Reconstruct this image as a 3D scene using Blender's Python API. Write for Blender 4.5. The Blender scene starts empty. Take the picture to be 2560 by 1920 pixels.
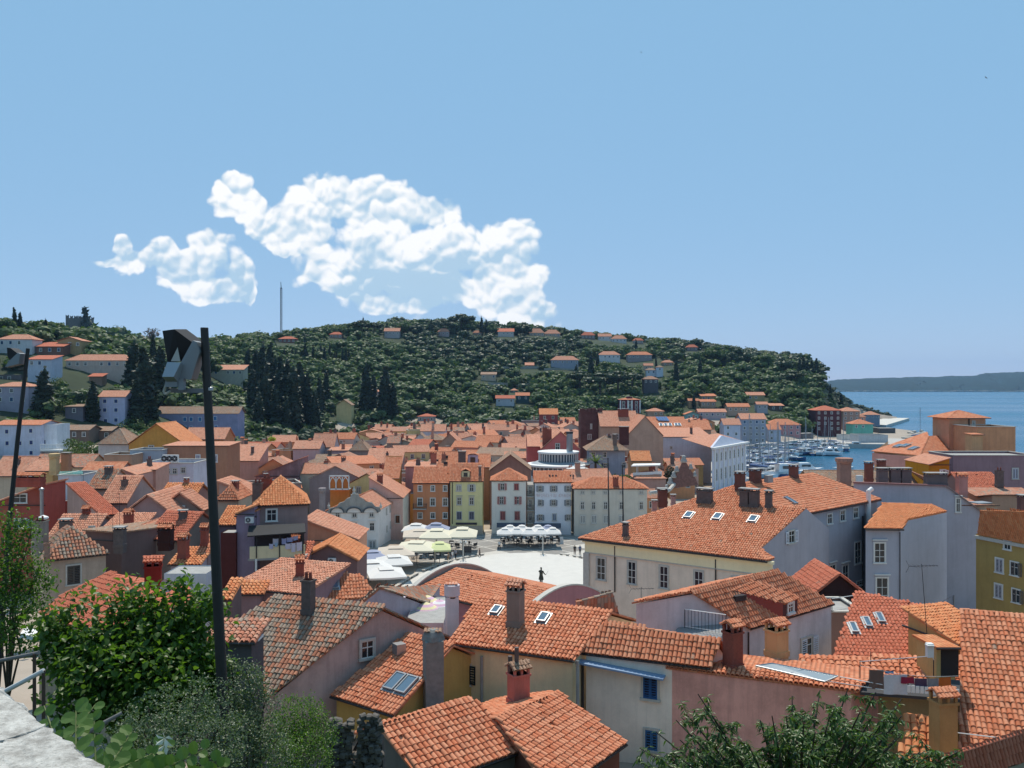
import bpy,math,random
import numpy as np
from mathutils import Vector,Matrix
random.seed(7); rng = np.random.default_rng(7)
SC = bpy.context.scene
COL = SC.collection
# ------------------------------------------------------------------ camera
F = 2217.0; CX = 1280.0; CY = 960.0; CZ = 30.0      # focal length and centre in photo pixels, eye height
cam_d = bpy.data.cameras.new("camera"); cam = bpy.data.objects.new("camera",cam_d); COL.objects.link(cam)
cam.location = (0,0,CZ); cam.rotation_euler = (math.radians(90),0,0)
cam_d.sensor_width = 36.0; cam_d.lens = 36.0 * F / 2560.0
cam_d.clip_start = 0.1; cam_d.clip_end = 60000.0
SC.camera = cam
SC.render.resolution_x = 1024; SC.render.resolution_y = 768
# ------------------------------------------------------------------ light
SUN_EL = math.radians(63.0); SUN_AZ = math.radians(-3.0)   # azimuth measured clockwise from +Y
sun_dir = Vector((math.sin(SUN_AZ) * math.cos(SUN_EL),math.cos(SUN_AZ) * math.cos(SUN_EL),math.sin(SUN_EL)))
sd = bpy.data.lights.new("sun",'SUN'); sd.energy = 4.3; sd.angle = math.radians(0.5); sd.color = (1.0,0.92,0.80)
so = bpy.data.objects.new("sun",sd); COL.objects.link(so)
so.rotation_euler = (-sun_dir).to_track_quat('-Z','Y').to_euler(); so.location = (0,0,200)
SC.view_settings.view_transform = 'Standard'; SC.view_settings.look = 'None'
SC.view_settings.exposure = 0.0; SC.view_settings.gamma = 1.0; SC.view_settings.use_curve_mapping = False
SC.cycles.max_bounces = 6; SC.cycles.diffuse_bounces = 4; SC.cycles.glossy_bounces = 2
SC.cycles.transmission_bounces = 3; SC.cycles.transparent_max_bounces = 6; SC.cycles.volume_bounces = 0
SC.cycles.caustics_reflective = False; SC.cycles.caustics_refractive = False

def N(nt,typ,**kw):
    n = nt.nodes.new(typ)
    for k,v in kw.items():
        if k.startswith('i_'):
            n.inputs[k[2:].replace('_',' ')].default_value = v
        elif k.startswith('n_'):
            n.inputs[int(k[2:])].default_value = v
        else:
            setattr(n,k,v)
    return n
def LK(nt,a,b): nt.links.new(a,b)
def M2(nt,op,a,b=None,c=None,clamp=False):
    n = nt.nodes.new('ShaderNodeMath'); n.operation = op; n.use_clamp = clamp
    for i,x in enumerate((a,b,c)):
        if x is None: continue
        if isinstance(x,(int,float)): n.inputs[i].default_value = x
        else: nt.links.new(x,n.inputs[i])
    return n.outputs[0]
def MIXC(nt,fac,a,b):
    n = nt.nodes.new('ShaderNodeMix'); n.data_type = 'RGBA'
    for sock,x in ((n.inputs[0],fac),(n.inputs[6],a),(n.inputs[7],b)):
        if isinstance(x,(int,float)): sock.default_value = x
        elif isinstance(x,(tuple,list)): sock.default_value = tuple(x)[:3] + (1.0,)
        else: nt.links.new(x,sock)
    return n.outputs[2]
def RAMP(nt,fac,stops):
    n = nt.nodes.new('ShaderNodeValToRGB'); e = n.color_ramp.elements
    while len(e) < len(stops): e.new(0.5)
    for el,(p,c) in zip(e,stops):
        el.position = p; el.color = (c,c,c,1) if isinstance(c,(int,float)) else tuple(c)[:3] + (1,)
    nt.links.new(fac,n.inputs[0]); return n.outputs[0]

def build_world():
    w = bpy.data.worlds.new("World"); SC.world = w; w.use_nodes = True
    nt = w.node_tree; nt.nodes.clear()
    out = N(nt,'ShaderNodeOutputWorld'); bg = N(nt,'ShaderNodeBackground')
    sky = N(nt,'ShaderNodeTexSky',sky_type='NISHITA',sun_disc=False)
    sky.sun_elevation = SUN_EL; sky.sun_rotation = SUN_AZ
    sky.altitude = 30; sky.air_density = 0.7; sky.dust_density = 0.1; sky.ozone_density = 2.0
    bg.inputs[1].default_value = 0.1
    # cumulus over the hill: a density field of world directions, at infinity like the rest of the sky
    tc = N(nt,'ShaderNodeTexCoord'); sep = N(nt,'ShaderNodeSeparateXYZ'); LK(nt,tc.outputs['Generated'],sep.inputs[0])
    y = M2(nt,'MAXIMUM',sep.outputs[1],0.05)
    u0 = M2(nt,'DIVIDE',sep.outputs[0],y); v0 = M2(nt,'DIVIDE',sep.outputs[2],y)
    cmb = N(nt,'ShaderNodeCombineXYZ'); LK(nt,u0,cmb.inputs[0]); LK(nt,v0,cmb.inputs[1])
    warp = N(nt,'ShaderNodeTexNoise',noise_dimensions='2D',i_Scale=14.0,i_Detail=3.0,i_Roughness=0.6); LK(nt,cmb.outputs[0],warp.inputs['Vector'])
    ws = N(nt,'ShaderNodeSeparateXYZ'); LK(nt,warp.outputs['Color'],ws.inputs[0])
    u = M2(nt,'ADD',u0,M2(nt,'MULTIPLY',M2(nt,'SUBTRACT',ws.outputs[0],0.5),0.022))
    v = M2(nt,'ADD',v0,M2(nt,'MULTIPLY',M2(nt,'SUBTRACT',ws.outputs[1],0.5),0.022))
    blobs = [(870,512,130,62),(780,545,85,80),(745,490,42,36),(960,600,130,95),(1090,535,62,32),(1235,592,78,50),(1150,640,90,62),
             (1275,668,80,52),(1040,690,130,80),(900,690,120,70),(1000,765,110,22),(1250,745,80,40),(1320,785,85,30),(795,690,42,24),(855,740,30,14),
             (578,462,42,34),(600,510,62,34),(672,560,48,42),(715,628,15,15),(700,600,30,30),
             (268,655,38,14),(308,615,26,26),(330,655,52,32),(402,640,44,40),(440,675,62,40),(545,625,58,42),(580,690,46,60),(520,725,60,30),(618,735,14,28),
             (1180,700,120,60),(480,660,60,34)]
    S = None
    for (bx,by,rx,ry) in blobs:
        du = M2(nt,'DIVIDE',M2(nt,'SUBTRACT',u,(bx - CX) / F),rx * 1.12 / F)
        dv = M2(nt,'DIVIDE',M2(nt,'SUBTRACT',v,(CY - by) / F),ry * 1.12 / F)
        q = M2(nt,'SUBTRACT',1.0,M2(nt,'ADD',M2(nt,'MULTIPLY',du,du),M2(nt,'MULTIPLY',dv,dv)))
        q = M2(nt,'MAXIMUM',q,-2.0)
        S = q if S is None else M2(nt,'SMOOTH_MAX',S,q,0.35)
    def puff(vec):
        f = None
        for sc,k in ((22.0,1.25),(50.0,0.7),(112.0,0.26)):
            vo = N(nt,'ShaderNodeTexVoronoi',feature='SMOOTH_F1',voronoi_dimensions='2D',i_Scale=sc); vo.inputs['Smoothness'].default_value = 0.35; LK(nt,vec,vo.inputs['Vector'])
            d = M2(nt,'MULTIPLY',M2(nt,'SUBTRACT',0.22,M2(nt,'MULTIPLY',vo.outputs['Distance'],vo.outputs['Distance'])),k * 1.9)
            f = d if f is None else M2(nt,'ADD',f,d)
        return f
    wv = N(nt,'ShaderNodeCombineXYZ'); LK(nt,u,wv.inputs[0]); LK(nt,v,wv.inputs[1])
    p0 = puff(wv.outputs[0])
    off = N(nt,'ShaderNodeVectorMath',operation='ADD'); off.inputs[1].default_value = (-0.0016,0.0058,0.0); LK(nt,wv.outputs[0],off.inputs[0])
    p1 = puff(off.outputs[0])
    fine = N(nt,'ShaderNodeTexNoise',noise_dimensions='2D',i_Scale=34.0,i_Detail=9.0,i_Roughness=0.62); LK(nt,wv.outputs[0],fine.inputs['Vector'])
    dens = M2(nt,'ADD',M2(nt,'MULTIPLY',S,1.5),M2(nt,'ADD',M2(nt,'ADD',p0,M2(nt,'MULTIPLY',M2(nt,'SUBTRACT',fine.outputs['Fac'],0.5),1.1)),0.22))
    alpha = N(nt,'ShaderNodeMapRange',interpolation_type='SMOOTHSTEP'); LK(nt,dens,alpha.inputs[0])
    alpha.inputs[1].default_value = -0.22; alpha.inputs[2].default_value = 0.55
    relief = M2(nt,'SUBTRACT',p0,p1)
    big = N(nt,'ShaderNodeTexNoise',noise_dimensions='2D',i_Scale=11.0,i_Detail=3.0); LK(nt,cmb.outputs[0],big.inputs['Vector'])
    lit = M2(nt,'ADD',M2(nt,'MULTIPLY',relief,1.0),M2(nt,'MULTIPLY',M2(nt,'SUBTRACT',big.outputs['Fac'],0.5),1.0))
    # thick bellies of the two big heaps are in their own shade
    for (bx,by,rx,ry,k) in ((985,725,170,85,0.95),(575,705,70,85,0.85),(1240,640,70,50,0.5),(1120,690,130,75,0.6),(900,645,75,60,0.5),(470,690,60,30,.35),(660,590,40,30,.3)):
        du = M2(nt,'DIVIDE',M2(nt,'SUBTRACT',u,(bx - CX) / F),rx / F); dv = M2(nt,'DIVIDE',M2(nt,'SUBTRACT',v,(CY - by) / F),ry / F)
        g = M2(nt,'MAXIMUM',M2(nt,'SUBTRACT',1.0,M2(nt,'ADD',M2(nt,'MULTIPLY',du,du),M2(nt,'MULTIPLY',dv,dv))),0.0)
        lit = M2(nt,'SUBTRACT',lit,M2(nt,'MULTIPLY',g,k))
    lit = M2(nt,'ADD',lit,M2(nt,'MULTIPLY',M2(nt,'SUBTRACT',0.9,S),0.12))
    ramp = RAMP(nt,M2(nt,'ADD',lit,0.62,clamp=True),[(0.0,(4.6,6.5,8.2)),(0.33,(6.6,7.9,9.0)),(0.58,(8.9,9.4,9.8)),(0.85,(10.6,10.6,10.6))])
    front = M2(nt,'GREATER_THAN',sep.outputs[1],0.2)
    a = M2(nt,'MULTIPLY',M2(nt,'MULTIPLY',alpha.outputs[0],front),0.97)
    tint = N(nt,'ShaderNodeMix',data_type='RGBA',blend_type='MULTIPLY'); tint.inputs[0].default_value = 1.0; LK(nt,sky.outputs[0],tint.inputs[6]); tint.inputs[7].default_value = (0.437,0.25,0.20,1)
    air = N(nt,'ShaderNodeMix',data_type='RGBA',blend_type='ADD'); air.inputs[0].default_value = 1.0; LK(nt,tint.outputs[2],air.inputs[6]); air.inputs[7].default_value = (1.95,4.25,6.5,1)   # even blue veil of summer air
    LK(nt,MIXC(nt,a,air.outputs[2],ramp),bg.inputs[0])
    LK(nt,bg.outputs[0],out.inputs[0])
    w.cycles.sampling_method = 'MANUAL'; w.cycles.sample_map_resolution = 256
build_world()

# ------------------------------------------------------------------ helpers
def P(px,py,Y): return Vector(((px - CX) / F * Y,Y,CZ - (py - CY) / F * Y))
def Pz(px,py,z):
    Y = (CZ - z) * F / (py - CY); return P(px,py,Y)
def ray(px,py): return Vector(((px - CX) / F,1.0,-(py - CY) / F))
def hit(px,py,pt,n):
    d = ray(px,py); o = Vector((0,0,CZ)); return o + d * ((pt - o).dot(n) / d.dot(n))
def pix(p): return (CX + p[0] / p[1] * F,CY - (p[2] - CZ) / p[1] * F)
def lin(c):
    return tuple(((x / 255) / 12.92 if x / 255 <= 0.04045 else (((x / 255) + 0.055) / 1.055) ** 2.4) for x in c)
ORG = {}
def org(o): return ORG.get(o.name,Vector((0,0,0)))
def put(o,parent=None,origin=None):
    COL.objects.link(o)
    if parent is not None:
        o.parent = parent; ORG[o.name] = org(parent)
    else:
        ORG[o.name] = Vector(origin) if origin is not None else Vector((0,0,0)); o.location = ORG[o.name]
    return o
def tag(o,label,cat,group=None):
    o['label'] = label; o['category'] = cat
    if group: o['group'] = group
    return o
def thing(name,label,cat,loc,group=None):
    o = bpy.data.objects.new(name,None); o.empty_display_size = 0.2
    put(o,None,loc); return tag(o,label,cat,group)
def npmesh(name,V,Q,mats=None,smooth=False,uv=None):
    """V (n,3), Q (m,k) faces all with k corners"""
    V = np.asarray(V,np.float32); Q = np.asarray(Q,np.int32); m = bpy.data.meshes.new(name)
    k = Q.shape[1]
    m.vertices.add(len(V)); m.vertices.foreach_set('co',V.ravel())
    m.loops.add(Q.size); m.loops.foreach_set('vertex_index',Q.ravel())
    m.polygons.add(len(Q)); m.polygons.foreach_set('loop_start',np.arange(0,Q.size,k,dtype=np.int32))
    if smooth: m.polygons.foreach_set('use_smooth',np.ones(len(Q),bool))
    m.update(calc_edges=True)
    if mats: 
        for x in (mats if isinstance(mats,list) else [mats]): m.materials.append(x)
    return m
class MB:
    def __init__(s): s.v = []; s.f = []; s.uv = {}
    def add(s,vs,fs):
        b = len(s.v); s.v += [Vector(x) for x in vs]; s.f += [tuple(i + b for i in f) for f in fs]; return s
    def box(s,c,sx,sy,sz,rz=0.0,base=False):
        c = Vector(c); R = Matrix.Rotation(rz,3,'Z'); vs = []
        for dz in ((0,sz) if base else (-sz / 2,sz / 2)):
            for dx,dy in ((-1,-1),(1,-1),(1,1),(-1,1)):
                vs.append(c + R @ Vector((dx * sx / 2,dy * sy / 2,dz)))
        return s.add(vs,[(3,2,1,0),(4,5,6,7),(0,1,5,4),(1,2,6,5),(2,3,7,6),(3,0,4,7)])
    def obox(s,c,r,n,u,w,d,h):
        """box centred c spanning w along r, d along n, h along u"""
        c = Vector(c); vs = []
        for k in (-1,1):
            for i,j in ((-1,-1),(1,-1),(1,1),(-1,1)):
                vs.append(c + r * (i * w / 2) + n * (j * d / 2) + u * (k * h / 2))
        return s.add(vs,[(3,2,1,0),(4,5,6,7),(0,1,5,4),(1,2,6,5),(2,3,7,6),(3,0,4,7)])
    def cyl(s,p0,p1,r0,r1=None,n=8,cap=True):
        p0,p1 = Vector(p0),Vector(p1); r1 = r0 if r1 is None else r1
        d = (p1 - p0).normalized(); a = d.orthogonal().normalized(); b = d.cross(a); vs = []
        for p,r in ((p0,r0),(p1,r1)):
            for i in range(n):
                t = 2 * math.pi * i / n; vs.append(p + a * (math.cos(t) * r) + b * (math.sin(t) * r))
        fs = [(i,(i + 1) % n,n + (i + 1) % n,n + i) for i in range(n)]
        if cap: fs += [tuple(range(n - 1,-1,-1)),tuple(range(n,2 * n))]
        return s.add(vs,fs)
    def tube(s,pts,r,n=6):
        for a,b in zip(pts[:-1],pts[1:]): s.cyl(a,b,r,r,n)
        return s
    def lathe(s,c,prof,n=12,sy=1.0):
        """prof: list of (radius, z)"""
        c = Vector(c); vs = []
        for r,z in prof:
            for i in range(n):
                t = 2 * math.pi * i / n; vs.append(c + Vector((math.cos(t) * r,math.sin(t) * r * sy,z)))
        fs = []
        for j in range(len(prof) - 1):
            for i in range(n):
                fs.append((j * n + i,j * n + (i + 1) % n,(j + 1) * n + (i + 1) % n,(j + 1) * n + i))
        fs += [tuple(range(n - 1,-1,-1)),tuple(range((len(prof) - 1) * n,len(prof) * n))]
        return s.add(vs,fs)
    def prism(s,poly,z0,z1):
        n = len(poly); p = [Vector((q[0],q[1],0)) for q in poly]
        a = sum(p[i].x * p[(i + 1) % n].y - p[(i + 1) % n].x * p[i].y for i in range(n))
        if a < 0: p = p[::-1]
        vs = [Vector((q.x,q.y,z0)) for q in p] + [Vector((q.x,q.y,z1)) for q in p]
        return s.add(vs,[tuple(range(n - 1,-1,-1)),tuple(range(n,2 * n))] + [(i,(i + 1) % n,n + (i + 1) % n,n + i) for i in range(n)])
    def slab(s,poly,n,t):
        """solid polygon: poly is the top, thickness t against normal n"""
        k = len(poly); top = [Vector(p) for p in poly]; bot = [p - n * t for p in top]
        ar = Vector((0,0,0))
        for i in range(1,k - 1): ar += (top[i] - top[0]).cross(top[i + 1] - top[0])
        if ar.dot(n) < 0: top.reverse(); bot.reverse()
        return s.add(top + bot,[tuple(range(k)),tuple(range(2 * k - 1,k - 1,-1))] + [(i,k + i,k + (i + 1) % k,(i + 1) % k) for i in range(k)])
    def build(s,name,mat,parent=None,origin=None,smooth=False,uvf=None,local=False):
        m = bpy.data.meshes.new(name)
        o_ = Vector((0,0,0)) if local else (org(parent) if parent is not None else Vector(origin) if origin is not None else Vector((0,0,0)))
        m.from_pydata([tuple(v - o_) for v in s.v],[],s.f)
        if mat is not None: m.materials.append(mat)
        if smooth:
            for p in m.polygons: p.use_smooth = True
        if uvf is not None:
            l = m.uv_layers.new(name='uv')
            for i,lp in enumerate(m.loops): l.data[i].uv = uvf(s.v[lp.vertex_index])
        o = bpy.data.objects.new(name,m)
        return put(o,parent,origin)
def struct(o): o['kind'] = 'structure'; return o
def stuff(o): o['kind'] = 'stuff'; return o
def inst(name,mesh,parent,mat4,world=True):
    """object sharing mesh data, placed by a world matrix"""
    o = bpy.data.objects.new(name,mesh); put(o,parent)
    if parent is not None and world:
        mat4 = Matrix.Translation(-org(parent)) @ mat4
    o.matrix_basis = mat4
    return o
def frame(c,r,n,u):
    m = Matrix.Identity(4)
    for i in range(3): m[i][0] = r[i]; m[i][1] = n[i]; m[i][2] = u[i]; m[i][3] = c[i]
    return m
def copy_tree(o,loc,rz=0.0,scale=1.0,label=None):
    c = o.copy(); COL.objects.link(c); c.location = loc; c.rotation_euler = (0,0,rz); c.scale = (scale,) * 3
    ORG[c.name] = Vector(loc)
    if label: c['label'] = label
    for ch in o.children:
        d = ch.copy(); COL.objects.link(d); d.parent = c
        for g in ch.children:
            e = g.copy(); COL.objects.link(e); e.parent = d
    return c

# ------------------------------------------------------------------ materials
MATS = {}
def newmat(key):
    m = bpy.data.materials.new(key); m.use_nodes = True; nt = m.node_tree
    return m,nt,nt.nodes['Principled BSDF']
def simple(key,col,rough=0.6,metal=0.0,spec=0.4,noise=0.0,nscale=3.0,bump=0.0):
    if key in MATS: return MATS[key]
    m,nt,b = newmat(key); b.inputs['Roughness'].default_value = rough; b.inputs['Metallic'].default_value = metal
    b.inputs['Specular IOR Level'].default_value = spec; b.inputs['Base Color'].default_value = tuple(col) + (1,)
    if noise or bump:
        g = N(nt,'ShaderNodeNewGeometry'); t = N(nt,'ShaderNodeTexNoise',i_Scale=nscale,i_Detail=6.0,i_Roughness=0.65); LK(nt,g.outputs['Position'],t.inputs['Vector'])
        if noise:
            f = RAMP(nt,t.outputs['Fac'],[(0.25,1 - noise),(0.75,1 + noise)])
            mx = N(nt,'ShaderNodeMix',data_type='RGBA',blend_type='MULTIPLY'); mx.inputs[0].default_value = 1.0
            mx.inputs[6].default_value = tuple(col) + (1,); LK(nt,f,mx.inputs[7]); LK(nt,mx.outputs[2],b.inputs['Base Color'])
        if bump:
            bp = N(nt,'ShaderNodeBump',i_Strength=bump,i_Distance=0.05); LK(nt,t.outputs['Fac'],bp.inputs['Height']); LK(nt,bp.outputs[0],b.inputs['Normal'])
    MATS[key] = m; return m
def plaster(rgb,dirt=0.35,key=None):
    key = key or 'plaster_%d_%d_%d_%d' % (*[int(x) for x in rgb],int(dirt * 100))
    if key in MATS: return MATS[key]
    c = lin(rgb); m,nt,b = newmat(key); b.inputs['Roughness'].default_value = 0.9; b.inputs['Specular IOR Level'].default_value = 0.15
    g = N(nt,'ShaderNodeNewGeometry')
    n1 = N(nt,'ShaderNodeTexNoise',i_Scale=0.55,i_Detail=8.0,i_Roughness=0.7); LK(nt,g.outputs['Position'],n1.inputs['Vector'])
    mp = N(nt,'ShaderNodeMapping'); mp.inputs['Scale'].default_value = (1.6,1.6,0.12); LK(nt,g.outputs['Position'],mp.inputs[0])
    n2 = N(nt,'ShaderNodeTexNoise',i_Scale=1.3,i_Detail=6.0,i_Roughness=0.7); LK(nt,mp.outputs[0],n2.inputs['Vector'])
    n3 = N(nt,'ShaderNodeTexNoise',i_Scale=9.0,i_Detail=4.0); LK(nt,g.outputs['Position'],n3.inputs['Vector'])
    f1 = RAMP(nt,n1.outputs['Fac'],[(0.40,0.0),(0.66,1.0)]); f2 = RAMP(nt,n2.outputs['Fac'],[(0.47,0.0),(0.70,1.0)])
    dk = tuple(x * 0.45 * t for x,t in zip(c,(1.0,0.94,0.88))); lt = tuple(min(0.9,x * 1.12 + 0.01) for x in c)
    a = MIXC(nt,M2(nt,'MULTIPLY',f1,dirt),c,dk)
    a = MIXC(nt,M2(nt,'MULTIPLY',f2,min(0.9,dirt * 1.3)),a,tuple(x * 0.58 for x in c))
    a = MIXC(nt,M2(nt,'MULTIPLY',n3.outputs['Fac'],0.35),a,lt)
    LK(nt,a,b.inputs['Base Color'])
    bp = N(nt,'ShaderNodeBump',i_Strength=0.25,i_Distance=0.03); LK(nt,n3.outputs['Fac'],bp.inputs['Height']); LK(nt,bp.outputs[0],b.inputs['Normal'])
    MATS[key] = m; return m
ROOF = {  # base, second tone, old grey share, darkening
    'new':   ((0.57,0.175,0.08),(0.67,0.30,0.17),0.03),
    'orange': ((0.62,0.20,0.075),(0.70,0.31,0.14),0.03),
    'pale':  ((0.58,0.235,0.14),(0.67,0.34,0.22),0.08),
    'red':   ((0.52,0.135,0.07),(0.58,0.19,0.11),0.02),
    'mixed': ((0.46,0.17,0.10),(0.55,0.29,0.19),0.30),
    'old':   ((0.40,0.15,0.085),(0.56,0.26,0.15),0.50),
    'brown': ((0.32,0.18,0.115),(0.42,0.26,0.17),0.35),
}
def tilemat(kind,mode):
    """mode: 'one' single tile objects, 'many' joined tiles (islands), 'far' pattern from uv"""
    key = 'tile_%s_%s' % (kind,mode)
    if key in MATS: return MATS[key]
    c1,c2,old = ROOF[kind]; m,nt,b = newmat(key); b.inputs['Roughness'].default_value = 0.82; b.inputs['Specular IOR Level'].default_value = 0.25
    g = N(nt,'ShaderNodeNewGeometry')
    if mode == 'one':
        oi = N(nt,'ShaderNodeObjectInfo'); rnd = oi.outputs['Random']
    elif mode == 'many':
        rnd = g.outputs['Random Per Island']
    else:
        uvn = N(nt,'ShaderNodeUVMap',uv_map='uv'); fl = N(nt,'ShaderNodeVectorMath',operation='FLOOR'); LK(nt,uvn.outputs[0],fl.inputs[0])
        wn = N(nt,'ShaderNodeTexWhiteNoise',noise_dimensions='3D'); LK(nt,fl.outputs[0],wn.inputs['Vector']); rnd = wn.outputs['Value']
    n1 = N(nt,'ShaderNodeTexNoise',i_Scale=0.5,i_Detail=5.0,i_Roughness=0.6); LK(nt,g.outputs['Position'],n1.inputs['Vector'])
    n2 = N(nt,'ShaderNodeTexNoise',i_Scale=7.0,i_Detail=5.0,i_Roughness=0.7); LK(nt,g.outputs['Position'],n2.inputs['Vector'])
    r2 = M2(nt,'FRACT',M2(nt,'MULTIPLY',rnd,37.31))
    r3 = M2(nt,'FRACT',M2(nt,'MULTIPLY',rnd,91.7))
    a = MIXC(nt,M2(nt,'MULTIPLY',rnd,0.85),c1,c2)
    dark = tuple(x * 0.62 for x in c1)
    a = MIXC(nt,M2(nt,'MULTIPLY',RAMP(nt,r2,[(0.7,0.0),(1.0,1.0)]),0.55),a,dark)
    grey = (0.23,0.185,0.14); grey2 = (0.37,0.30,0.23)
    gsel = M2(nt,'ADD',M2(nt,'MULTIPLY',n1.outputs['Fac'],1.1),M2(nt,'MULTIPLY',r3,0.55))
    lo = 1.28 - old * 0.85
    gf = RAMP(nt,M2(nt,'MULTIPLY',gsel,0.6),[(max(0.0,(lo - 0.10) * 0.6),0.0),((lo + 0.06) * 0.6,1.0)])
    a = MIXC(nt,M2(nt,'MULTIPLY',gf,0.92),a,MIXC(nt,r2,grey,grey2))
    sp = RAMP(nt,n2.outputs['Fac'],[(0.52,0.0),(0.7,1.0)])
    a = MIXC(nt,M2(nt,'MULTIPLY',sp,0.18 + 0.3 * old),a,(0.16,0.11,0.08))
    LK(nt,a,b.inputs['Base Color'])
    bp = N(nt,'ShaderNodeBump',i_Strength=0.3,i_Distance=0.01); LK(nt,n2.outputs['Fac'],bp.inputs['Height']); LK(nt,bp.outputs[0],b.inputs['Normal'])
    if mode == 'far':
        sx = N(nt,'ShaderNodeSeparateXYZ'); LK(nt,uvn.outputs[0],sx.inputs[0])
        col = M2(nt,'ABSOLUTE',M2(nt,'SINE',M2(nt,'MULTIPLY',sx.outputs[0],math.pi)))
        row = M2(nt,'FRACT',sx.outputs[1])
        hgt = M2(nt,'SUBTRACT',col,M2(nt,'MULTIPLY',row,0.35))
        bp.inputs['Strength'].default_value = 0.9; bp.inputs['Distance'].default_value = 0.09; nt.links.remove(bp.inputs['Height'].links[0]); LK(nt,hgt,bp.inputs['Height'])
    MATS[key] = m; return m
def glassmat(key='glass',col=(0.02,0.025,0.03),rough=0.08):
    return simple(key,col,rough,0.0,0.6)
M = dict(
    glass=glassmat(),sky_glass=simple('skylight_glass',(0.10,0.16,0.22),0.05,0.0,1.0),
    white=simple('white_paint',(0.78,0.77,0.74),0.5,noise=0.05),frame=simple('window_frame',(0.70,0.68,0.64),0.6),stone=simple('stone_trim',(0.50,0.47,0.42),0.85,noise=0.15,nscale=4,bump=0.2),
    darkmetal=simple('dark_metal',(0.035,0.036,0.04),0.45,0.3),gutter=simple('gutter_metal',(0.05,0.042,0.04),0.5,0.4),zinc=simple('zinc',(0.35,0.36,0.37),0.4,0.7,noise=0.1),
    wood=simple('dark_wood',(0.07,0.045,0.03),0.8,noise=0.2),wall_in=simple('dark_interior',(0.03,0.025,0.022),0.9),
    conc=simple('concrete',(0.34,0.33,0.31),0.9,noise=0.2,nscale=2,bump=0.2),darkplaster=simple('dark_chimney_plaster',(0.13,0.10,0.09),0.9,noise=0.3,nscale=3),
    brick=simple('red_brick',(0.26,0.07,0.045),0.85,noise=0.3,nscale=8),acwhite=simple('appliance_white',(0.72,0.71,0.68),0.45),
)
# ------------------------------------------------------------------ terrain, sea, far land
SEA = -1.6
#        px,   Y0,  Yc,  terrain skyline row in the photograph
PROF = [(-1400,190,420,800),(-400,200,420,815),(0,215,420,835),(160,225,420,842),(300,235,430,872),(450,250,480,880),(600,290,640,858),(720,330,720,846),
        (860,380,780,828),(1000,420,830,815),(1150,440,850,815),(1300,440,860,824),(1450,440,860,842),(1600,430,840,856),(1750,430,780,872),
        (1880,440,720,895),(1980,460,660,908),(2040,500,640,930),(2060,520,650,958),(2090,540,680,985),(2130,560,720,1012),(2180,600,760,1030),(2260,650,780,1046),(2400,700,800,1056)]
_pp = np.array(PROF,float)
COAST = [(140,-200),(140,262),(78,274),(74,292),(85,385),(122,432),(150,462),(166,470),(168,438),(192,436),(215,470),(250,545),(264,590),(240,640),(262,700),(300,742),(338,772),(330,800),(300,830),(290,1000),(300,1600),
         (-1600,1600),(-1600,-200)]
def inpoly(x,y,poly):
    x = np.asarray(x,float); y = np.asarray(y,float); ins = np.zeros(x.shape,bool); n = len(poly)
    for i in range(n):
        x0,y0 = poly[i]; x1,y1 = poly[(i + 1) % n]
        c = ((y0 > y) != (y1 > y)) & (x < (x1 - x0) * (y - y0) / ((y1 - y0) if y1 != y0 else 1e-9) + x0); ins ^= c
    return ins
def height(x,y):
    x = np.asarray(x,float); y = np.asarray(y,float); Y = np.maximum(y,1.0)
    u = CX + x / Y * F
    u = np.where(y < 30,CX,u)
    Y0 = np.interp(u,_pp[:,0],_pp[:,1]); Yc = np.interp(u,_pp[:,0],_pp[:,2]); rs = np.interp(u,_pp[:,0],_pp[:,3])
    zc = CZ + (CY - rs) / F * Yc
    t = np.clip((Y - Y0) / (Yc - Y0),0,1); s = 0.45 * t + 0.55 * t * t * (3 - 2 * t)
    hill = zc * s - np.clip(Y - Yc,0,400) * 0.07
    near = np.interp(Y,[0,3,6,12,22,35,48,62,85,105],[27.0,25.5,23.5,19.5,15.5,11.5,9.0,6.5,2.0,0.0])
    left = np.clip((-x - 14) / 20,0,1) * np.interp(Y,[30,50,120,200],[0,3.0,2.5,0.0])
    z = np.where(Y > Y0,hill,0) + near + left
    z = z + 0.8 * np.sin(x * 0.11 + 1.3) * np.cos(y * 0.09) * np.clip((Y - 230) / 100,0,1) * np.clip(z / 8,0,1)
    z = np.where(inpoly(x,y,COAST),np.maximum(z,0.0),-7.0)
    return z
def hz(x,y): return float(height(np.array([x]),np.array([y]))[0])
def ground_hit(px,py,y0=215.0,y1=860.0):
    d = ray(px,py); Ys = np.arange(y0,y1,1.0); z = height(d.x * Ys,Ys); zr = CZ + d.z * Ys
    k = np.nonzero(zr <= z)[0]
    Y = Ys[k[0]] if len(k) else y1
    return Vector((d.x * Y,Y,float(height(np.array([d.x * Y]),np.array([Y]))[0])))
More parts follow.
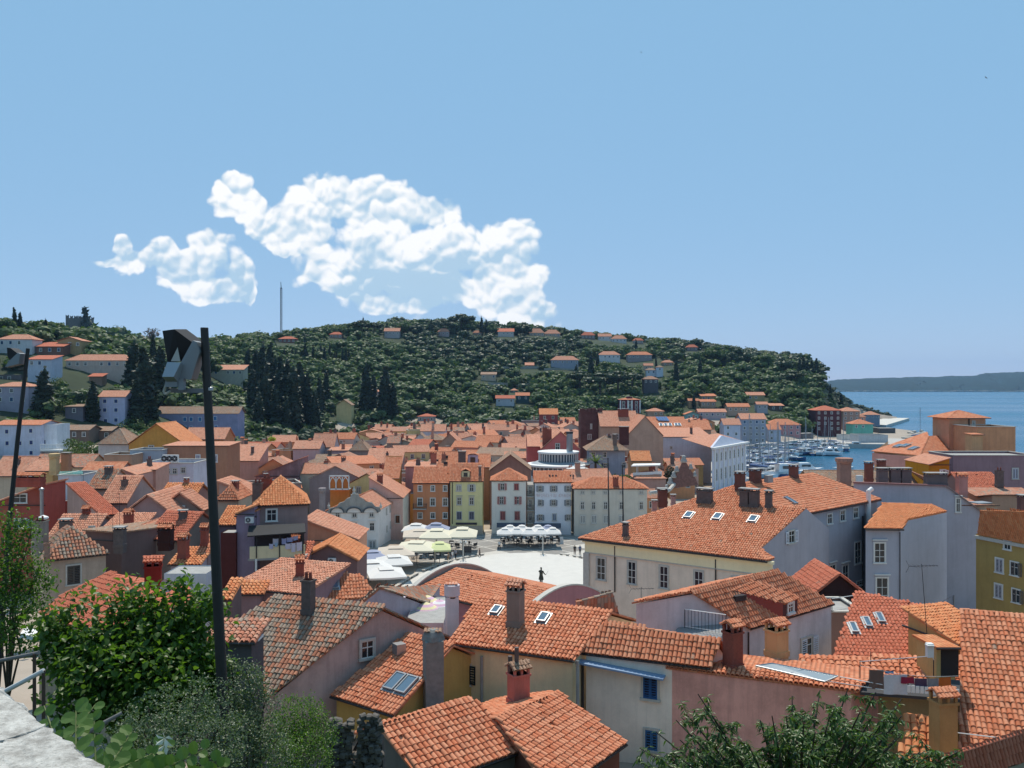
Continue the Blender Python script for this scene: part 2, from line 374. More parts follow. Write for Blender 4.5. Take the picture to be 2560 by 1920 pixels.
def build_terrain():
    xs = np.concatenate([np.arange(-900,-60,8.0),np.arange(-60,60,2.5),np.arange(60,520,6.0)])
    ys = np.concatenate([np.arange(-40,110,2.5),np.arange(110,1300,7.0)])
    X,Y = np.meshgrid(xs,ys); Z = height(X,Y)
    nx,ny = len(xs),len(ys); V = np.stack([X.ravel(),Y.ravel(),Z.ravel()],1)
    i = np.arange(ny - 1)[:,None] * nx + np.arange(nx - 1)[None,:]; i = i.ravel()
    Q = np.stack([i,i + 1,i + nx + 1,i + nx],1)
    m,nt,b = newmat('hill_soil'); b.inputs['Roughness'].default_value = 1.0
    g = N(nt,'ShaderNodeNewGeometry'); t = N(nt,'ShaderNodeTexNoise',i_Scale=0.05,i_Detail=8.0,i_Roughness=0.7); LK(nt,g.outputs['Position'],t.inputs['Vector'])
    LK(nt,RAMP(nt,t.outputs['Fac'],[(0.3,(0.022,0.034,0.014)),(0.6,(0.04,0.055,0.022)),(0.78,(0.10,0.09,0.05))]),so_ := N(nt,'NodeReroute').inputs[0])
    # streets and yards between the houses are paved with stone, made pale and warm to bounce light onto walls; gardens begin on the slopes
    sp = N(nt,'ShaderNodeSeparateXYZ'); LK(nt,g.outputs['Position'],sp.inputs[0])
    town = M2(nt,'MULTIPLY',M2(nt,'LESS_THAN',sp.outputs[2],10.5),M2(nt,'GREATER_THAN',sp.outputs[1],34.0))
    LK(nt,MIXC(nt,town,nt.nodes['Reroute'].outputs[0],RAMP(nt,t.outputs['Fac'],[(.3,(.30,.25,.20)),(.7,(.40,.335,.27))])),b.inputs['Base Color'])
    o = bpy.data.objects.new('ground',npmesh('ground',V,Q,m)); put(o); struct(o)
build_terrain()
def build_sea():
    m,nt,b = newmat('sea_water'); b.inputs['Base Color'].default_value = (0.012,0.085,0.135,1); b.inputs['Roughness'].default_value = 0.22
    b.inputs['Specular IOR Level'].default_value = 0.5; b.inputs['IOR'].default_value = 1.33
    g = N(nt,'ShaderNodeNewGeometry'); mp = N(nt,'ShaderNodeMapping'); mp.inputs['Scale'].default_value = (0.35,1.0,1.0); LK(nt,g.outputs['Position'],mp.inputs[0])
    t = N(nt,'ShaderNodeTexNoise',i_Scale=0.35,i_Detail=5.0,i_Roughness=0.6); LK(nt,mp.outputs[0],t.inputs['Vector'])
    t2 = N(nt,'ShaderNodeTexNoise',i_Scale=0.006,i_Detail=5.0,i_Roughness=0.6); LK(nt,mp.outputs[0],t2.inputs['Vector'])
    bp = N(nt,'ShaderNodeBump',i_Strength=0.35,i_Distance=0.4); LK(nt,t.outputs['Fac'],bp.inputs['Height']); LK(nt,bp.outputs[0],b.inputs['Normal'])
    LK(nt,RAMP(nt,t2.outputs['Fac'],[(0.35,0.16),(0.65,0.34)]),b.inputs['Roughness'])
    LK(nt,RAMP(nt,t2.outputs['Fac'],[(0.3,(0.002,0.07,0.15)),(0.7,(0.006,0.115,0.21))]),b.inputs['Base Color'])
    mb = MB(); mb.add([(-200,240,SEA),(9000,240,SEA),(9000,9000,SEA),(-200,9000,SEA)],[(0,1,2,3)])
    struct(mb.build('sea',m))
build_sea()
def build_far_land():
    # wooded headland across the bay
    U = np.linspace(2010,3300,260); sky = np.interp(U,[2010,2075,2200,2300,2360,2420,2480,2560,2800,3300],[972,951,946,943,942,940,934,930,920,905])
    rows = []
    jit = rng.normal(0,1,(9,260))
    for k in range(9): jit[k] = np.convolve(jit[k],np.ones(5) / 5,'same')
    for k in range(9):
        f = k / 8; Y = 3650 + 900 * f
        zt = CZ + (CY - sky) / F * (3650 + 900)
        z = SEA + 0.5 + (zt - SEA) * np.sin(f * math.pi / 2) ** 0.8 + jit[k] * (4.0 if 0 < k else 0.8)
        if k == 0: z = np.full_like(U,SEA - 1.0)
        rows.append(np.stack([(U - CX) / F * Y,np.full_like(U,Y) + jit[k] * 40,z],1))
    V = np.concatenate(rows); n = 260; i = (np.arange(8)[:,None] * n + np.arange(n - 1)[None,:]).ravel()
    Q = np.stack([i,i + 1,i + n + 1,i + n],1)
    m = simple('far_wood',(0.006,0.028,0.03),1.0,noise=0.5,nscale=0.02)
    o = bpy.data.objects.new('far_headland',npmesh('far_headland',V,Q,m)); put(o); struct(o)
    # pale shore strip
    mb = MB(); us = np.linspace(2075,2700,60)
    for a,b in zip(us[:-1],us[1:]):
        Y = 3560; h = random.uniform(2,7); mb.box(((a + b) / 2 / F * Y - CX / F * Y,Y,SEA),(b - a) / F * Y * random.uniform(.4,1),60,h,base=True)
    struct(mb.build('far_shore',simple('pale_shore',(0.36,0.34,0.3),0.9,noise=0.4,nscale=0.03)))
build_far_land()

# ------------------------------------------------------------------ tiles and roofs
def tile_arrays(seg,hi):
    """one barrel tile, unit pitch across (x), unit course upslope (y), z in pitch units"""
    v = []; q = []
    r0,r1 = 0.46,0.40; L = 1.16
    for y,r,h in ((-0.04,r0,0.16),(L,r1,0.02)):
        for i in range(seg + 1):
            t = math.pi * i / seg; v.append((-math.cos(t) * r,y,math.sin(t) * r * 0.85 + h))
    n = seg + 1
    for i in range(seg): q.append((i,i + n,i + n + 1,i + 1))
    if hi:
        b = len(v)
        for rr in (r0,r0 - 0.10):
            for i in range(n):
                t = math.pi * i / seg; v.append((-math.cos(t) * rr,-0.04,math.sin(t) * rr * 0.85 + 0.16 - (0 if rr == r0 else 0.02)))
        for i in range(seg): q.append((b + i,b + i + 1,b + n + i + 1,b + n + i))
    return np.array(v),np.array(q)
T_HI = tile_arrays(6,True); T_LO = tile_arrays(3,False); T_MID = tile_arrays(4,True)
def tile_mesh(pitch,course,kind,cache={}):
    k = (round(pitch,3),round(course,3),kind)
    if k not in cache:
        v,q = T_HI; vv = v * np.array([pitch,course,pitch]); cache[k] = npmesh('tile',vv,q,tilemat(kind,'one'))
        sm = np.zeros(len(q),bool); sm[:6] = True; cache[k].polygons.foreach_set('use_smooth',sm)
    return cache[k]
def cap_mesh(kind,r=0.13,L=0.42,cache={}):
    k = (kind,r,L)
    if k not in cache:
        v,q = T_HI; vv = v * np.array([r / 0.46,L,r / 0.46 * 0.8]); cache[k] = npmesh('ridge_tile',vv,q,tilemat(kind,'one'))
        sm = np.zeros(len(q),bool); sm[:6] = True; cache[k].polygons.foreach_set('use_smooth',sm)
    return cache[k]
def plane_frame(poly):
    o = poly[0]; u = (poly[1] - poly[0]).normalized(); n = Vector((0,0,0))
    for i in range(1,len(poly) - 1): n += (poly[i] - poly[0]).cross(poly[i + 1] - poly[0])
    n.normalize()
    if n.z < 0: n = -n
    v = n.cross(u)
    if v.z < 0: v = -v
    return o,u,v,n
def roof_face(root,roof,poly,kind='new',pitch=0.24,course=0.36,singles=0,geo=True,name='tiles',lo=True,deck=0.1,holes=()):
    """deck slab + tiles over one flat roof polygon; poly[0]->poly[1] is the eave"""
    o,u,v,n = plane_frame(poly)
    MBd = MB(); MBd.slab(poly,n,deck)
    def uvf(p): d = p - o; return (d.dot(u) / pitch,d.dot(v) / course)
    par = roof if roof is not None else root
    dk = MBd.build('roof' if roof is None else 'roof_deck',tilemat(kind,'far'),par,uvf=uvf)
    if not geo: return dk
    pr = roof if roof is not None else dk
    P2 = [((p - o).dot(u),(p - o).dot(v)) for p in poly]
    x0 = min(p[0] for p in P2); x1 = max(p[0] for p in P2); y1 = max(p[1] for p in P2)
    nx = max(1,round((x1 - x0) / pitch)); pt = (x1 - x0) / nx
    gx = x0 + (np.arange(nx) + 0.5) * pt; gy = np.arange(-0.02,y1,course)
    GX,GY = np.meshgrid(gx,gy); GX = GX.ravel(); GY = GY.ravel()
    ok = inpoly(GX,GY + course * 0.45,P2)
    for h in holes: ok &= ~inpoly(GX,GY + course * 0.5,[((p - o).dot(u),(p - o).dot(v)) for p in h])
    GX = GX[ok]; GY = GY[ok]; k = len(GX)
    if k == 0: return dk
    un,vn,nn = (np.array(a) for a in (u,v,n))
    keep = rng.random(k) > 0.004; GX = GX[keep]; GY = GY[keep]; k = len(GX)
    ang = rng.normal(0,0.03,k); jx = rng.normal(0,0.03,k) * pt; jy = rng.normal(0,0.045,k) * course; jz = rng.normal(0,0.009,k) + 0.02 * np.sin(GX * 0.9 + 1.0) * np.sin(GY * 1.1)
    POS = np.array(o)[None] + (GX + jx)[:,None] * un + (GY + jy)[:,None] * vn + np.maximum(0.003,0.006 + jz)[:,None] * nn
    ca,sa = np.cos(ang),np.sin(ang)
    U = ca[:,None] * un + sa[:,None] * vn; Vv = -sa[:,None] * un + ca[:,None] * vn
    single = np.zeros(k,bool)
    if singles:
        px = CX + POS[:,0] / POS[:,1] * F; py = CY - (POS[:,2] - CZ) / POS[:,1] * F
        vis = (px > -10) & (px < 2570) & (py < 1930)
        order = np.argsort(POS[:,1] + np.where(vis,0,1e4))[:singles]; single[order] = True
        me = tile_mesh(pt,course,kind)
        for i in order:
            inst('tile',me,pr,frame(Vector(POS[i]),Vector(U[i]),Vector(Vv[i]),n))
    rest = ~single
    if rest.any():
        tv,tq = (T_LO if lo else T_MID)
        sc = tv * np.array([pt,course,pt])
        W = POS[rest][:,None,:] + sc[None,:,0:1] * U[rest][:,None,:] + sc[None,:,1:2] * Vv[rest][:,None,:] + sc[None,:,2:3] * nn[None,None,:]
        kk = W.shape[0]; Q = (tq[None] + (np.arange(kk) * len(tv))[:,None,None]).reshape(-1,4)
        me = npmesh(name,W.reshape(-1,3) - np.array(org(par))[None],Q,tilemat(kind,'many'))
        ob = bpy.data.objects.new(name,me); put(ob,pr); stuff(ob)
    return dk
def ridge(root,a,b,kind='new',near=False,r=0.13,L=0.42,name='ridge_tile',up=0.0):
    a,b = Vector(a),Vector(b); d = b - a; ln = d.length; d.normalize()
    if d.z < -1e-3: a,b = b,a; d = -d
    k = max(1,int(ln / L)); st = ln / k
    side = d.cross(Vector((0,0,1)))
    if side.length < 1e-4: return
    side.normalize(); n = side.cross(d); me = cap_mesh(kind,r,st)
    if near:
        for i in range(k):
            inst(name,me,root,frame(a + d * (i * st) + n * (up - 0.05 + random.uniform(0,.012)),side,d,n))
    else:
        v,q = T_LO; s = v * np.array([r / 0.46,st,r / 0.46 * 0.8]); pos = np.array([np.array(a + d * (i * st) + n * (up - 0.05)) for i in range(k)])
        W = pos[:,None,:] + s[None,:,0:1] * np.array(side) + s[None,:,1:2] * np.array(d) + s[None,:,2:3] * np.array(n)
        Q = (q[None] + (np.arange(k) * len(v))[:,None,None]).reshape(-1,4)
        ob = bpy.data.objects.new('ridge',npmesh('ridge',W.reshape(-1,3) - np.array(org(root))[None],Q,tilemat(kind,'many'))); put(ob,root)

class House:
    pass
def wallmesh(H,name,pts_top,zb,mat,close=True):
    pass
def shrink(corners,over):
    c = sum(corners,Vector((0,0,0))) / len(corners); out = []
    for p in corners:
        d = Vector((c.x - p.x,c.y - p.y,0)); l = d.length
        out.append(Vector((p.x,p.y,p.z)) + d * min(0.35,over * 1.4 / max(l,0.01)))
    return out
def finish_gable(H,A,B,R1,R2,C,D,zb,wall,kind,near,over,geo,pitch,course,singles,back_geo,walls=None,lo=True,ridge_on=True,gutter=True,holes=()):
    """A,B front eave; R1,R2 ridge (above A, B side); C,D back eave behind B, A"""
    root = H.root; H.A,H.B,H.C,H.D,H.R1,H.R2 = A,B,C,D,R1,R2
    H.roof_f = roof_face(root,None,[A,B,R2,R1],kind,pitch,course,singles,geo,lo=lo,holes=holes)
    H.roof_b = roof_face(root,None,[C,D,R1,R2],kind,pitch,course,0,back_geo,lo=True)
    if ridge_on: ridge(root,R1,R2,kind,near)
    a,b,c,d,r1,r2 = shrink([A,B,C,D,R1,R2],over)
    dz = Vector((0,0,0.14)); low = lambda p: Vector((p.x,p.y,zb))
    a,b,c,d,r1,r2 = [p - dz for p in (a,b,c,d,r1,r2)]
    r1 = r1 - Vector((0,0,0.05)); r2 = r2 - Vector((0,0,0.05))
    W = walls or {}
    def face(key,pts):
        mb = MB(); mb.add(pts,[tuple(range(len(pts)))]); return mb.build('wall',W.get(key,wall),root)
    face('f',[low(a),low(b),b,a]); face('r',[low(b),low(c),c,r2,b]); face('b',[low(c),low(d),d,c]); face('l',[low(d),low(a),a,r1,d])
    cen = (a + b + c + d) / 4
    H.pl = {}
    for k_,p,q in (('f',a,b),('r',b,c),('b',c,d),('l',d,a)):
        t = Vector((q.x - p.x,q.y - p.y,0)).normalized(); nn = Vector((t.y,-t.x,0))
        if nn.dot(p - cen) < 0: nn = -nn
        H.pl[k_] = (p,nn,t)
    o,u,v,n = plane_frame([A,B,R2,R1]); H.pl['rf'] = (A,n,u,v)
    o,u,v,n = plane_frame([C,D,R1,R2]); H.pl['rb'] = (C,n,u,v)
    if gutter:
        o_,u_,v_,n_ = plane_frame([A,B,R2,R1]); off = -v_ * 0.06 - n_ * 0.09
        MB().cyl(A + off,B + off,0.07,0.07,6).build('gutter',M['gutter'],root)
    H.wallmat = wall
    return H
def gable4(name,label,A,B,R1,R2,ze,zr,zb,wall=(200,190,180),kind='new',near=False,over=0.25,geo=True,pitch=0.24,course=0.36,singles=0,zback=None,back=1.0,cat='house',group=None,walls=None,lo=True,back_geo=False,plane=True,gutter=True,dirt=0.35,holes=()):
    """gabled house from four photo pixels: front eave A B at height ze, ridge R1 R2 at height zr"""
    A,B,R1_,R2_ = Pz(*A,ze),Pz(*B,ze),Pz(*R1,zr),Pz(*R2,zr)
    if plane:
        n = (B - A).cross(R1_ - A).normalized(); R2_ = hit(R2[0],R2[1],A,n)
    zb_ = ze if zback is None else zback
    C = R2_ + Vector((R2_.x - B.x,R2_.y - B.y,0)) * back; C.z = zb_
    D = R1_ + Vector((R1_.x - A.x,R1_.y - A.y,0)) * back; D.z = zb_
    cen = (A + B + C + D) / 4
    H = House(); H.root = thing(name,label,cat,(cen.x,cen.y,zb),group); H.zb = zb
    wm = plaster(wall,dirt) if isinstance(wall,tuple) else wall
    wl = {k: (plaster(w,dirt) if isinstance(w,tuple) else w) for k,w in (walls or {}).items()}
    return finish_gable(H,A,B,R1_,R2_,C,D,zb,wm,kind,near,over,geo,pitch,course,singles,back_geo,wl,lo,gutter=gutter,holes=holes)
def rect(name,label,A,B,ze,zr=None,L=8.0,roof='gable',zb=0.0,wall=(205,195,185),kind='new',near=False,over=0.25,geo=False,pitch=0.24,course=0.36,singles=0,cat='house',group=None,walls=None,world=False,dirt=0.35,gutter=True,Y=None,parapet=0.0,holes=()):
    """house on a rectangle: A,B are the photo pixels of the front eave corners (at height ze), L metres deep"""
    if world: A,B = Vector(A),Vector(B)
    elif Y is not None:
        A,B = P(*A,Y),P(*B,Y); ze = A.z; B.z = ze
    else: A,B = Pz(*A,ze),Pz(*B,ze)
    ze = A.z
    t = Vector((B.x - A.x,B.y - A.y,0)).normalized(); n = Vector((-t.y,t.x,0))
    if n.dot(A) < 0: n = -n
    C = B + n * L; D = A + n * L
    if zr is None: zr = ze + L * 0.22
    wm = plaster(wall,dirt) if isinstance(wall,tuple) else wall
    wl = {k: (plaster(w,dirt) if isinstance(w,tuple) else w) for k,w in (walls or {}).items()}
    cen = (A + B + C + D) / 4
    H = House(); H.root = thing(name,label,cat,(cen.x,cen.y,zb),group); H.zb = zb; root = H.root
    H.A,H.B,H.C,H.D = A,B,C,D
    up = Vector((0,0,zr - ze))
    if roof == 'gable':
        return finish_gable(H,A,B,(A + D) / 2 + up,(B + C) / 2 + up,C,D,zb,wm,kind,near,over,geo,pitch,course,singles,False,wl,gutter=gutter,holes=holes)
    if roof == 'gable_perp':   # gable end towards the camera, ridge runs away
        H2 = finish_gable(H,D,A,(D + C) / 2 + up,(A + B) / 2 + up,B,C,zb,wm,kind,near,over,geo,pitch,course,singles,geo,{'r': wl.get('f',wm),'b': wl.get('r',wm),'f': wl.get('l',wm)},gutter=False)
        H2.pl['l_'] = H2.pl['f']; H2.pl['f'],H2.pl['r'],H2.pl['l'] = H2.pl['r'],H2.pl['b'],H2.pl['l_']
        H.A,H.B,H.C,H.D = A,B,C,D
        return H2
    a,b,c,d = shrink([A,B,C,D],over); dz = Vector((0,0,0.12)); a,b,c,d = a - dz,b - dz,c - dz,d - dz
    low = lambda p: Vector((p.x,p.y,zb))
    mono = roof == 'mono'; monob = roof == 'mono_back'; monol = roof == 'mono_left'; monor = roof == 'mono_right'
    if mono: c = c + up; d = d + up
    if monob: a = a + up; b = b + up
    if monol: b = b + up; c = c + up
    if monor: a = a + up; d = d + up
    pp = Vector((0,0,parapet))
    for key,p,q in (('f',a,b),('r',b,c),('b',c,d),('l',d,a)):
        MB().add([low(p),low(q),q + pp,p + pp],[(0,1,2,3)]).build('wall',wl.get(key,wm),root)
    H.pl = {}
    for k_,p,q in (('f',a,b),('r',b,c),('b',c,d),('l',d,a)):
        tt = Vector((q.x - p.x,q.y - p.y,0)).normalized(); nn = Vector((tt.y,-tt.x,0))
        if nn.dot(p - cen) < 0: nn = -nn
        H.pl[k_] = (p,nn,tt)
    if roof in ('hip','pyr'):
        W = (B - A).length; hl = min(L,W) / 2
        if roof == 'pyr': R1 = R2 = cen + up
        elif W >= L: R1 = (A + D) / 2 + t * hl + up; R2 = (B + C) / 2 - t * hl + up
        else: R1 = (A + B) / 2 + n * hl + up; R2 = (C + D) / 2 - n * hl + up
        if (R1 - R2).length < 0.05: faces = [[A,B,R1],[B,C,R1],[C,D,R1],[D,A,R1]]
        elif W >= L: faces = [[A,B,R2,R1],[B,C,R2],[C,D,R1,R2],[D,A,R1]]
        else: faces = [[A,B,R1],[B,C,R2,R1],[C,D,R2],[D,A,R1,R2]]
        for i,fc in enumerate(faces):
            seen = plane_frame(fc)[3].dot(Vector((0,0,CZ)) - fc[0]) > 0.0
            roof_face(root,None,fc,kind,pitch,course,singles if i == 0 else 0,geo and seen)
        for p,q in ([(A,R1),(B,R2),(C,R2),(D,R1)] if W >= L else [(A,R1),(B,R1),(C,R2),(D,R2)]): ridge(root,p,q,kind,near)
        if (R1 - R2).length > 0.1: ridge(root,R1,R2,kind,near)
        H.R1,H.R2 = R1,R2
        o,u,v,nn = plane_frame(faces[0]); H.pl['rf'] = (A,nn,u,v)
        o,u,v,nn = plane_frame(faces[1]); H.pl['rr'] = (B,nn,u,v)
    elif mono: 
        roof_face(root,None,[A,B,C + up,D + up],kind,pitch,course,singles,geo); o,u,v,nn = plane_frame([A,B,C + up,D + up]); H.pl['rf'] = (A,nn,u,v)
    elif monob: 
        roof_face(root,None,[C,D,A + up,B + up],kind,pitch,course,singles,geo); o,u,v,nn = plane_frame([C,D,A + up,B + up]); H.pl['rf'] = (C,nn,u,v)
    elif monol: 
        roof_face(root,None,[D,A,B + up,C + up],kind,pitch,course,singles,geo); o,u,v,nn = plane_frame([D,A,B + up,C + up]); H.pl['rf'] = (A,nn,u,v)
    elif monor: 
        roof_face(root,None,[B,C,D + up,A + up],kind,pitch,course,singles,geo); o,u,v,nn = plane_frame([B,C,D + up,A + up]); H.pl['rf'] = (B,nn,u,v)
    elif roof == 'flat':
        mb = MB(); mb.add([a - pp * 0 - Vector((0,0,.1)),b - Vector((0,0,.1)),c - Vector((0,0,.1)),d - Vector((0,0,.1))],[(0,1,2,3)]); mb.build('roof',M['conc'],root)
        if parapet:
            e = MB(); tt = 0.18
            for p,q in ((a,b),(b,c),(c,d),(d,a)):
                dd = (q - p).normalized(); nn = Vector((dd.y,-dd.x,0)); e.obox((p + q) / 2 + pp + Vector((0,0,0.04)),dd,nn,Vector((0,0,1)),(q - p).length + 0.2,0.3,0.1)
            e.build('coping',M['stone'],root)
    if gutter and roof not in ('flat',):
        MB().cyl(A + Vector((0,0,-.08)),B + Vector((0,0,-.08)),0.07,0.07,6).build('gutter',M['gutter'],root)
    H.wallmat = wm
    return H
# ------------------------------------------------------------------ house fittings
UPZ = Vector((0,0,1))
WC = {}
def win_meshes(style,w,h,sc,fc):
    k = (style,round(w,1),round(h,1),sc,fc)
    if k in WC: return WC[k]
    w,h = max(0.3,round(w,1)),max(0.3,round(h,1)); X,Yv,Z = Vector((1,0,0)),Vector((0,1,0)),Vector((0,0,1))
    parts = {}
    s = MB(); fw = 0.13
    # stone surround with sill, proud of the wall (local -y is outwards)
    s.obox((0,-0.03,h / 2 + fw / 2),X,Yv,Z,w + 2 * fw,0.1,fw); s.obox((0,-0.06,-h / 2 - fw / 2),X,Yv,Z,w + 2 * fw + 0.1,0.18,fw)
    for q in (-1,1): s.obox((q * (w / 2 + fw / 2),-0.03,0),X,Yv,Z,fw,0.1,h)
    if style in ('hood',): s.obox((0,-0.1,h / 2 + fw + 0.22),X,Yv,Z,w + 0.5,0.25,0.12)
    parts['window'] = (s,fc)
    g = MB(); g.obox((0,0.005,0),X,Yv,Z,w,0.03,h); parts['pane'] = (g,'glass')
    f = MB(); b = 0.055
    f.obox((0,-0.025,0),X,Yv,Z,b,0.03,h)
    for q in (-1,1): f.obox((q * (w / 2 - b / 2),-0.025,0),X,Yv,Z,b,0.03,h)
    for q in (-1,0.25,1): f.obox((0,-0.024,q * (h / 2 - b / 2)),X,Yv,Z,w - 2 * b,0.028,b)
    if h > 2.0: 
        for q in (-0.4,): f.obox((0,-0.024,q * h / 2),X,Yv,Z,w - 2 * b,0.028,b)
    parts['sash'] = (f,'frame')
    if style in ('open','closed','half'):
        for q in (-1,1):
            sh = MB(); sw = w / 2
            if style == 'closed' or (style == 'half' and q < 0): cx,yo = q * w / 4,-0.06
            else: cx,yo = q * (w / 2 + sw / 2 + 0.04),-0.12
            for e in (-1,1):
                sh.obox((cx + e * (sw / 2 - 0.04),yo,0),X,Yv,Z,0.07,0.05,h); sh.obox((cx,yo,e * (h / 2 - 0.05)),X,Yv,Z,sw - 0.15,0.045,0.1)
            kk = max(3,int(h / 0.16))
            for i in range(kk): sh.obox((cx,yo,-h / 2 + 0.1 + (i + 0.5) * (h - 0.2) / kk),X,(Yv + Z * 0.5).normalized(),(Z - Yv * 0.5).normalized(),sw - 0.15,0.05,0.045)
            parts['shutter%d' % (q + 1)] = (sh,sc)
    if style == 'closed':
        parts.pop('sash')
    out = {}
    for nm,(mb,mt) in parts.items():
        me = bpy.data.meshes.new(nm.rstrip('012')); me.from_pydata([tuple(v) for v in mb.v],[],mb.f)
        me.materials.append(M[mt] if mt in M else plaster(mt,0.15) if isinstance(mt,tuple) else MATS[mt]); out[nm] = me
    WC[k] = out; return out
def window_at(H,c,n,t,w,h,style='plain',sc=(110,120,115),fc='stone',name='window'):
    """window on a wall: c centre (world), n outward normal, t wall direction"""
    r = Vector((n.y,-n.x,0)) * -1.0
    ms = win_meshes(style,w,h,sc,fc)
    wo = inst(name,ms['window'],H.root,frame(c,r,-n,UPZ))
    for nm,me in ms.items():
        if nm == 'window': continue
        o = bpy.data.objects.new(nm.rstrip('012'),me); put(o,wo)
    return wo
def win(H,wall,px,py,w,h,style='plain',sc=(110,120,115),fc='stone'):
    """window whose centre is seen at photo pixel px,py; w,h in photo pixels measured on the photo"""
    p,n,t = H.pl[wall][:3]; c = hit(px,py,p,n); 
    cosw = max(0.12,abs((t - (c - Vector((0,0,CZ))).normalized() * t.dot((c - Vector((0,0,CZ))).normalized())).length))
    return window_at(H,c,n,t,w * c.y / F / cosw,h * c.y / F,style,sc,fc)
def wins(H,wall,pts,w,h,style='plain',sc=(110,120,115),fc='stone'):
    for (x,y) in pts: win(H,wall,x,y,w,h,style,sc,fc)
def auto_windows(H,wall,per=3.2,floors=2,zf=3.0,w=0.9,h=1.3,style='plain',sc=(110,120,115),top=1.4,fc='stone',skip=0.12):
    p,n,t = H.pl[wall][:3]; q = {'f': (H.A,H.B),'r': (H.B,H.C),'l': (H.D,H.A),'b': (H.C,H.D)}[wall]
    Lw = Vector((q[1].x - q[0].x,q[1].y - q[0].y,0)).length - 1.0; k = max(1,int(Lw / per))
    mid = (q[0] + q[1]) / 2; d = Vector((q[1].x - q[0].x,q[1].y - q[0].y,0)).normalized()
    for fl in range(floors):
        for i in range(k):
            if random.random() < skip: continue
            c = mid + d * ((i + 0.5) / k - 0.5) * Lw; c = c - n * ((c - p).dot(n)); c.z = min(q[0].z,q[1].z) - top - fl * zf
            if c.z < H.zb + 1: continue
            window_at(H,c,n,t,w,h,style if random.random() < 0.7 else random.choice(['plain','closed']),sc,fc)
def chimney_w(H,b,w=0.7,d=0.6,h=1.5,rz=0.0,col='darkplaster',cap='slab',kind='new',sink=0.6):
    """chimney with its foot at world point b"""
    mt = M[col] if isinstance(col,str) and col in M else plaster(col,0.5)
    R = Matrix.Rotation(rz,3,'Z'); X = R @ Vector((1,0,0)); Yv = R @ Vector((0,1,0))
    mb = MB(); mb.obox(b + UPZ * ((h - sink) / 2),X,Yv,UPZ,w,d,h + sink)
    mb.obox(b + UPZ * (0.10),X,Yv,UPZ,w + 0.1,d + 0.1,0.3); mb.obox(b + UPZ * (h - 0.06),X,Yv,UPZ,w + 0.12,d + 0.12,0.12)
    ch = mb.build('chimney',mt,H.root); top = b + UPZ * h
    if cap == 'slab':
        c = MB()
        for i in (-1,1):
            for j in (-1,1): c.obox(top + X * (i * (w / 2 - 0.08)) + Yv * (j * (d / 2 - 0.08)) + UPZ * 0.1,X,Yv,UPZ,0.12,0.12,0.2)
        c.build('vent_posts',mt,ch); MB().obox(top + UPZ * 0.25,X,Yv,UPZ,w + 0.2,d + 0.2,0.1).build('cap',M['conc'],ch)
    elif cap == 'tiles':
        c = MB()
        for i in (-1,0,1):
            for j in (-1,1): c.obox(top + X * (i * (w / 2 - 0.07)) + Yv * (j * (d / 2 - 0.07)) + UPZ * 0.17,X,Yv,UPZ,0.13,0.13,0.34)
        c.build('vent_posts',mt,ch)
        hw = d / 2 + 0.12; rise = 0.28; e0 = top + UPZ * 0.32
        for sgn in (-1,1):
            p0 = e0 + Yv * (sgn * hw) - X * (w / 2 + 0.1); p1 = e0 + Yv * (sgn * hw) + X * (w / 2 + 0.1); r0 = e0 - X * (w / 2 + 0.1) + UPZ * rise; r1 = e0 + X * (w / 2 + 0.1) + UPZ * rise
            poly = [p0,p1,r1,r0] if sgn < 0 else [p1,p0,r0,r1]
            roof_face(H.root,ch,poly,kind,0.2,0.3,0,True,name='cap_tiles',lo=False,deck=0.05)
        ridge(ch,e0 - X * (w / 2 + 0.1) + UPZ * (rise + .02),e0 + X * (w / 2 + 0.1) + UPZ * (rise + .02),kind,False,r=0.1)
    elif cap == 'pots':
        c = MB()
        for i in (-1,1): c.cyl(top + X * (i * w * 0.22),top + X * (i * w * 0.22) + UPZ * 0.45,0.11,0.09,8)
        c.build('chimney_pots',M['brick'],ch)
    elif cap == 'round':
        MB().lathe(top,[(w * 0.62,0.0),(w * 0.78,0.35),(w * 0.78,0.75),(w * 0.6,0.8)],12).build('cap',mt,ch)
    return ch
def roof_pt(H,face,px,py):
    p,n = H.pl[face][:2]; return hit(px,py,p,n)
def chimney(H,face,px,py,w=0.7,d=0.6,h=1.5,**kw):
    b = roof_pt(H,face,px,py); u = H.pl[face][2]
    return chimney_w(H,b,w,d,h,math.atan2(u.y,u.x),**kw)
def skylight(H,face,px,py,w=0.8,h=1.1,n_=1,gap=0.12,mat='sky_glass'):
    p,n,u,v = H.pl[face]; c = hit(px,py,p,n); up = 0.17
    for i in range(n_):
        cc = c + u * ((i - (n_ - 1) / 2) * (w + gap)) + n * up
        mb = MB(); b = 0.08
        for q in (-1,1): mb.obox(cc + u * (q * (w / 2 - b / 2)) + n * 0.04,u,v,n,w * 0 + b,h,0.12); mb.obox(cc + v * (q * (h / 2 - b / 2)) + n * 0.04,u,v,n,w - 2 * b,b,0.115)
        mb.obox(cc - n * 0.1,u,v,n,w + 0.2,h + 0.25,0.12)
        s = mb.build('skylight',M['zinc'],H.root)
        MB().obox(cc + n * 0.05,u,v,n,w - 2 * b,h - 2 * b,0.03).build('pane',M[mat],s)
def drain(H,pts,r=0.055,mat='gutter'):
    MB().tube([Vector(p) for p in pts],r,7).build('downpipe',M[mat],H.root)
def drain_px(H,wall,px,py0,py1,r=0.06,mat='gutter'):
    p,n = H.pl[wall][:2]; a = hit(px,py0,p,n) + n * 0.1; b = hit(px,py1,p,n) + n * 0.1; b.x,b.y = a.x,a.y
    drain(H,[a,b],r,mat)
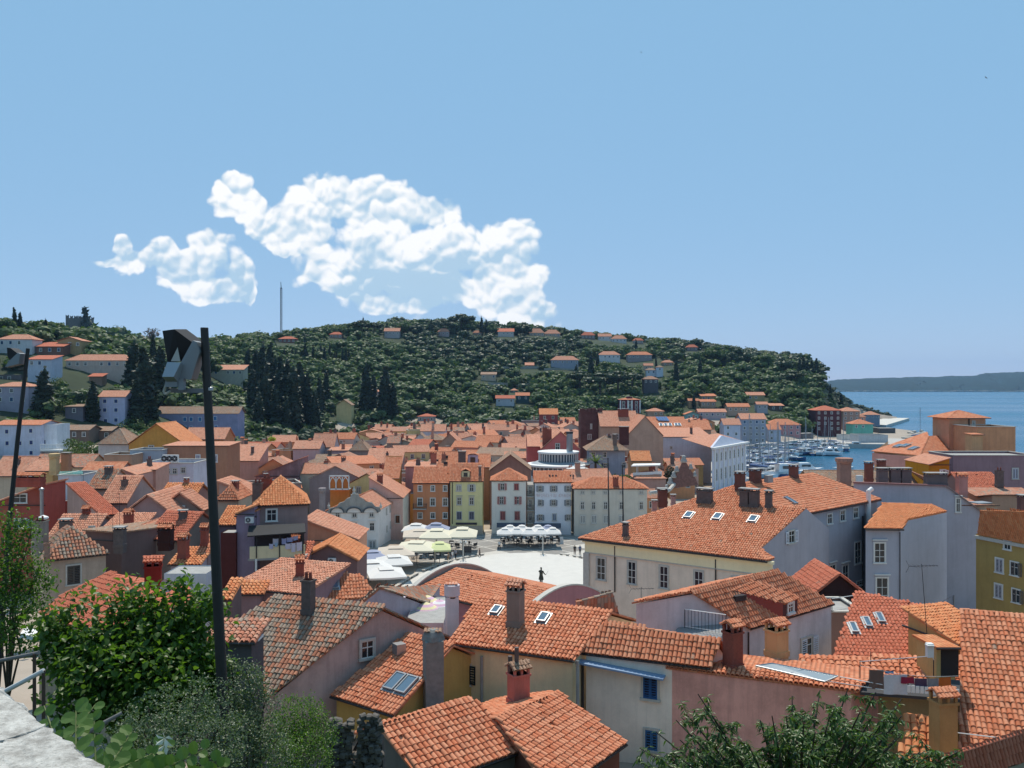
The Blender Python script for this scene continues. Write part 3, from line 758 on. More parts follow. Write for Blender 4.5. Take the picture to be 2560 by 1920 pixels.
def ac_unit(H,wall,px,py,label,w=0.85,h=0.65,d=0.32):
    p,n,t = H.pl[wall][:3]; c = hit(px,py,p,n); r = Vector((-n.y,n.x,0)); c = c + n * (d / 2 + 0.02)
    root = thing('air_conditioner',label,'air conditioner',c - UPZ * h / 2,'air conditioner units on walls')
    MB().obox(c,r,n,UPZ,w,d,h).build('case',M['acwhite'],root)
    f = MB(); k = c + n * (d / 2 + 0.01) - r * (w * 0.12)
    f.cyl(k - n * 0.01,k + n * 0.012,h * 0.4,h * 0.4,16); f.build('fan_opening',M['darkmetal'],root)
    g = MB(); g.cyl(k + n * 0.012,k + n * 0.03,h * 0.09,h * 0.09,8)
    for i in range(3):
        a = i * math.pi / 3; dd = r * math.cos(a) + UPZ * math.sin(a); g.obox(k + n * 0.02,dd,n,dd.cross(n),h * 0.78,0.012,0.02)
    g.build('fan_guard',M['acwhite'],root)
    b = MB()
    for q in (-1,1): b.obox(c + r * (q * w * 0.35) - UPZ * (h / 2 + 0.03) - n * 0.02,r,n,UPZ,0.04,d + 0.05,0.05)
    b.build('bracket',M['darkmetal'],root)
def antenna(p,h,label,yagi=True,ang=0.4,lean=0.0,size=1.0):
    p = Vector(p); root = thing('roof_antenna',label,'antenna',p,'television antennas on roofs')
    top = p + Vector((lean,0,h)); MB().cyl(p,top,0.022,0.016,6).build('mast',M['darkmetal'],root)
    if yagi:
        d = Vector((math.cos(ang),math.sin(ang),0)); s = Vector((-d.y,d.x,0)); mb = MB(); k = top - UPZ * 0.12
        mb.cyl(k - d * 0.5 * size,k + d * 0.65 * size,0.014,0.014,5)
        for i in range(7): q = k + d * (-0.35 + i * 0.15) * size; L = (0.28 - i * 0.02) * size; mb.cyl(q - s * L,q + s * L,0.008,0.008,4)
        for e in (-1,1): q = k - d * 0.5 * size; mb.cyl(q,q - d * 0.12 * size + UPZ * (e * 0.22 * size),0.01,0.01,4)
        mb.build('elements',M['darkmetal'],root)
def dish(c,aim,r,label):
    c = Vector(c); aim = Vector(aim).normalized(); root = thing('satellite_dish',label,'satellite dish',c)
    a = aim.orthogonal().normalized(); b = aim.cross(a); mb = MB(); n = 20; vs = [c - aim * r * 0.22]
    for j in (0.5,1.0):
        for i in range(n): t = 2 * math.pi * i / n; vs.append(c + (a * math.cos(t) + b * math.sin(t)) * (r * j) - aim * r * 0.22 * (1 - j * j))
    fs = [(0,1 + i,1 + (i + 1) % n) for i in range(n)] + [(1 + i,1 + n + i,1 + n + (i + 1) % n,1 + (i + 1) % n) for i in range(n)]
    mb.add(vs,fs); mb.build('reflector',simple('dish_grey',(0.42,0.41,0.40),0.6),root,smooth=True)
    m2 = MB(); m2.cyl(c - aim * r * 0.2,c - aim * r * 0.55 - UPZ * r * 0.3,0.03,0.03,6); m2.cyl(c - UPZ * r * 0.9,c + aim * r * 0.8,0.012,0.012,5); m2.build('bracket',M['darkmetal'],root)
    MB().cyl(c + aim * r * 0.75,c + aim * r * 0.95,0.04,0.03,8).build('receiver',M['acwhite'],root)
# ------------------------------------------------------------------ nearest houses (centre and right of the foreground)
n1 = gable4('tiled_house','small house with orange barrel tile roof at the bottom centre edge of the photo',(1062,1962),(1334,1866),(945,1816),(1176,1744),12.5,14.1,9.0,wall=(120,112,105),near=True,singles=300,pitch=0.27,course=0.36,lo=False,back_geo=True)
n2 = gable4('tiled_house','orange barrel tiled house with pink chimney, right of the bottom centre roof',(1385,1988),(1566,1857),(1244,1799),(1395,1728),12.0,13.6,8.0,wall=(110,70,58),near=True,singles=300,pitch=0.27,course=0.36,lo=False,back_geo=True)
ch = chimney_w(n2,Vector((0.35,47.6,12.9)),0.95,0.8,1.6,0.5,col=(196,118,104),cap='tiles',kind='brown')
mb = MB(); mb.cyl((0.25,47.5,14.6),(0.25,47.5,15.9),0.12,0.12,10); mb.cyl((-0.1,47.6,14.6),(-0.1,47.6,15.4),0.12,0.12,10); mb.build('flue_pipes',simple('rusty_flue',(0.12,0.085,0.075),.7,noise=.3),ch)
# long roof with two skylights
n4 = gable4('tiled_house','long yellow walled house with two small skylights and a tall tile capped chimney',(1118,1606),(1436,1650),(1200,1490),(1531,1530),14.5,16.2,8.0,wall=(240,216,172),walls={'l': (190,190,186)},near=True,singles=300,pitch=0.25,course=0.37,lo=False)
skylight(n4,'rf',1241,1530,0.55,0.85); skylight(n4,'rf',1359,1549,0.6,0.95)
ch = chimney(n4,'rf',1289,1562,0.85,0.8,2.15,col=(150,132,120),cap='tiles',kind='pale')
win(n4,'f',1159,1684,30,46,'open',(28,36,34))
drain_px(n4,'f',1206,1640,1760,0.09,'conc'); drain_px(n4,'f',1446,1650,1760,0.1,'conc')
n5 = gable4('tiled_house','pale pink house with closed blue shutters, right of the yellow walled long house',(1450,1630),(1775,1668),(1512,1556),(1803,1600),14.6,16.0,8.0,wall=(248,226,208),near=True,singles=300,pitch=0.25,course=0.37,lo=False)
win(n5,'f',1626,1717,36,56,'closed',(52,92,140)); win(n5,'f',1629,1850,30,50,'closed',(60,100,140))
p,n,t = n5.pl['f']; a = hit(1448,1648,p,n); b = hit(1664,1690,p,n); MB().obox((a + b) / 2 + n * 0.35,(b - a).normalized(),n,UPZ,(b - a).length,0.75,0.1).build('canopy',simple('blue_canopy',(0.20,0.30,0.45),0.5),n5.root)
drain_px(n5,'f',1458,1650,1800,0.09,'gutter')
# low pink house on the right with weathered coping tiles
n6 = gable4('tiled_house','dusty pink walled house with streaked wall below a low tile edge',(1664,1668),(2145,1728),(1690,1646),(2165,1702),14.3,14.5,8.0,wall=(232,168,152),near=True,singles=300,pitch=0.25,course=0.36,lo=False,gutter=False,back=2.5,dirt=0.6)
chb = chimney_w(n6,Pz(1832,1668,14.4),0.8,0.75,2.0,0.55,col='brick',cap='tiles',kind='new')
chy = chimney_w(n6,Pz(1968,1664,14.2) + Vector((0,2.0,0)),1.0,0.9,1.5,0.55,col=(214,170,120),cap='tiles',kind='new')
# glazed lean-to panel on that roof
pa = [Pz(1889,1664,14.9),Pz(1930,1658,15.1),Pz(2095,1690,15.1),Pz(2062,1704,14.9)]
oo = thing('glass_canopy','flat grey glazed panel lying beside the yellow tile capped chimney','canopy',pa[0])
o_,u_,v_,nn_ = plane_frame(pa); MB().slab(pa,nn_,0.06).build('pane',simple('grey_glazing',(0.28,0.33,0.36),0.15),oo)
mb = MB(); mb.tube(pa + [pa[0]],0.035,5); mb.cyl((pa[0] + pa[3]) / 2,(pa[1] + pa[2]) / 2,0.03,0.03,5); mb.build('frame',M['zinc'],oo)
n7 = gable4('tiled_house','house with large rounded orange tiles behind the laundry terrace',(1985,1712),(2420,1735),(1998,1640),(2400,1648),13.2,14.0,9.0,wall=(200,176,130),near=True,singles=300,pitch=0.32,course=0.42,lo=False)
# white house with dormer
n8 = gable4('tiled_house','white walled house with a long shed dormer on its orange tile roof',(1878,1570),(2087,1508),(1727,1479),(1940,1426),14.7,17.2,7.0,wall=(214,204,205),near=True,singles=300,pitch=0.25,course=0.36,lo=False,zback=16.75,back=0.95,back_geo=True,dirt=0.45)
def dormer_white():
    H = n8; p,n,u,v = H.pl['rf']
    a = roof_pt(H,'rf',1812,1469); b = roof_pt(H,'rf',1957,1552); c = roof_pt(H,'rf',1994,1535); d = roof_pt(H,'rf',1880,1452)
    h = 1.15; lo_,ro_ = b + UPZ * h,c + UPZ * h
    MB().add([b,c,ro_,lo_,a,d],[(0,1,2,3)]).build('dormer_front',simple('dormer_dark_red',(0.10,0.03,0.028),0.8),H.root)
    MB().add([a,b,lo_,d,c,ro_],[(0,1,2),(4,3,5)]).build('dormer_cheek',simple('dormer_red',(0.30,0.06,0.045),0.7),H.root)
    roof_face(H.root,None,[lo_ + (lo_ - a).normalized() * .2,ro_ + (ro_ - d).normalized() * .2,d,a],'new',0.25,0.36,0,True,lo=False)
    t = (c - b).normalized(); nrm = Vector((t.y,-t.x,0)); window_at(H,(b + c) / 2 + UPZ * 0.62,nrm if nrm.y < 0 else -nrm,t,0.6,0.6,'plain',fc='frame')
dormer_white()
MB().box(roof_pt(n8,'rf',1846,1502) + UPZ * 0.2,0.9,0.5,0.35,0.5).build('roof_hatch',M['darkmetal'],n8.root)
win(n8,'f',2016,1618,26,44,'half',(215,215,220)); win(n8,'f',1930,1638,18,12,'plain')
drain_px(n8,'f',1868,1580,1665,0.06)
def railing(name,label,pts,h=1.0,step=0.22,mat='darkmetal',top='white',bars=True):
    pts = [Vector(p) for p in pts]; root = thing(name,label,'railing',pts[0]); mb = MB()
    for a,b in zip(pts[:-1],pts[1:]):
        mb.cyl(a + UPZ * h,b + UPZ * h,0.03,0.03,6); mb.cyl(a + UPZ * 0.1,b + UPZ * 0.1,0.02,0.02,5)
    mb.build('handrail',M[top],root)
    for a,b in zip(pts[:-1],pts[1:]):
        k = max(1,int((b - a).length / step))
        for i in range(k + 1):
            q = a + (b - a) * (i / k); m2 = MB(); rr = 0.03 if i in (0,k) else 0.014; m2.cyl(q,q + UPZ * h,rr,rr,5); m2.build('post' if i in (0,k) else 'baluster',M[mat],root)
            if not bars and i not in (0,k): bpy.data.objects.remove(root.children[-1]) if False else None
    return root
# terrace with railing left of the white house
tl = Pz(1706,1572,15.2); tr = Pz(1812,1600,15.2)
tz = thing('roof_terrace','small grey roof deck with railing beside the white dormer house','terrace',tl)
fl = [Pz(1680,1585,15.0),Pz(1800,1606,15.0),Pz(1812,1560,15.0),Pz(1712,1552,15.0)]; MB().slab(fl,UPZ,0.2).build('deck',simple('grey_deck',(0.24,0.24,0.24),.8,noise=.2,nscale=6),tz)
railing('terrace_railing','light steel railing with thin bars on the small grey deck',[Pz(1712,1570,15.05),Pz(1815,1585,15.05)],1.15,0.2)
# tall near roof at the right edge (slope seen face on)
def right_edge_house():
    A = Pz(2398,1905,11.2); B = Pz(2640,1935,11.2); R1 = Pz(2402,1522,16.6); n = (B - A).cross(R1 - A).normalized(); R2 = hit(2640,1545,A,n)
    C = R2 + Vector((R2.x - B.x,R2.y - B.y,0)) * 0.6; D = R1 + Vector((R1.x - A.x,R1.y - A.y,0)) * 0.6; C.z = D.z = 13.5
    H = House(); H.root = thing('tiled_house','house with a steep orange tile roof seen face on at the right edge','house',((A + C) / 2).xy.to_3d() + Vector((0,0,8))); H.zb = 8
    return finish_gable(H,A,B,R1,R2,C,D,8.0,plaster((205,180,140)),'new',True,0.25,True,0.27,0.38,300,False,None,False)
n9 = right_edge_house()
n10 = gable4('tiled_house','house at the lower right corner with a low smooth red tile slope',(2300,1990),(2700,1850),(2345,1895),(2620,1810),13.5,14.6,8.5,wall=(190,170,150),kind='red',near=True,singles=200,pitch=0.24,course=0.4,lo=False)
# dormer-like ochre stair house right of centre
n11 = rect('stair_house','narrow ochre stair house with a sloping red tile roof below the white block',(2256,1560),(2396,1612),14.6,15.6,3.6,'mono_right',9.0,wall=(206,168,112),kind='orange',near=True,geo=True)
n12 = gable4('tiled_house','red roofed house with three narrow skylights between the white houses',(2078,1655),(2300,1662),(2140,1478),(2330,1520),12.2,15.0,6.0,wall=(200,190,180),kind='red',near=False,pitch=0.25,course=0.36,plane=True)
for (x,y) in ((2134,1574),(2168,1560),(2200,1549)): skylight(n12,'rf',x,y,0.45,1.1)
n13 = gable4('tiled_house','lower orange roof partly shaded just left of the right edge slope',(2244,1900),(2352,1915),(2268,1786),(2350,1795),11.6,13.2,8.0,wall=(205,176,130),kind='orange',near=True,singles=260,pitch=0.32,course=0.42,lo=False)
che = chimney_w(n13,Pz(2358,1890,12.0),0.95,0.85,2.7,0.15,col=(188,140,90),cap='tiles',kind='new')
# grey slab chimney, white round chimney and the ochre house with velux pair
n14 = gable4('tiled_house','ochre walled house with a pair of roof windows on orange tiles',(826,1738),(985,1788),(1017,1583),(1135,1612),12.5,15.0,8.0,wall=(196,160,92),near=True,singles=300,pitch=0.25,course=0.36,lo=False)
skylight(n14,'rf',1004,1713,0.78,1.3,2)
MB().box(roof_pt(n14,'rf',998,1634) + UPZ * 0.3,0.6,0.6,0.6,0.6).build('roof_vent',M['zinc'],n14.root)
g1 = thing('chimney_stack','tall grey concrete chimney slab with tile cap beside the black shuttered window','chimney',P(1083,1760,49))
mb = MB(); b0 = P(1083,1760,49); mb.box((b0.x,b0.y,8),1.0,0.9,P(1083,1600,49).z - 8,0.3,base=True); mb.build('shaft',simple('grey_stack',(0.22,0.215,0.20),.9,noise=.25,nscale=3),g1)
cz = P(1083,1600,49); mb = MB(); mb.lathe(cz,[(0.66,0),(0.6,.25),(0.45,.5),(0.3,.62)],4); mb.build('hood',simple('grey_stack',(0.2,0.2,0.19)),g1)
for i in range(5): inst('tile',tile_mesh(0.24,0.36,'brown'),g1,frame(cz + Vector((-0.42 + i * 0.2,-0.25,0.45)),Vector((1,0,0)),Vector((0,.95,.3)).normalized(),Vector((0,-.3,.95)).normalized()))
g2 = thing('chimney_stack','white plastered round headed chimney above the long orange roof','chimney',P(1130,1590,57))
b0 = P(1130,1590,57); mb = MB(); mb.box((b0.x,b0.y,10),0.78,0.78,P(1130,1490,57).z - 10,0.2,base=True); mb.build('shaft',plaster((214,205,208)),g2)
cz = P(1130,1490,57); MB().lathe(cz,[(0.42,0),(0.5,.06),(0.5,.72),(0.44,.75)],16).build('drum',plaster((214,205,208)),g2)
MB().lathe(cz,[(0.43,-0.08),(0.43,0.0)],16).build('dark_ring',M['darkmetal'],g2)
for i in range(4): inst('tile',tile_mesh(0.24,0.36,'pale'),g2,frame(cz + Vector((-0.33 + i * 0.2,-0.3,0.74)),Vector((1,0,0)),Vector((0,.97,.2)).normalized(),Vector((0,-.2,.97)).normalized()))
# big weathered roof
n15 = gable4('weathered_house','pinkish grey house under a broad weathered grey and orange mottled tile roof',(385,1700),(676,1738),(679,1492),(962,1518),13.0,16.8,8.0,wall=(196,168,160),near=True,singles=300,kind='old',pitch=0.24,course=0.35,lo=False,dirt=0.6,gutter=False)
chimney(n15,'rf',771,1532,0.62,0.6,2.0,col='darkplaster',cap='pots')
win(n15,'r',918,1623,30,42,'plain',fc='stone')
n16 = gable4('weathered_house','narrow house end with mottled tiles beside the terrace of striped umbrellas',(800,1585),(962,1514),(945,1466),(1037,1472),14.8,16.8,8.0,wall=(180,170,178),kind='old',near=True,singles=150,pitch=0.24,course=0.35,lo=False,plane=True,gutter=False)
n16b = gable4('weathered_house','small mottled tile roof gable in front of the pink arched roof',(1440,1540),(1545,1530),(1440,1505),(1530,1480),15.2,16.1,9.0,wall=(196,150,150),kind='old',near=True,pitch=0.24,course=0.35,singles=120,lo=False)
# ------------------------------------------------------------------ courthouse and the white block on the right of the square
def newhouse(name,label,loc,zb=0.0,cat='house',group=None):
    H = House(); H.root = thing(name,label,cat,(loc[0],loc[1],zb),group); H.zb = zb; H.pl = {}; return H
def wall(H,key,p,q,zt0,zt1,mat,zb=None,name='wall',ref=None):
    zb = H.zb if zb is None else zb
    mb = MB(); mb.add([(p.x,p.y,zb),(q.x,q.y,zb),(q.x,q.y,zt1),(p.x,p.y,zt0)],[(0,1,2,3)]); o = mb.build(name,mat,H.root)
    t = Vector((q.x - p.x,q.y - p.y,0)).normalized(); n = Vector((t.y,-t.x,0))
    if n.dot(p) > 0: n = -n      # faces the camera
    H.pl[key] = (Vector((p.x,p.y,zt0)),n,t); return o
def court():
    A = Pz(1446,1345,13.4); B = Pz(1932,1402,13.4); G = Pz(2017,1268,17.3); n = (B - A).cross(G - A).normalized()
    if n.z < 0: n = -n
    H = newhouse('courthouse','large cream courthouse with broad orange roof and three skylights beside the white oval',(A + G) / 2,cat='building')
    hp = lambda x,y: hit(x,y,A,n)
    Hh = hp(1838,1213); K = hp(1918,1262); B2 = hp(1898,1374)
    roof_face(H.root,None,[A,hp(1918,1401),B2,hp(2017,1268),K,Hh],'new',0.25,0.38,0,True)
    H.pl['rf'] = (A,n,(B - A).normalized(),n.cross((B - A).normalized()))
    tt = Vector((B.x - A.x,B.y - A.y,0)).normalized(); pn = Vector((-tt.y,tt.x,0))
    if pn.y < 0: pn = -pn
    # left slope running away, and the ridge behind
    E = A + pn * 17; Tp = Vector((Hh.x,Hh.y,Hh.z)) + pn * 6
    roof_face(H.root,None,[E,A,Hh,Tp],'new',0.25,0.38,0,True)
    ridge(H.root,A,Hh,'new'); ridge(H.root,Hh,Tp,'new'); ridge(H.root,K,hp(2017,1268),'new')
    # small return of the eave at the right end
    roof_face(H.root,None,[hp(1916,1401),Pz(1936,1396,13.45),B2 + Vector((.3,.3,0.05)),B2],'new',0.25,0.38,0,True)
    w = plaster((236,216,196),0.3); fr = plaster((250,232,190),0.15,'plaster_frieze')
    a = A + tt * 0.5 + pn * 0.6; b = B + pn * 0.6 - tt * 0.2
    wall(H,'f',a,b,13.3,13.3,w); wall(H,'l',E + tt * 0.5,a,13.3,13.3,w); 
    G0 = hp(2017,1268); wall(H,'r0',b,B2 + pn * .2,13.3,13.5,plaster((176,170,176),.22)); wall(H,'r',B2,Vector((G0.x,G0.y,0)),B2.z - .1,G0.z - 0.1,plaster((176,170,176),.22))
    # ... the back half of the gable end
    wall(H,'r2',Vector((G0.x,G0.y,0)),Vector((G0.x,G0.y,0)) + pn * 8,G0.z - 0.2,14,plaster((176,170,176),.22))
    p,nn,t = H.pl['f']
    mb = MB(); c = (a + b) / 2; ln = (b - a).length
    mb.obox(Vector((c.x,c.y,12.55)) + nn * 0.06,t,nn,UPZ,ln,0.12,1.3); mb.obox(Vector((c.x,c.y,13.1)) + nn * 0.2,t,nn,UPZ,ln + 0.3,0.4,0.28); mb.build('frieze',fr,H.root)
    mb = MB(); mb.obox(Vector((c.x,c.y,11.85)) + nn * 0.08,t,nn,UPZ,ln,0.16,0.1); mb.build('string_course',M['stone'],H.root)
    MB().obox(Vector((A.x,A.y,6)) + (a - A) * 0.9 + t * 0.25 + nn * 0.0,t,nn,UPZ,0.7,0.3,11.6).build('quoin',M['stone'],H.root)
    wins(H,'f',[(1503,1422),(1580,1432),(1660,1443),(1747,1456),(1840,1470)],20,55,'plain')
    off = n.cross((B - A).normalized()) * -0.05 - n * 0.14
    MB().cyl(A + off,hp(1918,1401) + off,0.11,0.11,8).build('gutter',M['gutter'],H.root)
    drain_px(H,'f',1538,1362,1480,0.07); drain_px(H,'f',1790,1398,1470,0.07)
    for x,y in ((1723,1290),(1795,1294),(1884,1300)): skylight(H,'rf',x - 1,y,0.85,1.25)
    chimney(H,'rf',1564,1340,0.5,0.5,1.2,col='darkplaster',cap='slab')
    chimney(H,'rf',1762,1256,1.6,0.8,1.3,col='darkplaster',cap='slab')
    chimney(H,'rf',1862,1264,0.9,0.8,1.6,col='darkplaster',cap='slab'); chimney(H,'rf',1886,1266,0.9,0.8,1.6,col='darkplaster',cap='slab')
    chimney(H,'rf',1922,1268,0.6,0.6,1.5,col='darkplaster',cap='slab')
    win(H,'r',1978,1342,14,30,'open',(225,225,228))
    # pink chimneys at the far left slope
    chimney_w(H,Pz(1683,1262,14.2),0.55,0.55,1.1,col=(200,150,140)); chimney_w(H,Pz(1636,1278,13.6),0.6,0.6,1.2,col=(196,140,130))
    chimney_w(H,Pz(1640,1262,14.0) + Vector((1.2,2,0)),1.2,1.0,1.7,col=(120,70,60))
    # carved stone crest at the far corner
    cr = thing('stone_crest','weathered stone gable crest with carved figures at the courthouse roof corner','sculpture',Pz(1695,1205,15.0))
    c = Pz(1712,1212,15.0); mb = MB()
    mb.add([c + Vector((-2.2,0,-0.6)),c + Vector((2.0,0,0.0)),c + Vector((1.5,0,1.2)),c + Vector((0.3,0,3.2)),c + Vector((-0.3,0,3.4)),c + Vector((-1.3,0,1.4)),c + Vector((-1.9,0,.5))] +
           [c + Vector((-2.2,.5,-0.6)),c + Vector((2.0,.5,0.0)),c + Vector((1.5,.5,1.2)),c + Vector((0.3,.5,3.2)),c + Vector((-0.3,.5,3.4)),c + Vector((-1.3,.5,1.4)),c + Vector((-1.9,.5,.5))],
           [tuple(range(7)),tuple(range(13,6,-1))] + [(i,7 + i,7 + (i + 1) % 7,(i + 1) % 7) for i in range(7)])
    mb.build('gable_panel',simple('red_stone',(0.22,0.11,0.09),.9,noise=.4),cr)
    for (dx,dz,s) in ((-2.6,-0.9,.45),(-2.1,0.0,.5),(-1.6,1.0,.45),(-1.15,1.9,.42),(-0.1,3.3,.5),(0.9,2.3,.38),(1.5,1.2,.35)):
        f = MB(); f.lathe(c + Vector((dx,0.2,dz)),[(s * .9,0),(s,s * .6),(s * .55,s * 1.3),(s * .65,s * 1.6),(s * .5,s * 2.0),(s * .1,s * 2.2)],9); f.build('figure',simple('grey_marble',(0.4,0.37,0.34),.9,noise=.35,nscale=3,bump=.5),cr,smooth=True)
    MB().tube([Pz(1625,1232,14.4),Pz(1672,1226,14.6),Pz(1690,1206,15.2)],0.28,8).build('scroll',M['stone'],cr)
    return H
ct = court()
def white_block():
    A = Pz(2020,1283,16.0); B = Pz(2203,1248,16.0); R = Pz(2031,1182,19.0); n = (B - A).cross(R - A).normalized()
    if n.z < 0: n = -n
    H = newhouse('white_town_house','white block with tall white flue pipe on its wall, behind the courthouse',(A + B) / 2 + Vector((0,6,0)),cat='building')
    hp = lambda x,y: hit(x,y,A,n)
    roof_face(H.root,None,[A,B,R,hp(1907,1201),hp(1846,1212),hp(1918,1264)],'pale' if False else 'new',0.26,0.4,0,True)
    t = Vector((B.x - A.x,B.y - A.y,0)).normalized(); pn = Vector((-t.y,t.x,0)); pn = pn if pn.y > 0 else -pn
    C = B + pn * 13; roof_face(H.root,None,[B,C,R + pn * 0.2],'new',0.26,0.4,0,False)
    H.pl['rf'] = (A,n,t,n.cross(t)); ridge(H.root,B,R,'new'); ridge(H.root,hp(1907,1201),R,'new')
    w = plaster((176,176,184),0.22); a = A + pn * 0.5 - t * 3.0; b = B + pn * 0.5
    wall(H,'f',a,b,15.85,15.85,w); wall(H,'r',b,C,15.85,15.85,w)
    wins(H,'f',[(2074,1297),(2106,1289),(2139,1282)],11,25,'plain',fc='frame'); win(H,'f',2144,1382,14,52,'plain',fc='frame')
    wins(H,'f',[(2081,1440),(2113,1440)],14,54,'hood',fc='frame'); win(H,'f',2148,1458,13,10,'plain',fc='frame'); win(H,'f',2150,1488,12,30,'plain',fc='frame')
    skylight(H,'rf',1976,1254,0.7,1.5)
    for x,y,ww in ((1850,1214,0.9),(1888,1206,1.3),(1984,1194,0.9)): chimney(H,'rf',x,y,ww,0.8,1.3,col=(120,80,70),cap='slab')
    MB().box(hp(1896,1206) + Vector((0.9,-0.9,.5)),0.7,0.7,0.8,.4).build('vent_box',M['conc'],H.root)
    off = -H.pl['rf'][3] * 0.05 - n * 0.12; MB().cyl(A + off,B + off,0.1,0.1,6).build('gutter',M['gutter'],H.root)
    p,nn,tt = H.pl['f']; q = hit(2162,1330,p,nn) + nn * 0.45; mb = MB(); mb.cyl(Vector((q.x,q.y,4)),Vector((q.x,q.y,17.3)),0.28,0.28,12); mb.cyl(Vector((q.x,q.y,17.2)),Vector((q.x + .5,q.y + .2,17.5)),0.28,0.28,12); mb.build('flue_pipe',M['white'],H.root)
    drain_px(H,'f',2155,1290,1500,0.08)
    return H
wb = white_block()
# wing with a small red roof, plain grey-white front
wg = newhouse('white_wing','lower white wing with a small shaded orange roof against the tall white wall',(38,92,0),cat='building')
Ya = 95.0; a = P(2164,1320,Ya); b = P(2251,1321,Ya); c = Pz(2272,1299,a.z); d = Pz(2368,1278,a.z)
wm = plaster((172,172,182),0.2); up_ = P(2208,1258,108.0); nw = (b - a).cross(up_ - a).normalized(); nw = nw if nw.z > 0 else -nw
hw_ = lambda x,y: hit(x,y,a,nw)
k1,k2 = hw_(2271,1299),hw_(2367,1279)
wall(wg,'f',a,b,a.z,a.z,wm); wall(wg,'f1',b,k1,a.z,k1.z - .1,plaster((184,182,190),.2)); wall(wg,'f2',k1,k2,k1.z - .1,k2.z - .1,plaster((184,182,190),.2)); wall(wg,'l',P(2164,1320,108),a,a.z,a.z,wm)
roof_face(wg.root,None,[a + Vector((-.2,-.3,0)),b + Vector((.1,-.3,0)),k1,k2,hw_(2330,1262),up_],'orange',0.26,0.4,0,True)
MB().cyl(a + Vector((-.2,-.4,-.1)),b + Vector((.2,-.4,-.1)),0.1,0.1,6).build('gutter',M['gutter'],wg.root)
win(wg,'f',2199,1382,24,50,'hood',fc='frame'); win(wg,'f',2205,1476,26,64,'hood',fc='frame'); drain_px(wg,'f',2249,1330,1500,0.05)
# tall plain gable wall building
tw = newhouse('white_gable_house','tall blank white gable wall with sloping right shoulder at the right of the photo',(50,116,0),cat='building')
Yt = 112.0; t0 = P(2134,1206,Yt); t1 = P(2364,1214,Yt); t2 = P(2468,1290,Yt); 
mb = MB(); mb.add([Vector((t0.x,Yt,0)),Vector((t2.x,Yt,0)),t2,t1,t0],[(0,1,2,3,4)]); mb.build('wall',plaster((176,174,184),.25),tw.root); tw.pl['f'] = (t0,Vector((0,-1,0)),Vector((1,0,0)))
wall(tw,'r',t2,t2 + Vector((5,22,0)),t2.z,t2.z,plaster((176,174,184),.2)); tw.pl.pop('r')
roof_face(tw.root,None,[t2 + Vector((.3,0,0)),t2 + Vector((5.3,22,0)),t1 + Vector((5,22,0)),t1],'mixed',0.26,0.4,0,False)
MB().obox((t0 + t1) / 2,(t1 - t0).normalized(),Vector((0,1,0)),UPZ,(t1 - t0).length,0.5,0.18).build('coping',plaster((150,110,108),.5),tw.root)
MB().obox((t2 + t1) / 2,(t1 - t2).normalized(),Vector((0,1,0)),(t1 - t2).cross(Vector((0,1,0))).normalized(),(t1 - t2).length,0.5,0.14).build('coping',plaster((150,130,128),.5),tw.root)
win(tw,'f',2395,1263,8,34,'hood',fc='frame'); drain_px(tw,'f',2384,1488,1580,0.06,'zinc')
chimney_w(tw,Vector((t1.x - 0.9,Yt + 0.8,t1.z)),2.6,1.0,1.3,col=(110,98,98),cap='slab')
for x in (2230,2262,2290): chimney_w(tw,P(x,1206,Yt) + Vector((0,3,0)),1.2,0.9,1.3,col=(120,100,98),cap='slab')
# neighbours along the ridge of the white block
mh = rect('brown_house','brown house with pot topped chimneys rising in front of the bay',(2030,1215),(2300,1215),None or 15.6,17.0,8,'gable',0.0,wall=(150,112,104),Y=130.0,kind='brown')
chimney_w(mh,P(2110,1205,128),1.6,1.4,2.7,col=(172,128,112),cap='round')
chimney_w(mh,P(2172,1200,128),1.0,0.9,2.4,col='brick',cap='slab'); chimney_w(mh,P(2203,1200,128),1.0,0.9,2.7,col='brick',cap='slab')
chimney_w(mh,P(2235,1210,128),1.2,0.9,2.0,col=(120,95,90),cap='slab')
MB().box(P(2148,1196,127),0.9,0.5,0.9,0).build('vent_box',M['acwhite'],mh.root)
# apricot house with corner hip roof and the tower
ap = newhouse('apricot_house','apricot corner house with hipped tile roof and three skylights on the waterfront',(85,165,0),cat='building')
Ze = 17.2; A = Pz(2177,1127,Ze); B = Pz(2300,1138,Ze); Cc = Pz(2440,1122,Ze); Tp = Pz(2322,1090,20.0)
n_ = (B - A).cross(Tp - A).normalized(); n_ = n_ if n_.z > 0 else -n_; T2 = hit(2330,1078,A,n_)
roof_face(ap.root,None,[A,B,Tp,hit(2318,1079,A,n_)],'new',0.26,0.4,0,False); ap.pl['rf'] = (A,n_,(B - A).normalized(),n_.cross((B - A).normalized()))
n2_ = (Cc - B).cross(Tp - B).normalized(); n2_ = n2_ if n2_.z > 0 else -n2_
roof_face(ap.root,None,[B,Cc,Cc + Vector((6,9,.5)),hit(2375,1086,B,n2_),Tp],'new',0.26,0.4,0,False); ap.pl['rr'] = (B,n2_,(Cc - B).normalized(),n2_.cross((Cc - B).normalized()))
ridge(ap.root,B,Tp,'new')
pw = plaster((214,170,130),.25); inn = ((B - A).normalized() * -0.6) + Vector((0,.5,0))
wall(ap,'f',A + Vector((.8,.4,0)),B + Vector((-.3,.7,0)),Ze - .1,Ze - .1,pw); wall(ap,'r',B + Vector((-.3,.7,0)),Cc,Ze - .1,Ze - .1,plaster((210,150,100),.25))
wall(ap,'l',A + Vector((16,30,0)),A + Vector((.8,.4,0)),Ze - .1,Ze - .1,pw)
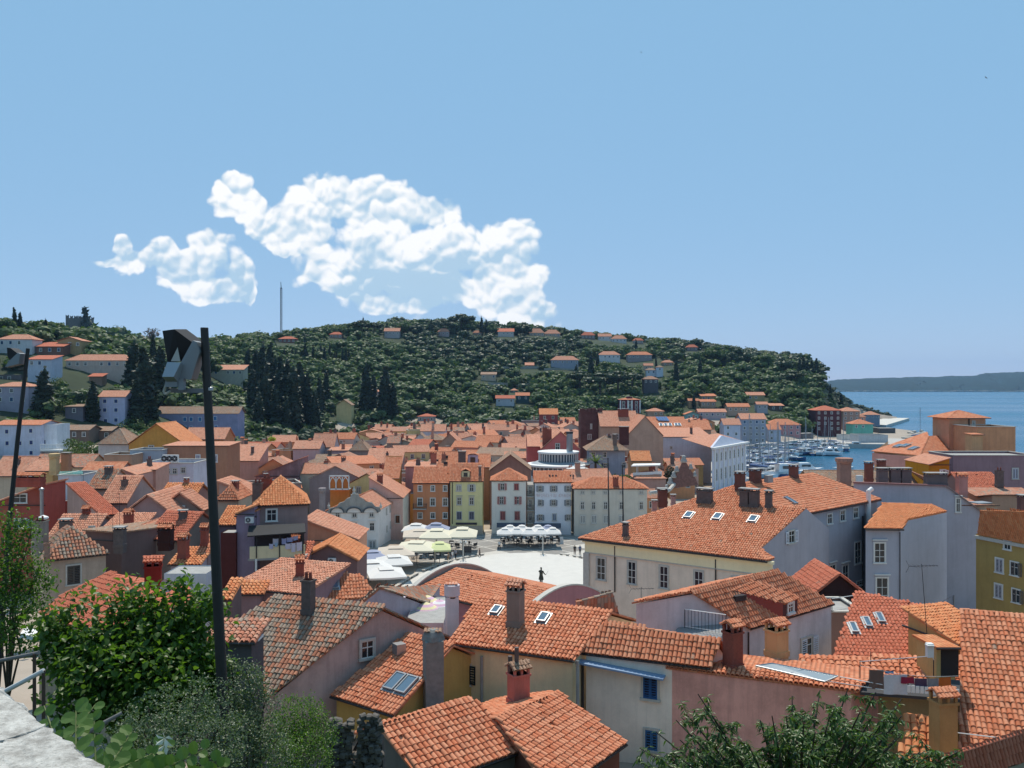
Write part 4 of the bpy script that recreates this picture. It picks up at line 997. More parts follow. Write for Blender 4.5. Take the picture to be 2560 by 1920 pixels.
p,nn,tt = ap.pl['f']; MB().obox((A + B) / 2 + Vector((0,.5,-1.5)) + nn * .1,tt,nn,UPZ,(B - A).length - .8,0.3,2.2).build('frieze',plaster((206,150,138),.25),ap.root)
wins(ap,'f',[(2218,1180),(2272,1177)],9,24,'plain'); drain_px(ap,'f',2311,1145,1195,.1)
for x,y in ((2246,1116),(2264,1115),(2284,1122)): skylight(ap,'rf',x,y,1.2,1.6)
MB().box(hit(2386,1117,B,n2_) + UPZ * .3,1.2,0.9,0.7).build('roof_vent',M['darkmetal'],ap.root)
tr_ = rect('rooftop_tower','orange rooftop tower with shallow tiled hip roof standing against the sea',(2368,1045),(2478,1039),24.0,24.9,8.0,'hip',17.0,wall=(206,150,118),Y=168.0,over=0.7,cat='tower')
win(tr_,'f',2434,1058,5,10,'plain'); drain_px(tr_,'f',2422,1045,1068,.12)
tb = rect('rooftop_box','plain orange flat roofed rooftop block right of the tower',(2440,1070),(2544,1066),22.0,None,9.0,'flat',14.0,wall=(206,150,112),Y=160.0,parapet=0.3,cat='building')
rect('rooftop_shed','tiny tiled shed in front of the rooftop tower',(2430,1086),(2462,1086),20.4,21.2,3.0,'mono',16.0,wall=(206,160,118),Y=157.0)
mu = rect('mustard_house','mustard yellow house end with white window under a plain tile slope',(2322,1161),(2378,1163),16.0,18.4,9.0,'mono_left',0.0,wall=(190,128,30),walls={'r': (150,120,128)},Y=140.0,kind='pale')
win(mu,'f',2357,1187,12,24,'half',(225,225,225),fc='frame')
gw = rect('mauve_wall_house','long mauve grey wall behind the mustard house at the right edge',(2380,1140),(2600,1118),15.5,None,9.0,'flat',0.0,wall=(150,122,128),Y=146.0,parapet=0.2)
wins(gw,'f',[(2538,1184)],12,26,'closed',(190,190,205))
r1 = rect('red_roof_house','plain red roofed house right of the tile topped pink chimney',(2414,1226),(2520,1232),14.2,16.6,9.0,'gable',0.0,wall=(150,120,112),Y=130.0,kind='red',geo=True,pitch=.28)
chimney_w(r1,P(2498,1215,126),0.9,0.8,2.2,col='darkplaster',cap='pots')
chimney_w(r1,P(2404,1232,122),1.2,1.0,2.2,col=(190,140,132),cap='tiles')
r2 = rect('tiled_house','orange tiled house low at the right edge above the ochre facade',(2478,1236),(2640,1248),12.6,14.6,8.0,'gable',0.0,wall=(170,140,120),Y=118.0,kind='mixed',geo=True,pitch=.28)
r3 = rect('tiled_house','patched orange roof with open hatch right of the tall white gable',(2404,1262),(2500,1268),12.0,14.2,9.0,'gable',0.0,wall=(190,170,150),Y=112.0,kind='mixed',geo=True,pitch=.28)
MB().box(P(2450,1256,110),2.2,1.6,0.1,.3).build('sheet_patch',M['zinc'],r3.root)
oc = newhouse('ochre_house','ochre yellow house with pale framed windows at the right edge',(54,92,0))
A = Pz(2440,1334,13.0); B = Pz(2640,1372,13.0); wall(oc,'f',A,B,13,13,plaster((178,150,92),.3)); R_ = Pz(2452,1275,16.0)
n_ = (B - A).cross(R_ - A).normalized(); n_ = n_ if n_.z > 0 else -n_
roof_face(oc.root,None,[A + Vector((0,-.4,0)),B + Vector((0,-.4,0)),hit(2660,1280,A,n_),R_],'orange',0.26,0.4,0,True)
p,nn,tt = oc.pl['f']; MB().obox((A + B) / 2 + nn * .12 - UPZ * .35,tt,nn,UPZ,(B - A).length,.25,.35).build('cornice',M['stone'],oc.root)
wins(oc,'f',[(2519,1363)],14,20,'plain',fc='frame'); wins(oc,'f',[(2499,1414),(2497,1478)],16,34,'closed',(190,184,190),fc='frame'); wins(oc,'f',[(2537,1422),(2541,1490)],16,32,'half',(110,100,96),fc='frame')
chimney_w(oc,Pz(2556,1300,14.6),0.8,0.8,2.6,col=(120,90,84))
# arch-gabled hall with orange roof beside the square
hall = rect('arched_hall','long orange roofed hall with curved pink end walls in front of the white oval',(-8.6,78.4,11.8),(0.4,69.9,11.8),None,13.0,10.0,'gable',1.0,wall=(170,118,122),world=True,geo=True,pitch=.25,course=.36,cat='building')
def arch_wall(H,p,q,sag,mat,thick=0.4,low=-4.0):
    d = q - p; t = d.normalized(); up = UPZ; nn = Vector((-t.y,t.x,0)); k = 16; vs = []
    for i in range(k + 1):
        s = i / k; vs.append(p + d * s + up * (sag * (1 - (2 * s - 1) ** 2)))
    poly = [p + up * low] + vs + [q + up * low]; m = len(poly)
    mb = MB(); mb.add([v - nn * thick / 2 for v in poly] + [v + nn * thick / 2 for v in poly],[tuple(range(m)),tuple(range(2 * m - 1,m - 1,-1))] + [(i,m + i,m + (i + 1) % m,(i + 1) % m) for i in range(m)]); mb.build('arched_end_wall',mat,H.root)
    e = MB()
    for a,b in zip(vs[:-1],vs[1:]): e.obox((a + b) / 2 + up * 0.06,(b - a).normalized(),nn,nn.cross((b - a).normalized()),(b - a).length * 1.02,thick + 0.12,0.12)
    e.build('coping',M['stone'],H.root)
dB = (hall.C - hall.B); dA = (hall.D - hall.A); ex = Vector((.69,-.66,0)) * 0.35
arch_wall(hall,hall.B - dB * 0.04 + ex - UPZ * .4,hall.C + dB * 0.10 + ex - UPZ * .5,1.9,plaster((176,122,126),.3))
arch_wall(hall,hall.A - dA * 0.08 - ex - UPZ * .4,hall.D + dA * 0.05 - ex - UPZ * .5,1.9,plaster((150,140,132),.3))
# ------------------------------------------------------------------ the square
def plaza():
    g = struct(MB().prism([(-60,84),(30,84),(40,182),(-52,182)],-1.0,0.12).build('plaza_paving',simple('joint_stone',(0.50,0.47,0.42),0.85,noise=.12,nscale=1.5)))
    cx,cy,rx,ry = 2,120,19,36
    el = [(cx + rx * math.cos(t * math.pi / 36),cy + ry * math.sin(t * math.pi / 36)) for t in range(72)]
    # grey slabs between pale strips
    ang = math.radians(38); ca,sa = math.cos(ang),math.sin(ang); S = 4.6; st = 0.42; gm = simple('grey_paving',(0.25,0.235,0.215),0.9,noise=0.22,nscale=.8,bump=.1)
    me = MB(); me.box((0,0,0),S - st,S - st,0.02); m = bpy.data.meshes.new('paving_panel'); m.from_pydata([tuple(v) for v in me.v],[],me.f); m.materials.append(gm)
    for i in range(-22,23):
        for j in range(-22,23):
            x = -8 + (i * ca - j * sa) * S; y = 140 + (i * sa + j * ca) * S
            if not (-48 < x < 34 and 100 < y < 180): continue
            e = ((x - cx) / (rx + 2.2)) ** 2 + ((y - cy) / (ry + 2.2)) ** 2
            if e < 1: continue
            u,v = pix((x,y,0))
            if not (840 < u < 1470 and v < 1500): continue
            o = inst('paving_panel',m,g,Matrix.Translation((x,y,0.125)) @ Matrix.Rotation(ang,4,'Z'))
    struct(MB().prism(el,0.0,0.30).build('oval_paving',simple('white_stone_floor',(0.56,0.535,0.49),0.7,noise=.07,nscale=.6)))
    # ring of pale kerb benches round the oval
    k = 0
    for t in np.arange(math.radians(28),math.radians(200),math.radians(3.4)):
        if math.radians(72) < t < math.radians(112): continue
        x,y = cx + (rx + .6) * math.cos(t),cy + (ry + .6) * math.sin(t); tx,ty = -(rx) * math.sin(t),ry * math.cos(t); a = math.atan2(ty,tx)
        if k % 6 == 5: k += 1; continue
        k += 1
        c = Vector((x,y,.12)); 
        root = thing('stone_bench','pale stone bench block in the curved row around the oval','bench',c,'stone benches around the oval')
        MB().box(c + UPZ * 0.34,1.9,0.5,0.12,a).build('seat',M['stone'],root); R = Matrix.Rotation(a,3,'Z')
        for q in (-1,1): MB().box(c + R @ Vector((q * .65,0,0)),0.35,0.4,0.3,a,base=True).build('leg',M['stone'],root)
plaza()
# ---- houses along the far side of the square
GS = 'house fronts along the far side of the square'
Yq = 176.0
s1 = rect('square_house','orange plastered house with small balcony on the far side of the square',(1030,1208),(1123,1206),None,13.0,8.0,'gable',0,wall=(208,140,100),Y=177.0,geo=True,pitch=.3,course=.42,group=GS,dirt=.25)
for y,w_,h_ in ((1221,9,14),(1255,11,19),(1289,10,14)): wins(s1,'f',[(1050,y),(1082,y),(1113,y)],w_,h_,'plain',fc='frame')
def balcony(H,wall_,px,py,w,d=0.9,h=1.0):
    p,n,t = H.pl[wall_]; c = hit(px,py,p,n); 
    o = MB().obox(c + n * d / 2 - UPZ * .08,t,n,UPZ,w,d,.16).build('balcony',M['stone'],H.root)
    mb = MB(); k = int(w / .16)
    for i in range(k + 1): q = c + n * d + t * (-w / 2 + w * i / k); mb.cyl(q,q + UPZ * h,.018,.018,4)
    mb.obox(c + n * d + UPZ * h,t,n,UPZ,w,.06,.06)
    for e in (-1,1):
        for i in range(5): q = c + t * (e * w / 2) + n * (d * i / 5); mb.cyl(q,q + UPZ * h,.018,.018,4)
        mb.obox(c + t * (e * w / 2) + n * d / 2 + UPZ * h,t,n,UPZ,.06,d,.06)
    mb.build('railing',M['darkmetal'],o)
balcony(s1,'f',1050,1271,2.6)
s2 = rect('square_house','pale yellow house with dormer on the far side of the square',(1123,1203),(1209,1203),None,14.0,8.0,'gable',0,wall=(226,214,158),Y=176.0,geo=True,pitch=.3,course=.42,group=GS,dirt=.2)
win(s2,'f',1147,1220,11,15,'closed',(214,208,200)); win(s2,'f',1179,1220,10,16,'open',(206,206,206)); wins(s2,'f',[(1148,1253),(1179,1253)],10,17,'hood'); wins(s2,'f',[(1148,1289),(1179,1289)],11,19,'closed',(120,118,132))
p,n,t = s2.pl['f']; c = hit(1166,1309,p,n); MB().obox(c + n * .08,t,n,UPZ,4.2,.12,.42).build('shop_sign',simple('sign_dark',(.05,.04,.05),.6),s2.root)
MB().obox(hit(1166,1328,p,n) + n * .05,t,n,UPZ,6.6,.08,2.2).build('shop_front',plaster((186,170,150)),s2.root)
def small_dormer(H,px,py,w=1.6,h=1.3,col=(215,200,160)):
    p,n,u,v = H.pl['rf']; b = hit(px,py,p,n); out = Vector((u.y,-u.x,0)); out = out if out.y < 0 else -out
    mb = MB(); mb.obox(b + UPZ * h * .35 - out * 1.0,u,out,UPZ,w,2.0,h * 1.3); o = mb.build('dormer',plaster(col),H.root)
    zt = b.z + h * 1.0; e = Vector((b.x,b.y,zt))
    roof_face(H.root,o,[e - out * 2.2 - u * (w / 2 + .2),e + out * .3 - u * (w / 2 + .2),e + out * .3 + UPZ * .5,e - out * 2.2 + UPZ * .5],'new',.25,.36,0,False,deck=.06)
    roof_face(H.root,o,[e + out * .3 + u * (w / 2 + .2),e - out * 2.2 + u * (w / 2 + .2),e - out * 2.2 + UPZ * .5,e + out * .3 + UPZ * .5],'new',.25,.36,0,False,deck=.06)
    MB().obox(b + UPZ * h * .45 + out * .02,u,out,UPZ,w * .5,.05,h * .6).build('pane',M['glass'],o)
small_dormer(s2,1164,1194); chimney(s2,'rf',1200,1188,.5,.5,1.6,col='darkplaster')
s3 = rect('square_house','white house with red shutters and pyramid roof on the square',(1226,1202),(1318,1202),None,12.9,7.6,'hip',0,wall=(226,220,208),Y=176.5,geo=True,pitch=.3,course=.42,group=GS,dirt=.15)
RS = (178,96,92)
win(s3,'f',1256,1217,10,16,'open',RS); win(s3,'f',1291,1217,11,16,'closed',RS); win(s3,'f',1254,1251,10,19,'open',RS); win(s3,'f',1292,1251,11,19,'half',RS); wins(s3,'f',[(1257,1289),(1293,1289)],12,21,'closed',RS)
s3b = rect('square_house','narrow link house with three stacked balconies between white house fronts',(1317,1211),(1336,1211),None,11.0,7.0,'flat',0,wall=(206,196,178),Y=177.5,group=GS)
for y in (1225,1259,1292): win(s3b,'f',1326,y,7,20,'plain')
for y in (1240,1275,1306): balcony(s3b,'f',1326,y,1.6,.7)
s4 = rect('square_house','bluish white house with grey shutters and faint wall lettering on the square',(1334,1206),(1431,1206),None,12.3,8.0,'gable',0,wall=(222,222,226),Y=175.5,geo=True,pitch=.3,course=.42,group=GS,dirt=.15)
GSH = (128,130,136)
wins(s4,'f',[(1350,1222),(1384,1222),(1420,1222),(1384,1257),(1420,1257),(1351,1294),(1421,1294)],9,14,'open',GSH); win(s4,'f',1350,1257,9,14,'half',GSH); win(s4,'f',1386,1293,9,16,'closed',(160,166,180))
def faded_lettering(H,wall_,x0,x1,y0,y1,mat):
    # a line of painted letters too weathered to read: broken strokes
    p,n,t = H.pl[wall_]; mb = MB(); x = x0; R0 = random.Random(4)
    while x < x1:
        w = R0.uniform(2.4,3.6)
        for (fx,fy,gx,gy) in R0.sample([(0,0,0,1),(0,1,1,1),(0,.5,1,.5),(1,0,1,1),(0,0,1,0)],3):
            a = hit(x + fx * w,y1 + (y0 - y1) * fy,p,n) + n * .012; b = hit(x + gx * w,y1 + (y0 - y1) * gy,p,n) + n * .012
            mb.obox((a + b) / 2,(b - a).normalized(),n,n.cross((b - a).normalized()),(b - a).length,.012,.09)
        x += w + R0.choice([1.4,1.4,1.6,4.5])
    stuff(mb.build('faded_lettering',mat,H.root))
faded_lettering(s4,'f',1340,1426,1235,1242,simple('faded_pink',(.60,.50,.50),.9))
for x in (1374,1382,1390,1426,1433): chimney(s4,'rf',x,1191,.22,.22,.35,col='darkplaster',cap='none')
drain_px(s4,'f',1431,1210,1330,.09); drain_px(s2,'f',1131,1206,1310,.08); drain_px(s2,'f',1124,1206,1330,.08)
s5 = rect('square_house','long low grey house with pale closed shutters on the square',(1432,1222),(1622,1222),None,11.2,8.0,'hip',0,wall=(204,196,182),Y=174.0,geo=True,pitch=.3,course=.42,group=GS,dirt=.25)
wins(s5,'f',[(1456,1231),(1483,1231),(1513,1231),(1553,1231),(1603,1231)],9,9,'closed',(196,190,180)); wins(s5,'f',[(1456,1264),(1484,1264),(1514,1264),(1553,1264),(1603,1264)],9,18,'plain'); wins(s5,'f',[(1457,1298),(1485,1298),(1515,1298),(1553,1298)],12,20,'closed',(214,210,202))
chimney(s5,'rf',1539,1215,1.0,.9,1.5,col='brick',cap='tiles')
# awnings over the cafe fronts
def awning(label,x0,x1,y0,y1,Y0,Y1,mat):
    a,b = P(x0,y0,Y0),P(x1,y0,Y0); c,d = P(x1,y1,Y1),P(x0,y1,Y1)
    root = thing('shop_awning',label,'awning',(a + c) / 2); o,u,v,n = plane_frame([d,c,b,a]); MB().slab([d,c,b,a],n,.06).build('canvas',mat,root)
    MB().tube([d,d + (a - d) * 0.98],.03,5).tube([c,c + (b - c) * .98],.03,5).build('arms',M['darkmetal'],root)
navy = simple('navy_canvas',(.07,.075,.10),.8)
awning('dark grey awning under the red shuttered white house',1242,1312,1307,1318,175.5,173.4,navy); awning('dark grey awning under the grey shuttered house',1334,1402,1308,1320,174.8,172.4,navy)
# ---- white baroque house on the left of the square
A = Pz(817,1281,7.2); B = Pz(946,1278,7.2); Cc = Pz(983,1257,7.2); t = (B - A).normalized(); sv = Vector((Cc.x - B.x,Cc.y - B.y,0))
wh = newhouse('baroque_house','white house with curved baroque gable and arched cornice on the left of the square',(A + Cc) / 2)
wm = plaster((228,226,222),.22); wall(wh,'f',A,B,7.4,7.4,wm); wall(wh,'r',B,Cc,7.6,7.6,plaster((232,226,220),.25)); wall(wh,'l',A + sv,A,7.2,7.2,wm)
p,n,tt = wh.pl['f']
def px_poly(H,key,pts,thick,mat,name,off=0.0):
    p,n,t = H.pl[key]; v = [hit(x,y,p,n) + n * off for x,y in pts]; mb = MB(); mb.slab(v,n,thick); return mb.build(name,mat,H.root)
par = [(817,1284),(822,1272),(832,1268),(840,1269),(848,1258),(860,1254),(868,1246),(876,1243),(877,1236),(896,1235),(899,1243),(908,1246),(914,1254),(930,1256),(938,1266),(950,1268),(952,1277)]
px_poly(wh,'f',par + [(946,1281),(817,1284)],.5,plaster((170,168,162),.75),'gable_parapet',.15)
for x0,x1 in ((826,860),(866,904),(908,944)):
    m = (x0 + x1) / 2; w2 = (x1 - x0) / 2; arc = [(m + w2 * math.cos(math.pi * i / 12),1281 - 13 * math.sin(math.pi * i / 12)) for i in range(13)]
    px_poly(wh,'f',arc,.3,wm,'arched_bay',.17)
    p3 = [hit(x,y,p,n) + n * .38 for x,y in arc]; MB().tube(p3,.14,5).build('cornice_arch',simple('dark_cornice',(.10,.11,.12),.8),wh.root)
wins(wh,'f',[(844,1288),(886,1286),(929,1285)],10,14,'plain'); wins(wh,'f',[(887,1316),(930,1317)],11,20,'hood',fc='frame'); win(wh,'f',844,1312,11,18,'hood',fc='frame'); wins(wh,'f',[(931,1361)],16,20,'closed',(206,206,204))
MB().lathe(hit(885,1234,p,n),[(.35,0),(.2,.3),(.3,.6),(.15,.9),(.05,1.3)],8).build('finial',M['stone'],wh.root)
for x in (822,952): MB().lathe(hit(x,1270,p,n) + n * .1,[(.25,0),(.25,.5),(.12,.6),(.05,1.0)],8).build('finial',M['stone'],wh.root)
Rr = hit(896,1236,p,n) + Vector((0,0,-.3)); Rb = Rr + sv * 1.0
roof_face(wh.root,None,[B + Vector((.3,0,.25)),Cc + Vector((.4,0,.25)),Rb,Rr],'pale',.26,.4,0,True); roof_face(wh.root,None,[A + sv + Vector((-.3,0,.2)),A + Vector((-.3,0,.2)),Rr,Rb],'new',.26,.4,0,True)
wins(wh,'r',[(966,1279),(975,1272),(967,1322),(976,1312)],2,14,'plain'); chimney_w(wh,Pz(807,1290,7.0) + Vector((-.3,1,0)),.9,.8,4.0,col=(150,140,140),cap='round')
ph = rect('pink_house','pink house with yellow side beside the baroque white house',(920,1245),(1009,1245),None,12.4,12.6,'mono_right',0,wall=(206,170,158),walls={'r': (226,216,196)},Y=168.0,kind='pale')
chimney_w(ph,P(950,1216,170),1.0,.9,2.0,col='brick',cap='tiles'); win(ph,'f',994,1298,10,18,'closed',(110,66,40)); win(ph,'f',932,1232,10,18,'closed',(196,180,176))
yh = rect('yellow_house','narrow yellow house end with blue shutters beside the pink house',(1022,1234),(1036,1232),None,12.0,8.0,'flat',0,wall=(214,176,96),Y=182.0)
ty = rect('roof_extension','small ochre roof extension with tiled top behind the pink house',(955,1196),(998,1196),None,14.8,6.0,'mono',6,wall=(214,164,92),Y=182.0)
# parasols on the square
PM = {'cream': simple('cream_canvas',(.66,.61,.47),.9),'white': simple('white_canvas',(.66,.64,.61),.9),'lime': simple('lime_canvas',(.60,.62,.32),.9),'beige': simple('beige_canvas',(.56,.48,.39),.9),'dusk': simple('grey_blue_canvas',(.30,.32,.42),.9)}
def parasol(label,px,py,z,sx,sy,mat,rz=0.0,rise=.8,group='square parasols over the cafe terraces',base=0.12):
    """square parasol: centre of canopy rim seen at px,py at height z"""
    c = Pz(px,py,z); root = thing('parasol',label,'parasol',(c.x,c.y,base),group); R = Matrix.Rotation(rz,3,'Z'); ring = []
    for i in range(8):
        k = [(-1,-1),(0,-1.0),(1,-1),(1,0),(1,1),(0,1),(-1,1),(-1,0)][i]; ring.append(c + R @ Vector((k[0] * sx / 2,k[1] * sy / 2,-.06 if i % 2 else 0)))
    top = [c + R @ Vector((a * sx * .12,b * sy * .12,rise)) for a,b in ((-1,-1),(1,-1),(1,1),(-1,1))]
    mb = MB(); mb.add(ring + top + [r - UPZ * .25 for r in ring],[(0,1,9,8),(1,2,9),(2,3,10,9),(3,4,10),(4,5,11,10),(5,6,11),(6,7,8,11),(7,0,8),(8,9,10,11)] + [(i,12 + i,12 + (i + 1) % 8,(i + 1) % 8) for i in range(8)])
    mb.build('canopy',mat,root)
    v = MB(); v.add([c + R @ Vector((a * sx * .2,b * sy * .2,rise * .96)) for a,b in ((-1,-1),(1,-1),(1,1),(-1,1))] + [c + UPZ * (rise * 1.28)],[(0,1,4),(1,2,4),(2,3,4),(3,0,4)]); v.build('vent_flap',mat,root)
    MB().cyl(Vector((c.x,c.y,base)),c + UPZ * rise,.05,.05,8).build('pole',M['darkmetal'],root); MB().box((c.x,c.y,base),.7,.7,.12,base=True).build('foot',M['conc'],root)
    rb = MB()
    for r in ring[::2]: rb.cyl(c + UPZ * (rise - .1),r - UPZ * .02,.018,.018,4)
    rb.build('ribs',M['darkmetal'],root)
# left cluster
parasol('large white parasol nearest the baroque house',925,1418,3.0,6.5,7.5,PM['white'],.25,.9)
parasol('large white parasol with open corner beside the paving',965,1432,3.0,5.2,6.5,PM['white'],.25,.7)
parasol('grey blue shaded parasol behind the white ones',930,1390,2.8,5,5,PM['dusk'],.25,.8)
parasol('white parasol tucked right of the baroque house corner',985,1402,3.0,5,6,PM['white'],.25,.8)
parasol('beige parasol between the white and the cream ones',990,1378,3.0,6,7,PM['beige'],.1,.7)
parasol('cream parasol left of the lime one',1042,1366,3.2,6.4,7.5,PM['cream'],-.05,.8)
parasol('lime green parasol at the edge of the cafe terrace',1099,1368,3.1,3.6,5.0,PM['lime'],.1,.8)
parasol('beige parasol behind the cream row',1050,1334,3.1,6,7,PM['beige'],.1,.7)
parasol('long cream parasol in the middle of the back row',1092,1336,3.4,5.6,7,PM['cream'],.0,.9)
parasol('cream parasol at the right end of the back row',1156,1334,3.4,5.2,7,PM['cream'],.0,1.0)
parasol('white parasol close to the orange house front',1040,1322,3.0,5,5,PM['white'],.0,.9); parasol('small grey blue parasol by the orange house front',1090,1322,3.1,5,4,PM['dusk'],.0,1.0)
for i,(x,y) in enumerate(((1262,1331),(1292,1330),(1322,1331),(1352,1331),(1382,1330),(1275,1324),(1305,1324),(1345,1324),(1370,1324))):
    lab = ['leftmost of the front row of white parasols before the red shuttered house','second white parasol from the left in the front row','middle white parasol of the front row','fourth white parasol from the left in the front row','rightmost white parasol of the front row',
           'leftmost white parasol of the rear row','second white parasol of the rear row','third white parasol of the rear row','rightmost white parasol of the rear row'][i]
    parasol(lab,x,y,2.9,2.9,3.6,PM['white'] if i not in (5,8) else PM['dusk'] if i == 8 else PM['white'],0.02,.75)
# cafe tables and chairs under the parasols
cm = simple('cafe_chair',(.05,.05,.055),.6); tm = simple('cafe_table',(.45,.44,.42),.5)
def cafe_proto():
    t = thing('cafe_table','x','table',(0,0,0),'cafe tables under the parasols'); MB().cyl((0,0,.72),(0,0,.76),.4,.4,12).build('table_top',tm,t); MB().cyl((0,0,.02),(0,0,.72),.03,.03,6).build('leg',cm,t); MB().cyl((0,0,0),(0,0,.03),.25,.25,10).build('base',cm,t)
    c = thing('cafe_chair','x','chair',(0,0,0),'cafe chairs under the parasols'); MB().box((0,0,.45),.44,.44,.05).build('seat',cm,c); MB().box((0,.21,.72),.44,.04,.45).build('backrest',cm,c)
    for a,b in ((-1,-1),(1,-1),(1,1),(-1,1)): MB().cyl((a * .19,b * .19,0),(a * .19,b * .19,.45),.018,.018,4).build('leg',cm,c)
    return t,c
tp,cp = cafe_proto(); first = [True]
rowsx = [(1262 + 18 * i,y) for y in (1352,1360) for i in range(8)] + [(1030 + 22 * i,y) for y in (1398,) for i in range(5)] + [(1130 + 16 * i,1368) for i in range(4)]
seen_lab = {}
for (x,y) in rowsx:
    q = Pz(x + random.uniform(-4,4),y + random.uniform(-2,2),.12)
    area = 'white' if x > 1240 else 'cream' 
    L_ = 'small round cafe table under the %s parasols' % area
    if first[0]: tp.location = q; tp['label'] = L_; ORG[tp.name] = q
    else: copy_tree(tp,q,0,1,L_)
    for k in range(3):
        a = random.uniform(0,6.3); loc = q + Vector((math.cos(a) * .75,math.sin(a) * .75,0)); Lc = 'dark cafe chair at a table under the %s parasols' % area
        if first[0]: cp.location = loc; cp.rotation_euler = (0,0,a - math.pi / 2); cp['label'] = Lc; first[0] = False
        else: copy_tree(cp,loc,a - math.pi / 2,1,Lc)
# lamp posts, flag poles
def lamp_post(px,py,h,label):
    c = Pz(px,py,.12); root = thing('lamp_post',label,'lamp post',c,'pale lamp posts of the square'); pm = simple('pale_post',(.5,.48,.43),.7)
    MB().cyl(c,c + UPZ * h,.13,.10,10).build('post',pm,root); MB().box(c,.9,.9,.25,base=True).build('base',M['stone'],root)
    mb = MB(); mb.box(c + UPZ * h * .86,.9,.08,.08); mb.build('arm',M['darkmetal'],root)
    for q in (-1,1): MB().lathe(c + Vector((q * .42,0,h * .86)),[(.05,0),(.16,.1),(.16,.35),(.08,.45)],8).build('lantern',M['acwhite'],root)
lamp_post(1158,1402,3.4,'pale lamp post at the left end of the bench row'); lamp_post(1357,1388,3.6,'pale lamp post at the right bench row by the white parasols'); lamp_post(1087,1414,2.8,'pale lamp post under the lime parasol')
for i,(x,y,yt,L_) in enumerate(((1523,1345,1148,'tall flagpole left of the chimney on the grey house'),(1559,1345,1165,'tall flagpole right of the chimney on the grey house'))):
    b = P(x,y,168.0); b.z = 0; tp_ = P(x - 3,yt,168.0); r = thing('flagpole',L_,'flagpole',b,'flagpoles at the square'); MB().cyl(b,tp_,.16,.10,8).build('pole',M['darkmetal'],r); MB().lathe(tp_,[(.12,0),(.18,.12),(.05,.3)],8).build('finial',M['darkmetal'],r)
# information board and tree pots
c = Pz(1168,1392,.12); r = thing('sign_board','small dark notice board standing by the bench row','sign',c); MB().box(c + UPZ * 1.3,1.5,.08,1.1).build('panel',M['darkmetal'],r); MB().cyl(c + Vector((-.5,0,0)),c + Vector((-.5,0,.8)),.04,.04,6).cyl(c + Vector((.5,0,0)),c + Vector((.5,0,.8)),.04,.04,6).build('legs',M['darkmetal'],r)
c = Pz(1404,1360,.12); r = thing('sign_board','white menu easel at the right of the cafe terrace','sign',c); mb = MB(); mb.add([c + Vector((-.4,0,0)),c + Vector((.4,0,0)),c + Vector((.3,.25,1.3)),c + Vector((-.3,.25,1.3)),c + Vector((-.4,.5,0)),c + Vector((.4,.5,0))],[(0,1,2,3),(5,4,3,2)]); mb.build('panel',M['acwhite'],r)
# ------------------------------------------------------------------ houses on the left of the middle ground
RC = random.Random(11)
def zat(py,Y): return CZ - (py - CY) / F * Y
def R_(label,xa,xb,y,Y,L,rise,roof='gable',wall=(190,160,150),kind='new',zb=2.0,yb=None,geo=None,name='tiled_house',**kw):
    """house whose front eave runs from pixel xa to xb on row y (yb at its right end) at distance Y"""
    A = P(xa,y,Y)
    if yb is None: B = P(xb,y,Y)
    else: B = Pz(xb,yb,A.z)
    H = rect(name,label,A,B,None,A.z + rise,L,roof,zb,wall=wall,kind=kind,world=True,geo=(Y < 125) if geo is None else geo,pitch=kw.pop('pitch',.26),course=kw.pop('course',.38),**kw)
    if roof in ('gable','hip','mono') and RC.random() < .6:
        c = H.A.lerp(H.B,RC.uniform(.2,.8)).lerp(H.D.lerp(H.C,.5),RC.uniform(.25,.55)); c.z = A.z + rise * .45
        chimney_w(H,c,RC.uniform(.55,.9),.6,RC.uniform(1.0,1.9),RC.uniform(-.3,.3),col=RC.choice(['darkplaster','brick',(176,120,100),(190,160,140)]),cap=RC.choice(['slab','pots','tiles']))
    return H
# coral house
co = R_('coral red house with white double windows at the left edge of the roofs',-30,113,1262,115.0,6.0,2.7,'mono_left',(168,92,78),'pale',3.0,walls={'r': (196,96,82)})  # right wall takes a lighter coral: sunlight put into its colour
win(co,'f',50,1246,28,22,'plain',fc='frame'); win(co,'f',52,1308,26,22,'half',(150,190,210),fc='frame')
cob = rect('coral_annex','low coral red rear wing of the coral house with sloped parapet',co.B + Vector((.2,.3,-.8)) + Vector((-8,5.5,0)),co.B + Vector((.2,5.8,-.8)),None,None,14.0,'flat',3.0,wall=(196,96,82),world=True,parapet=.6)  # same lighter coral as the sunlit right wall
ac_unit(cob,'r',221,1271,'air conditioner on the coral red wall')
chimney_w(co,P(76,1205,114),3.2,1.4,0.6,col=(168,84,70),cap='tiles')
fp = thing('flue_pipe','tall grey metal flue pipe in front of the coral house','flue',P(105,1300,112)); MB().cyl(P(105,1305,112),P(104,1226,112),.22,.22,10).build('pipe',M['zinc'],fp); MB().lathe(P(104,1226,112),[(.25,0),(.32,.1),(.3,.25),(.05,.4)],10).build('cowl',M['zinc'],fp)
fp = thing('flue_pipe','short dark flue with pale cowl beside the weathered roof','flue',P(108,1330,95)); MB().cyl(P(108,1335,95),P(108,1300,95),.42,.42,10).build('pipe',M['conc'],fp); MB().lathe(P(108,1298,95),[(.45,0),(.55,.1),(.5,.25),(.05,.45)],10).build('cowl',M['acwhite'],fp)
l2 = R_('low red roof with a square brick chimney below the coral house',116,232,1342,98,7.0,1.9,'gable',(180,160,165),'pale',3)
chimney(l2,'rf',165,1330,1.1,.9,1.2,col='darkplaster')
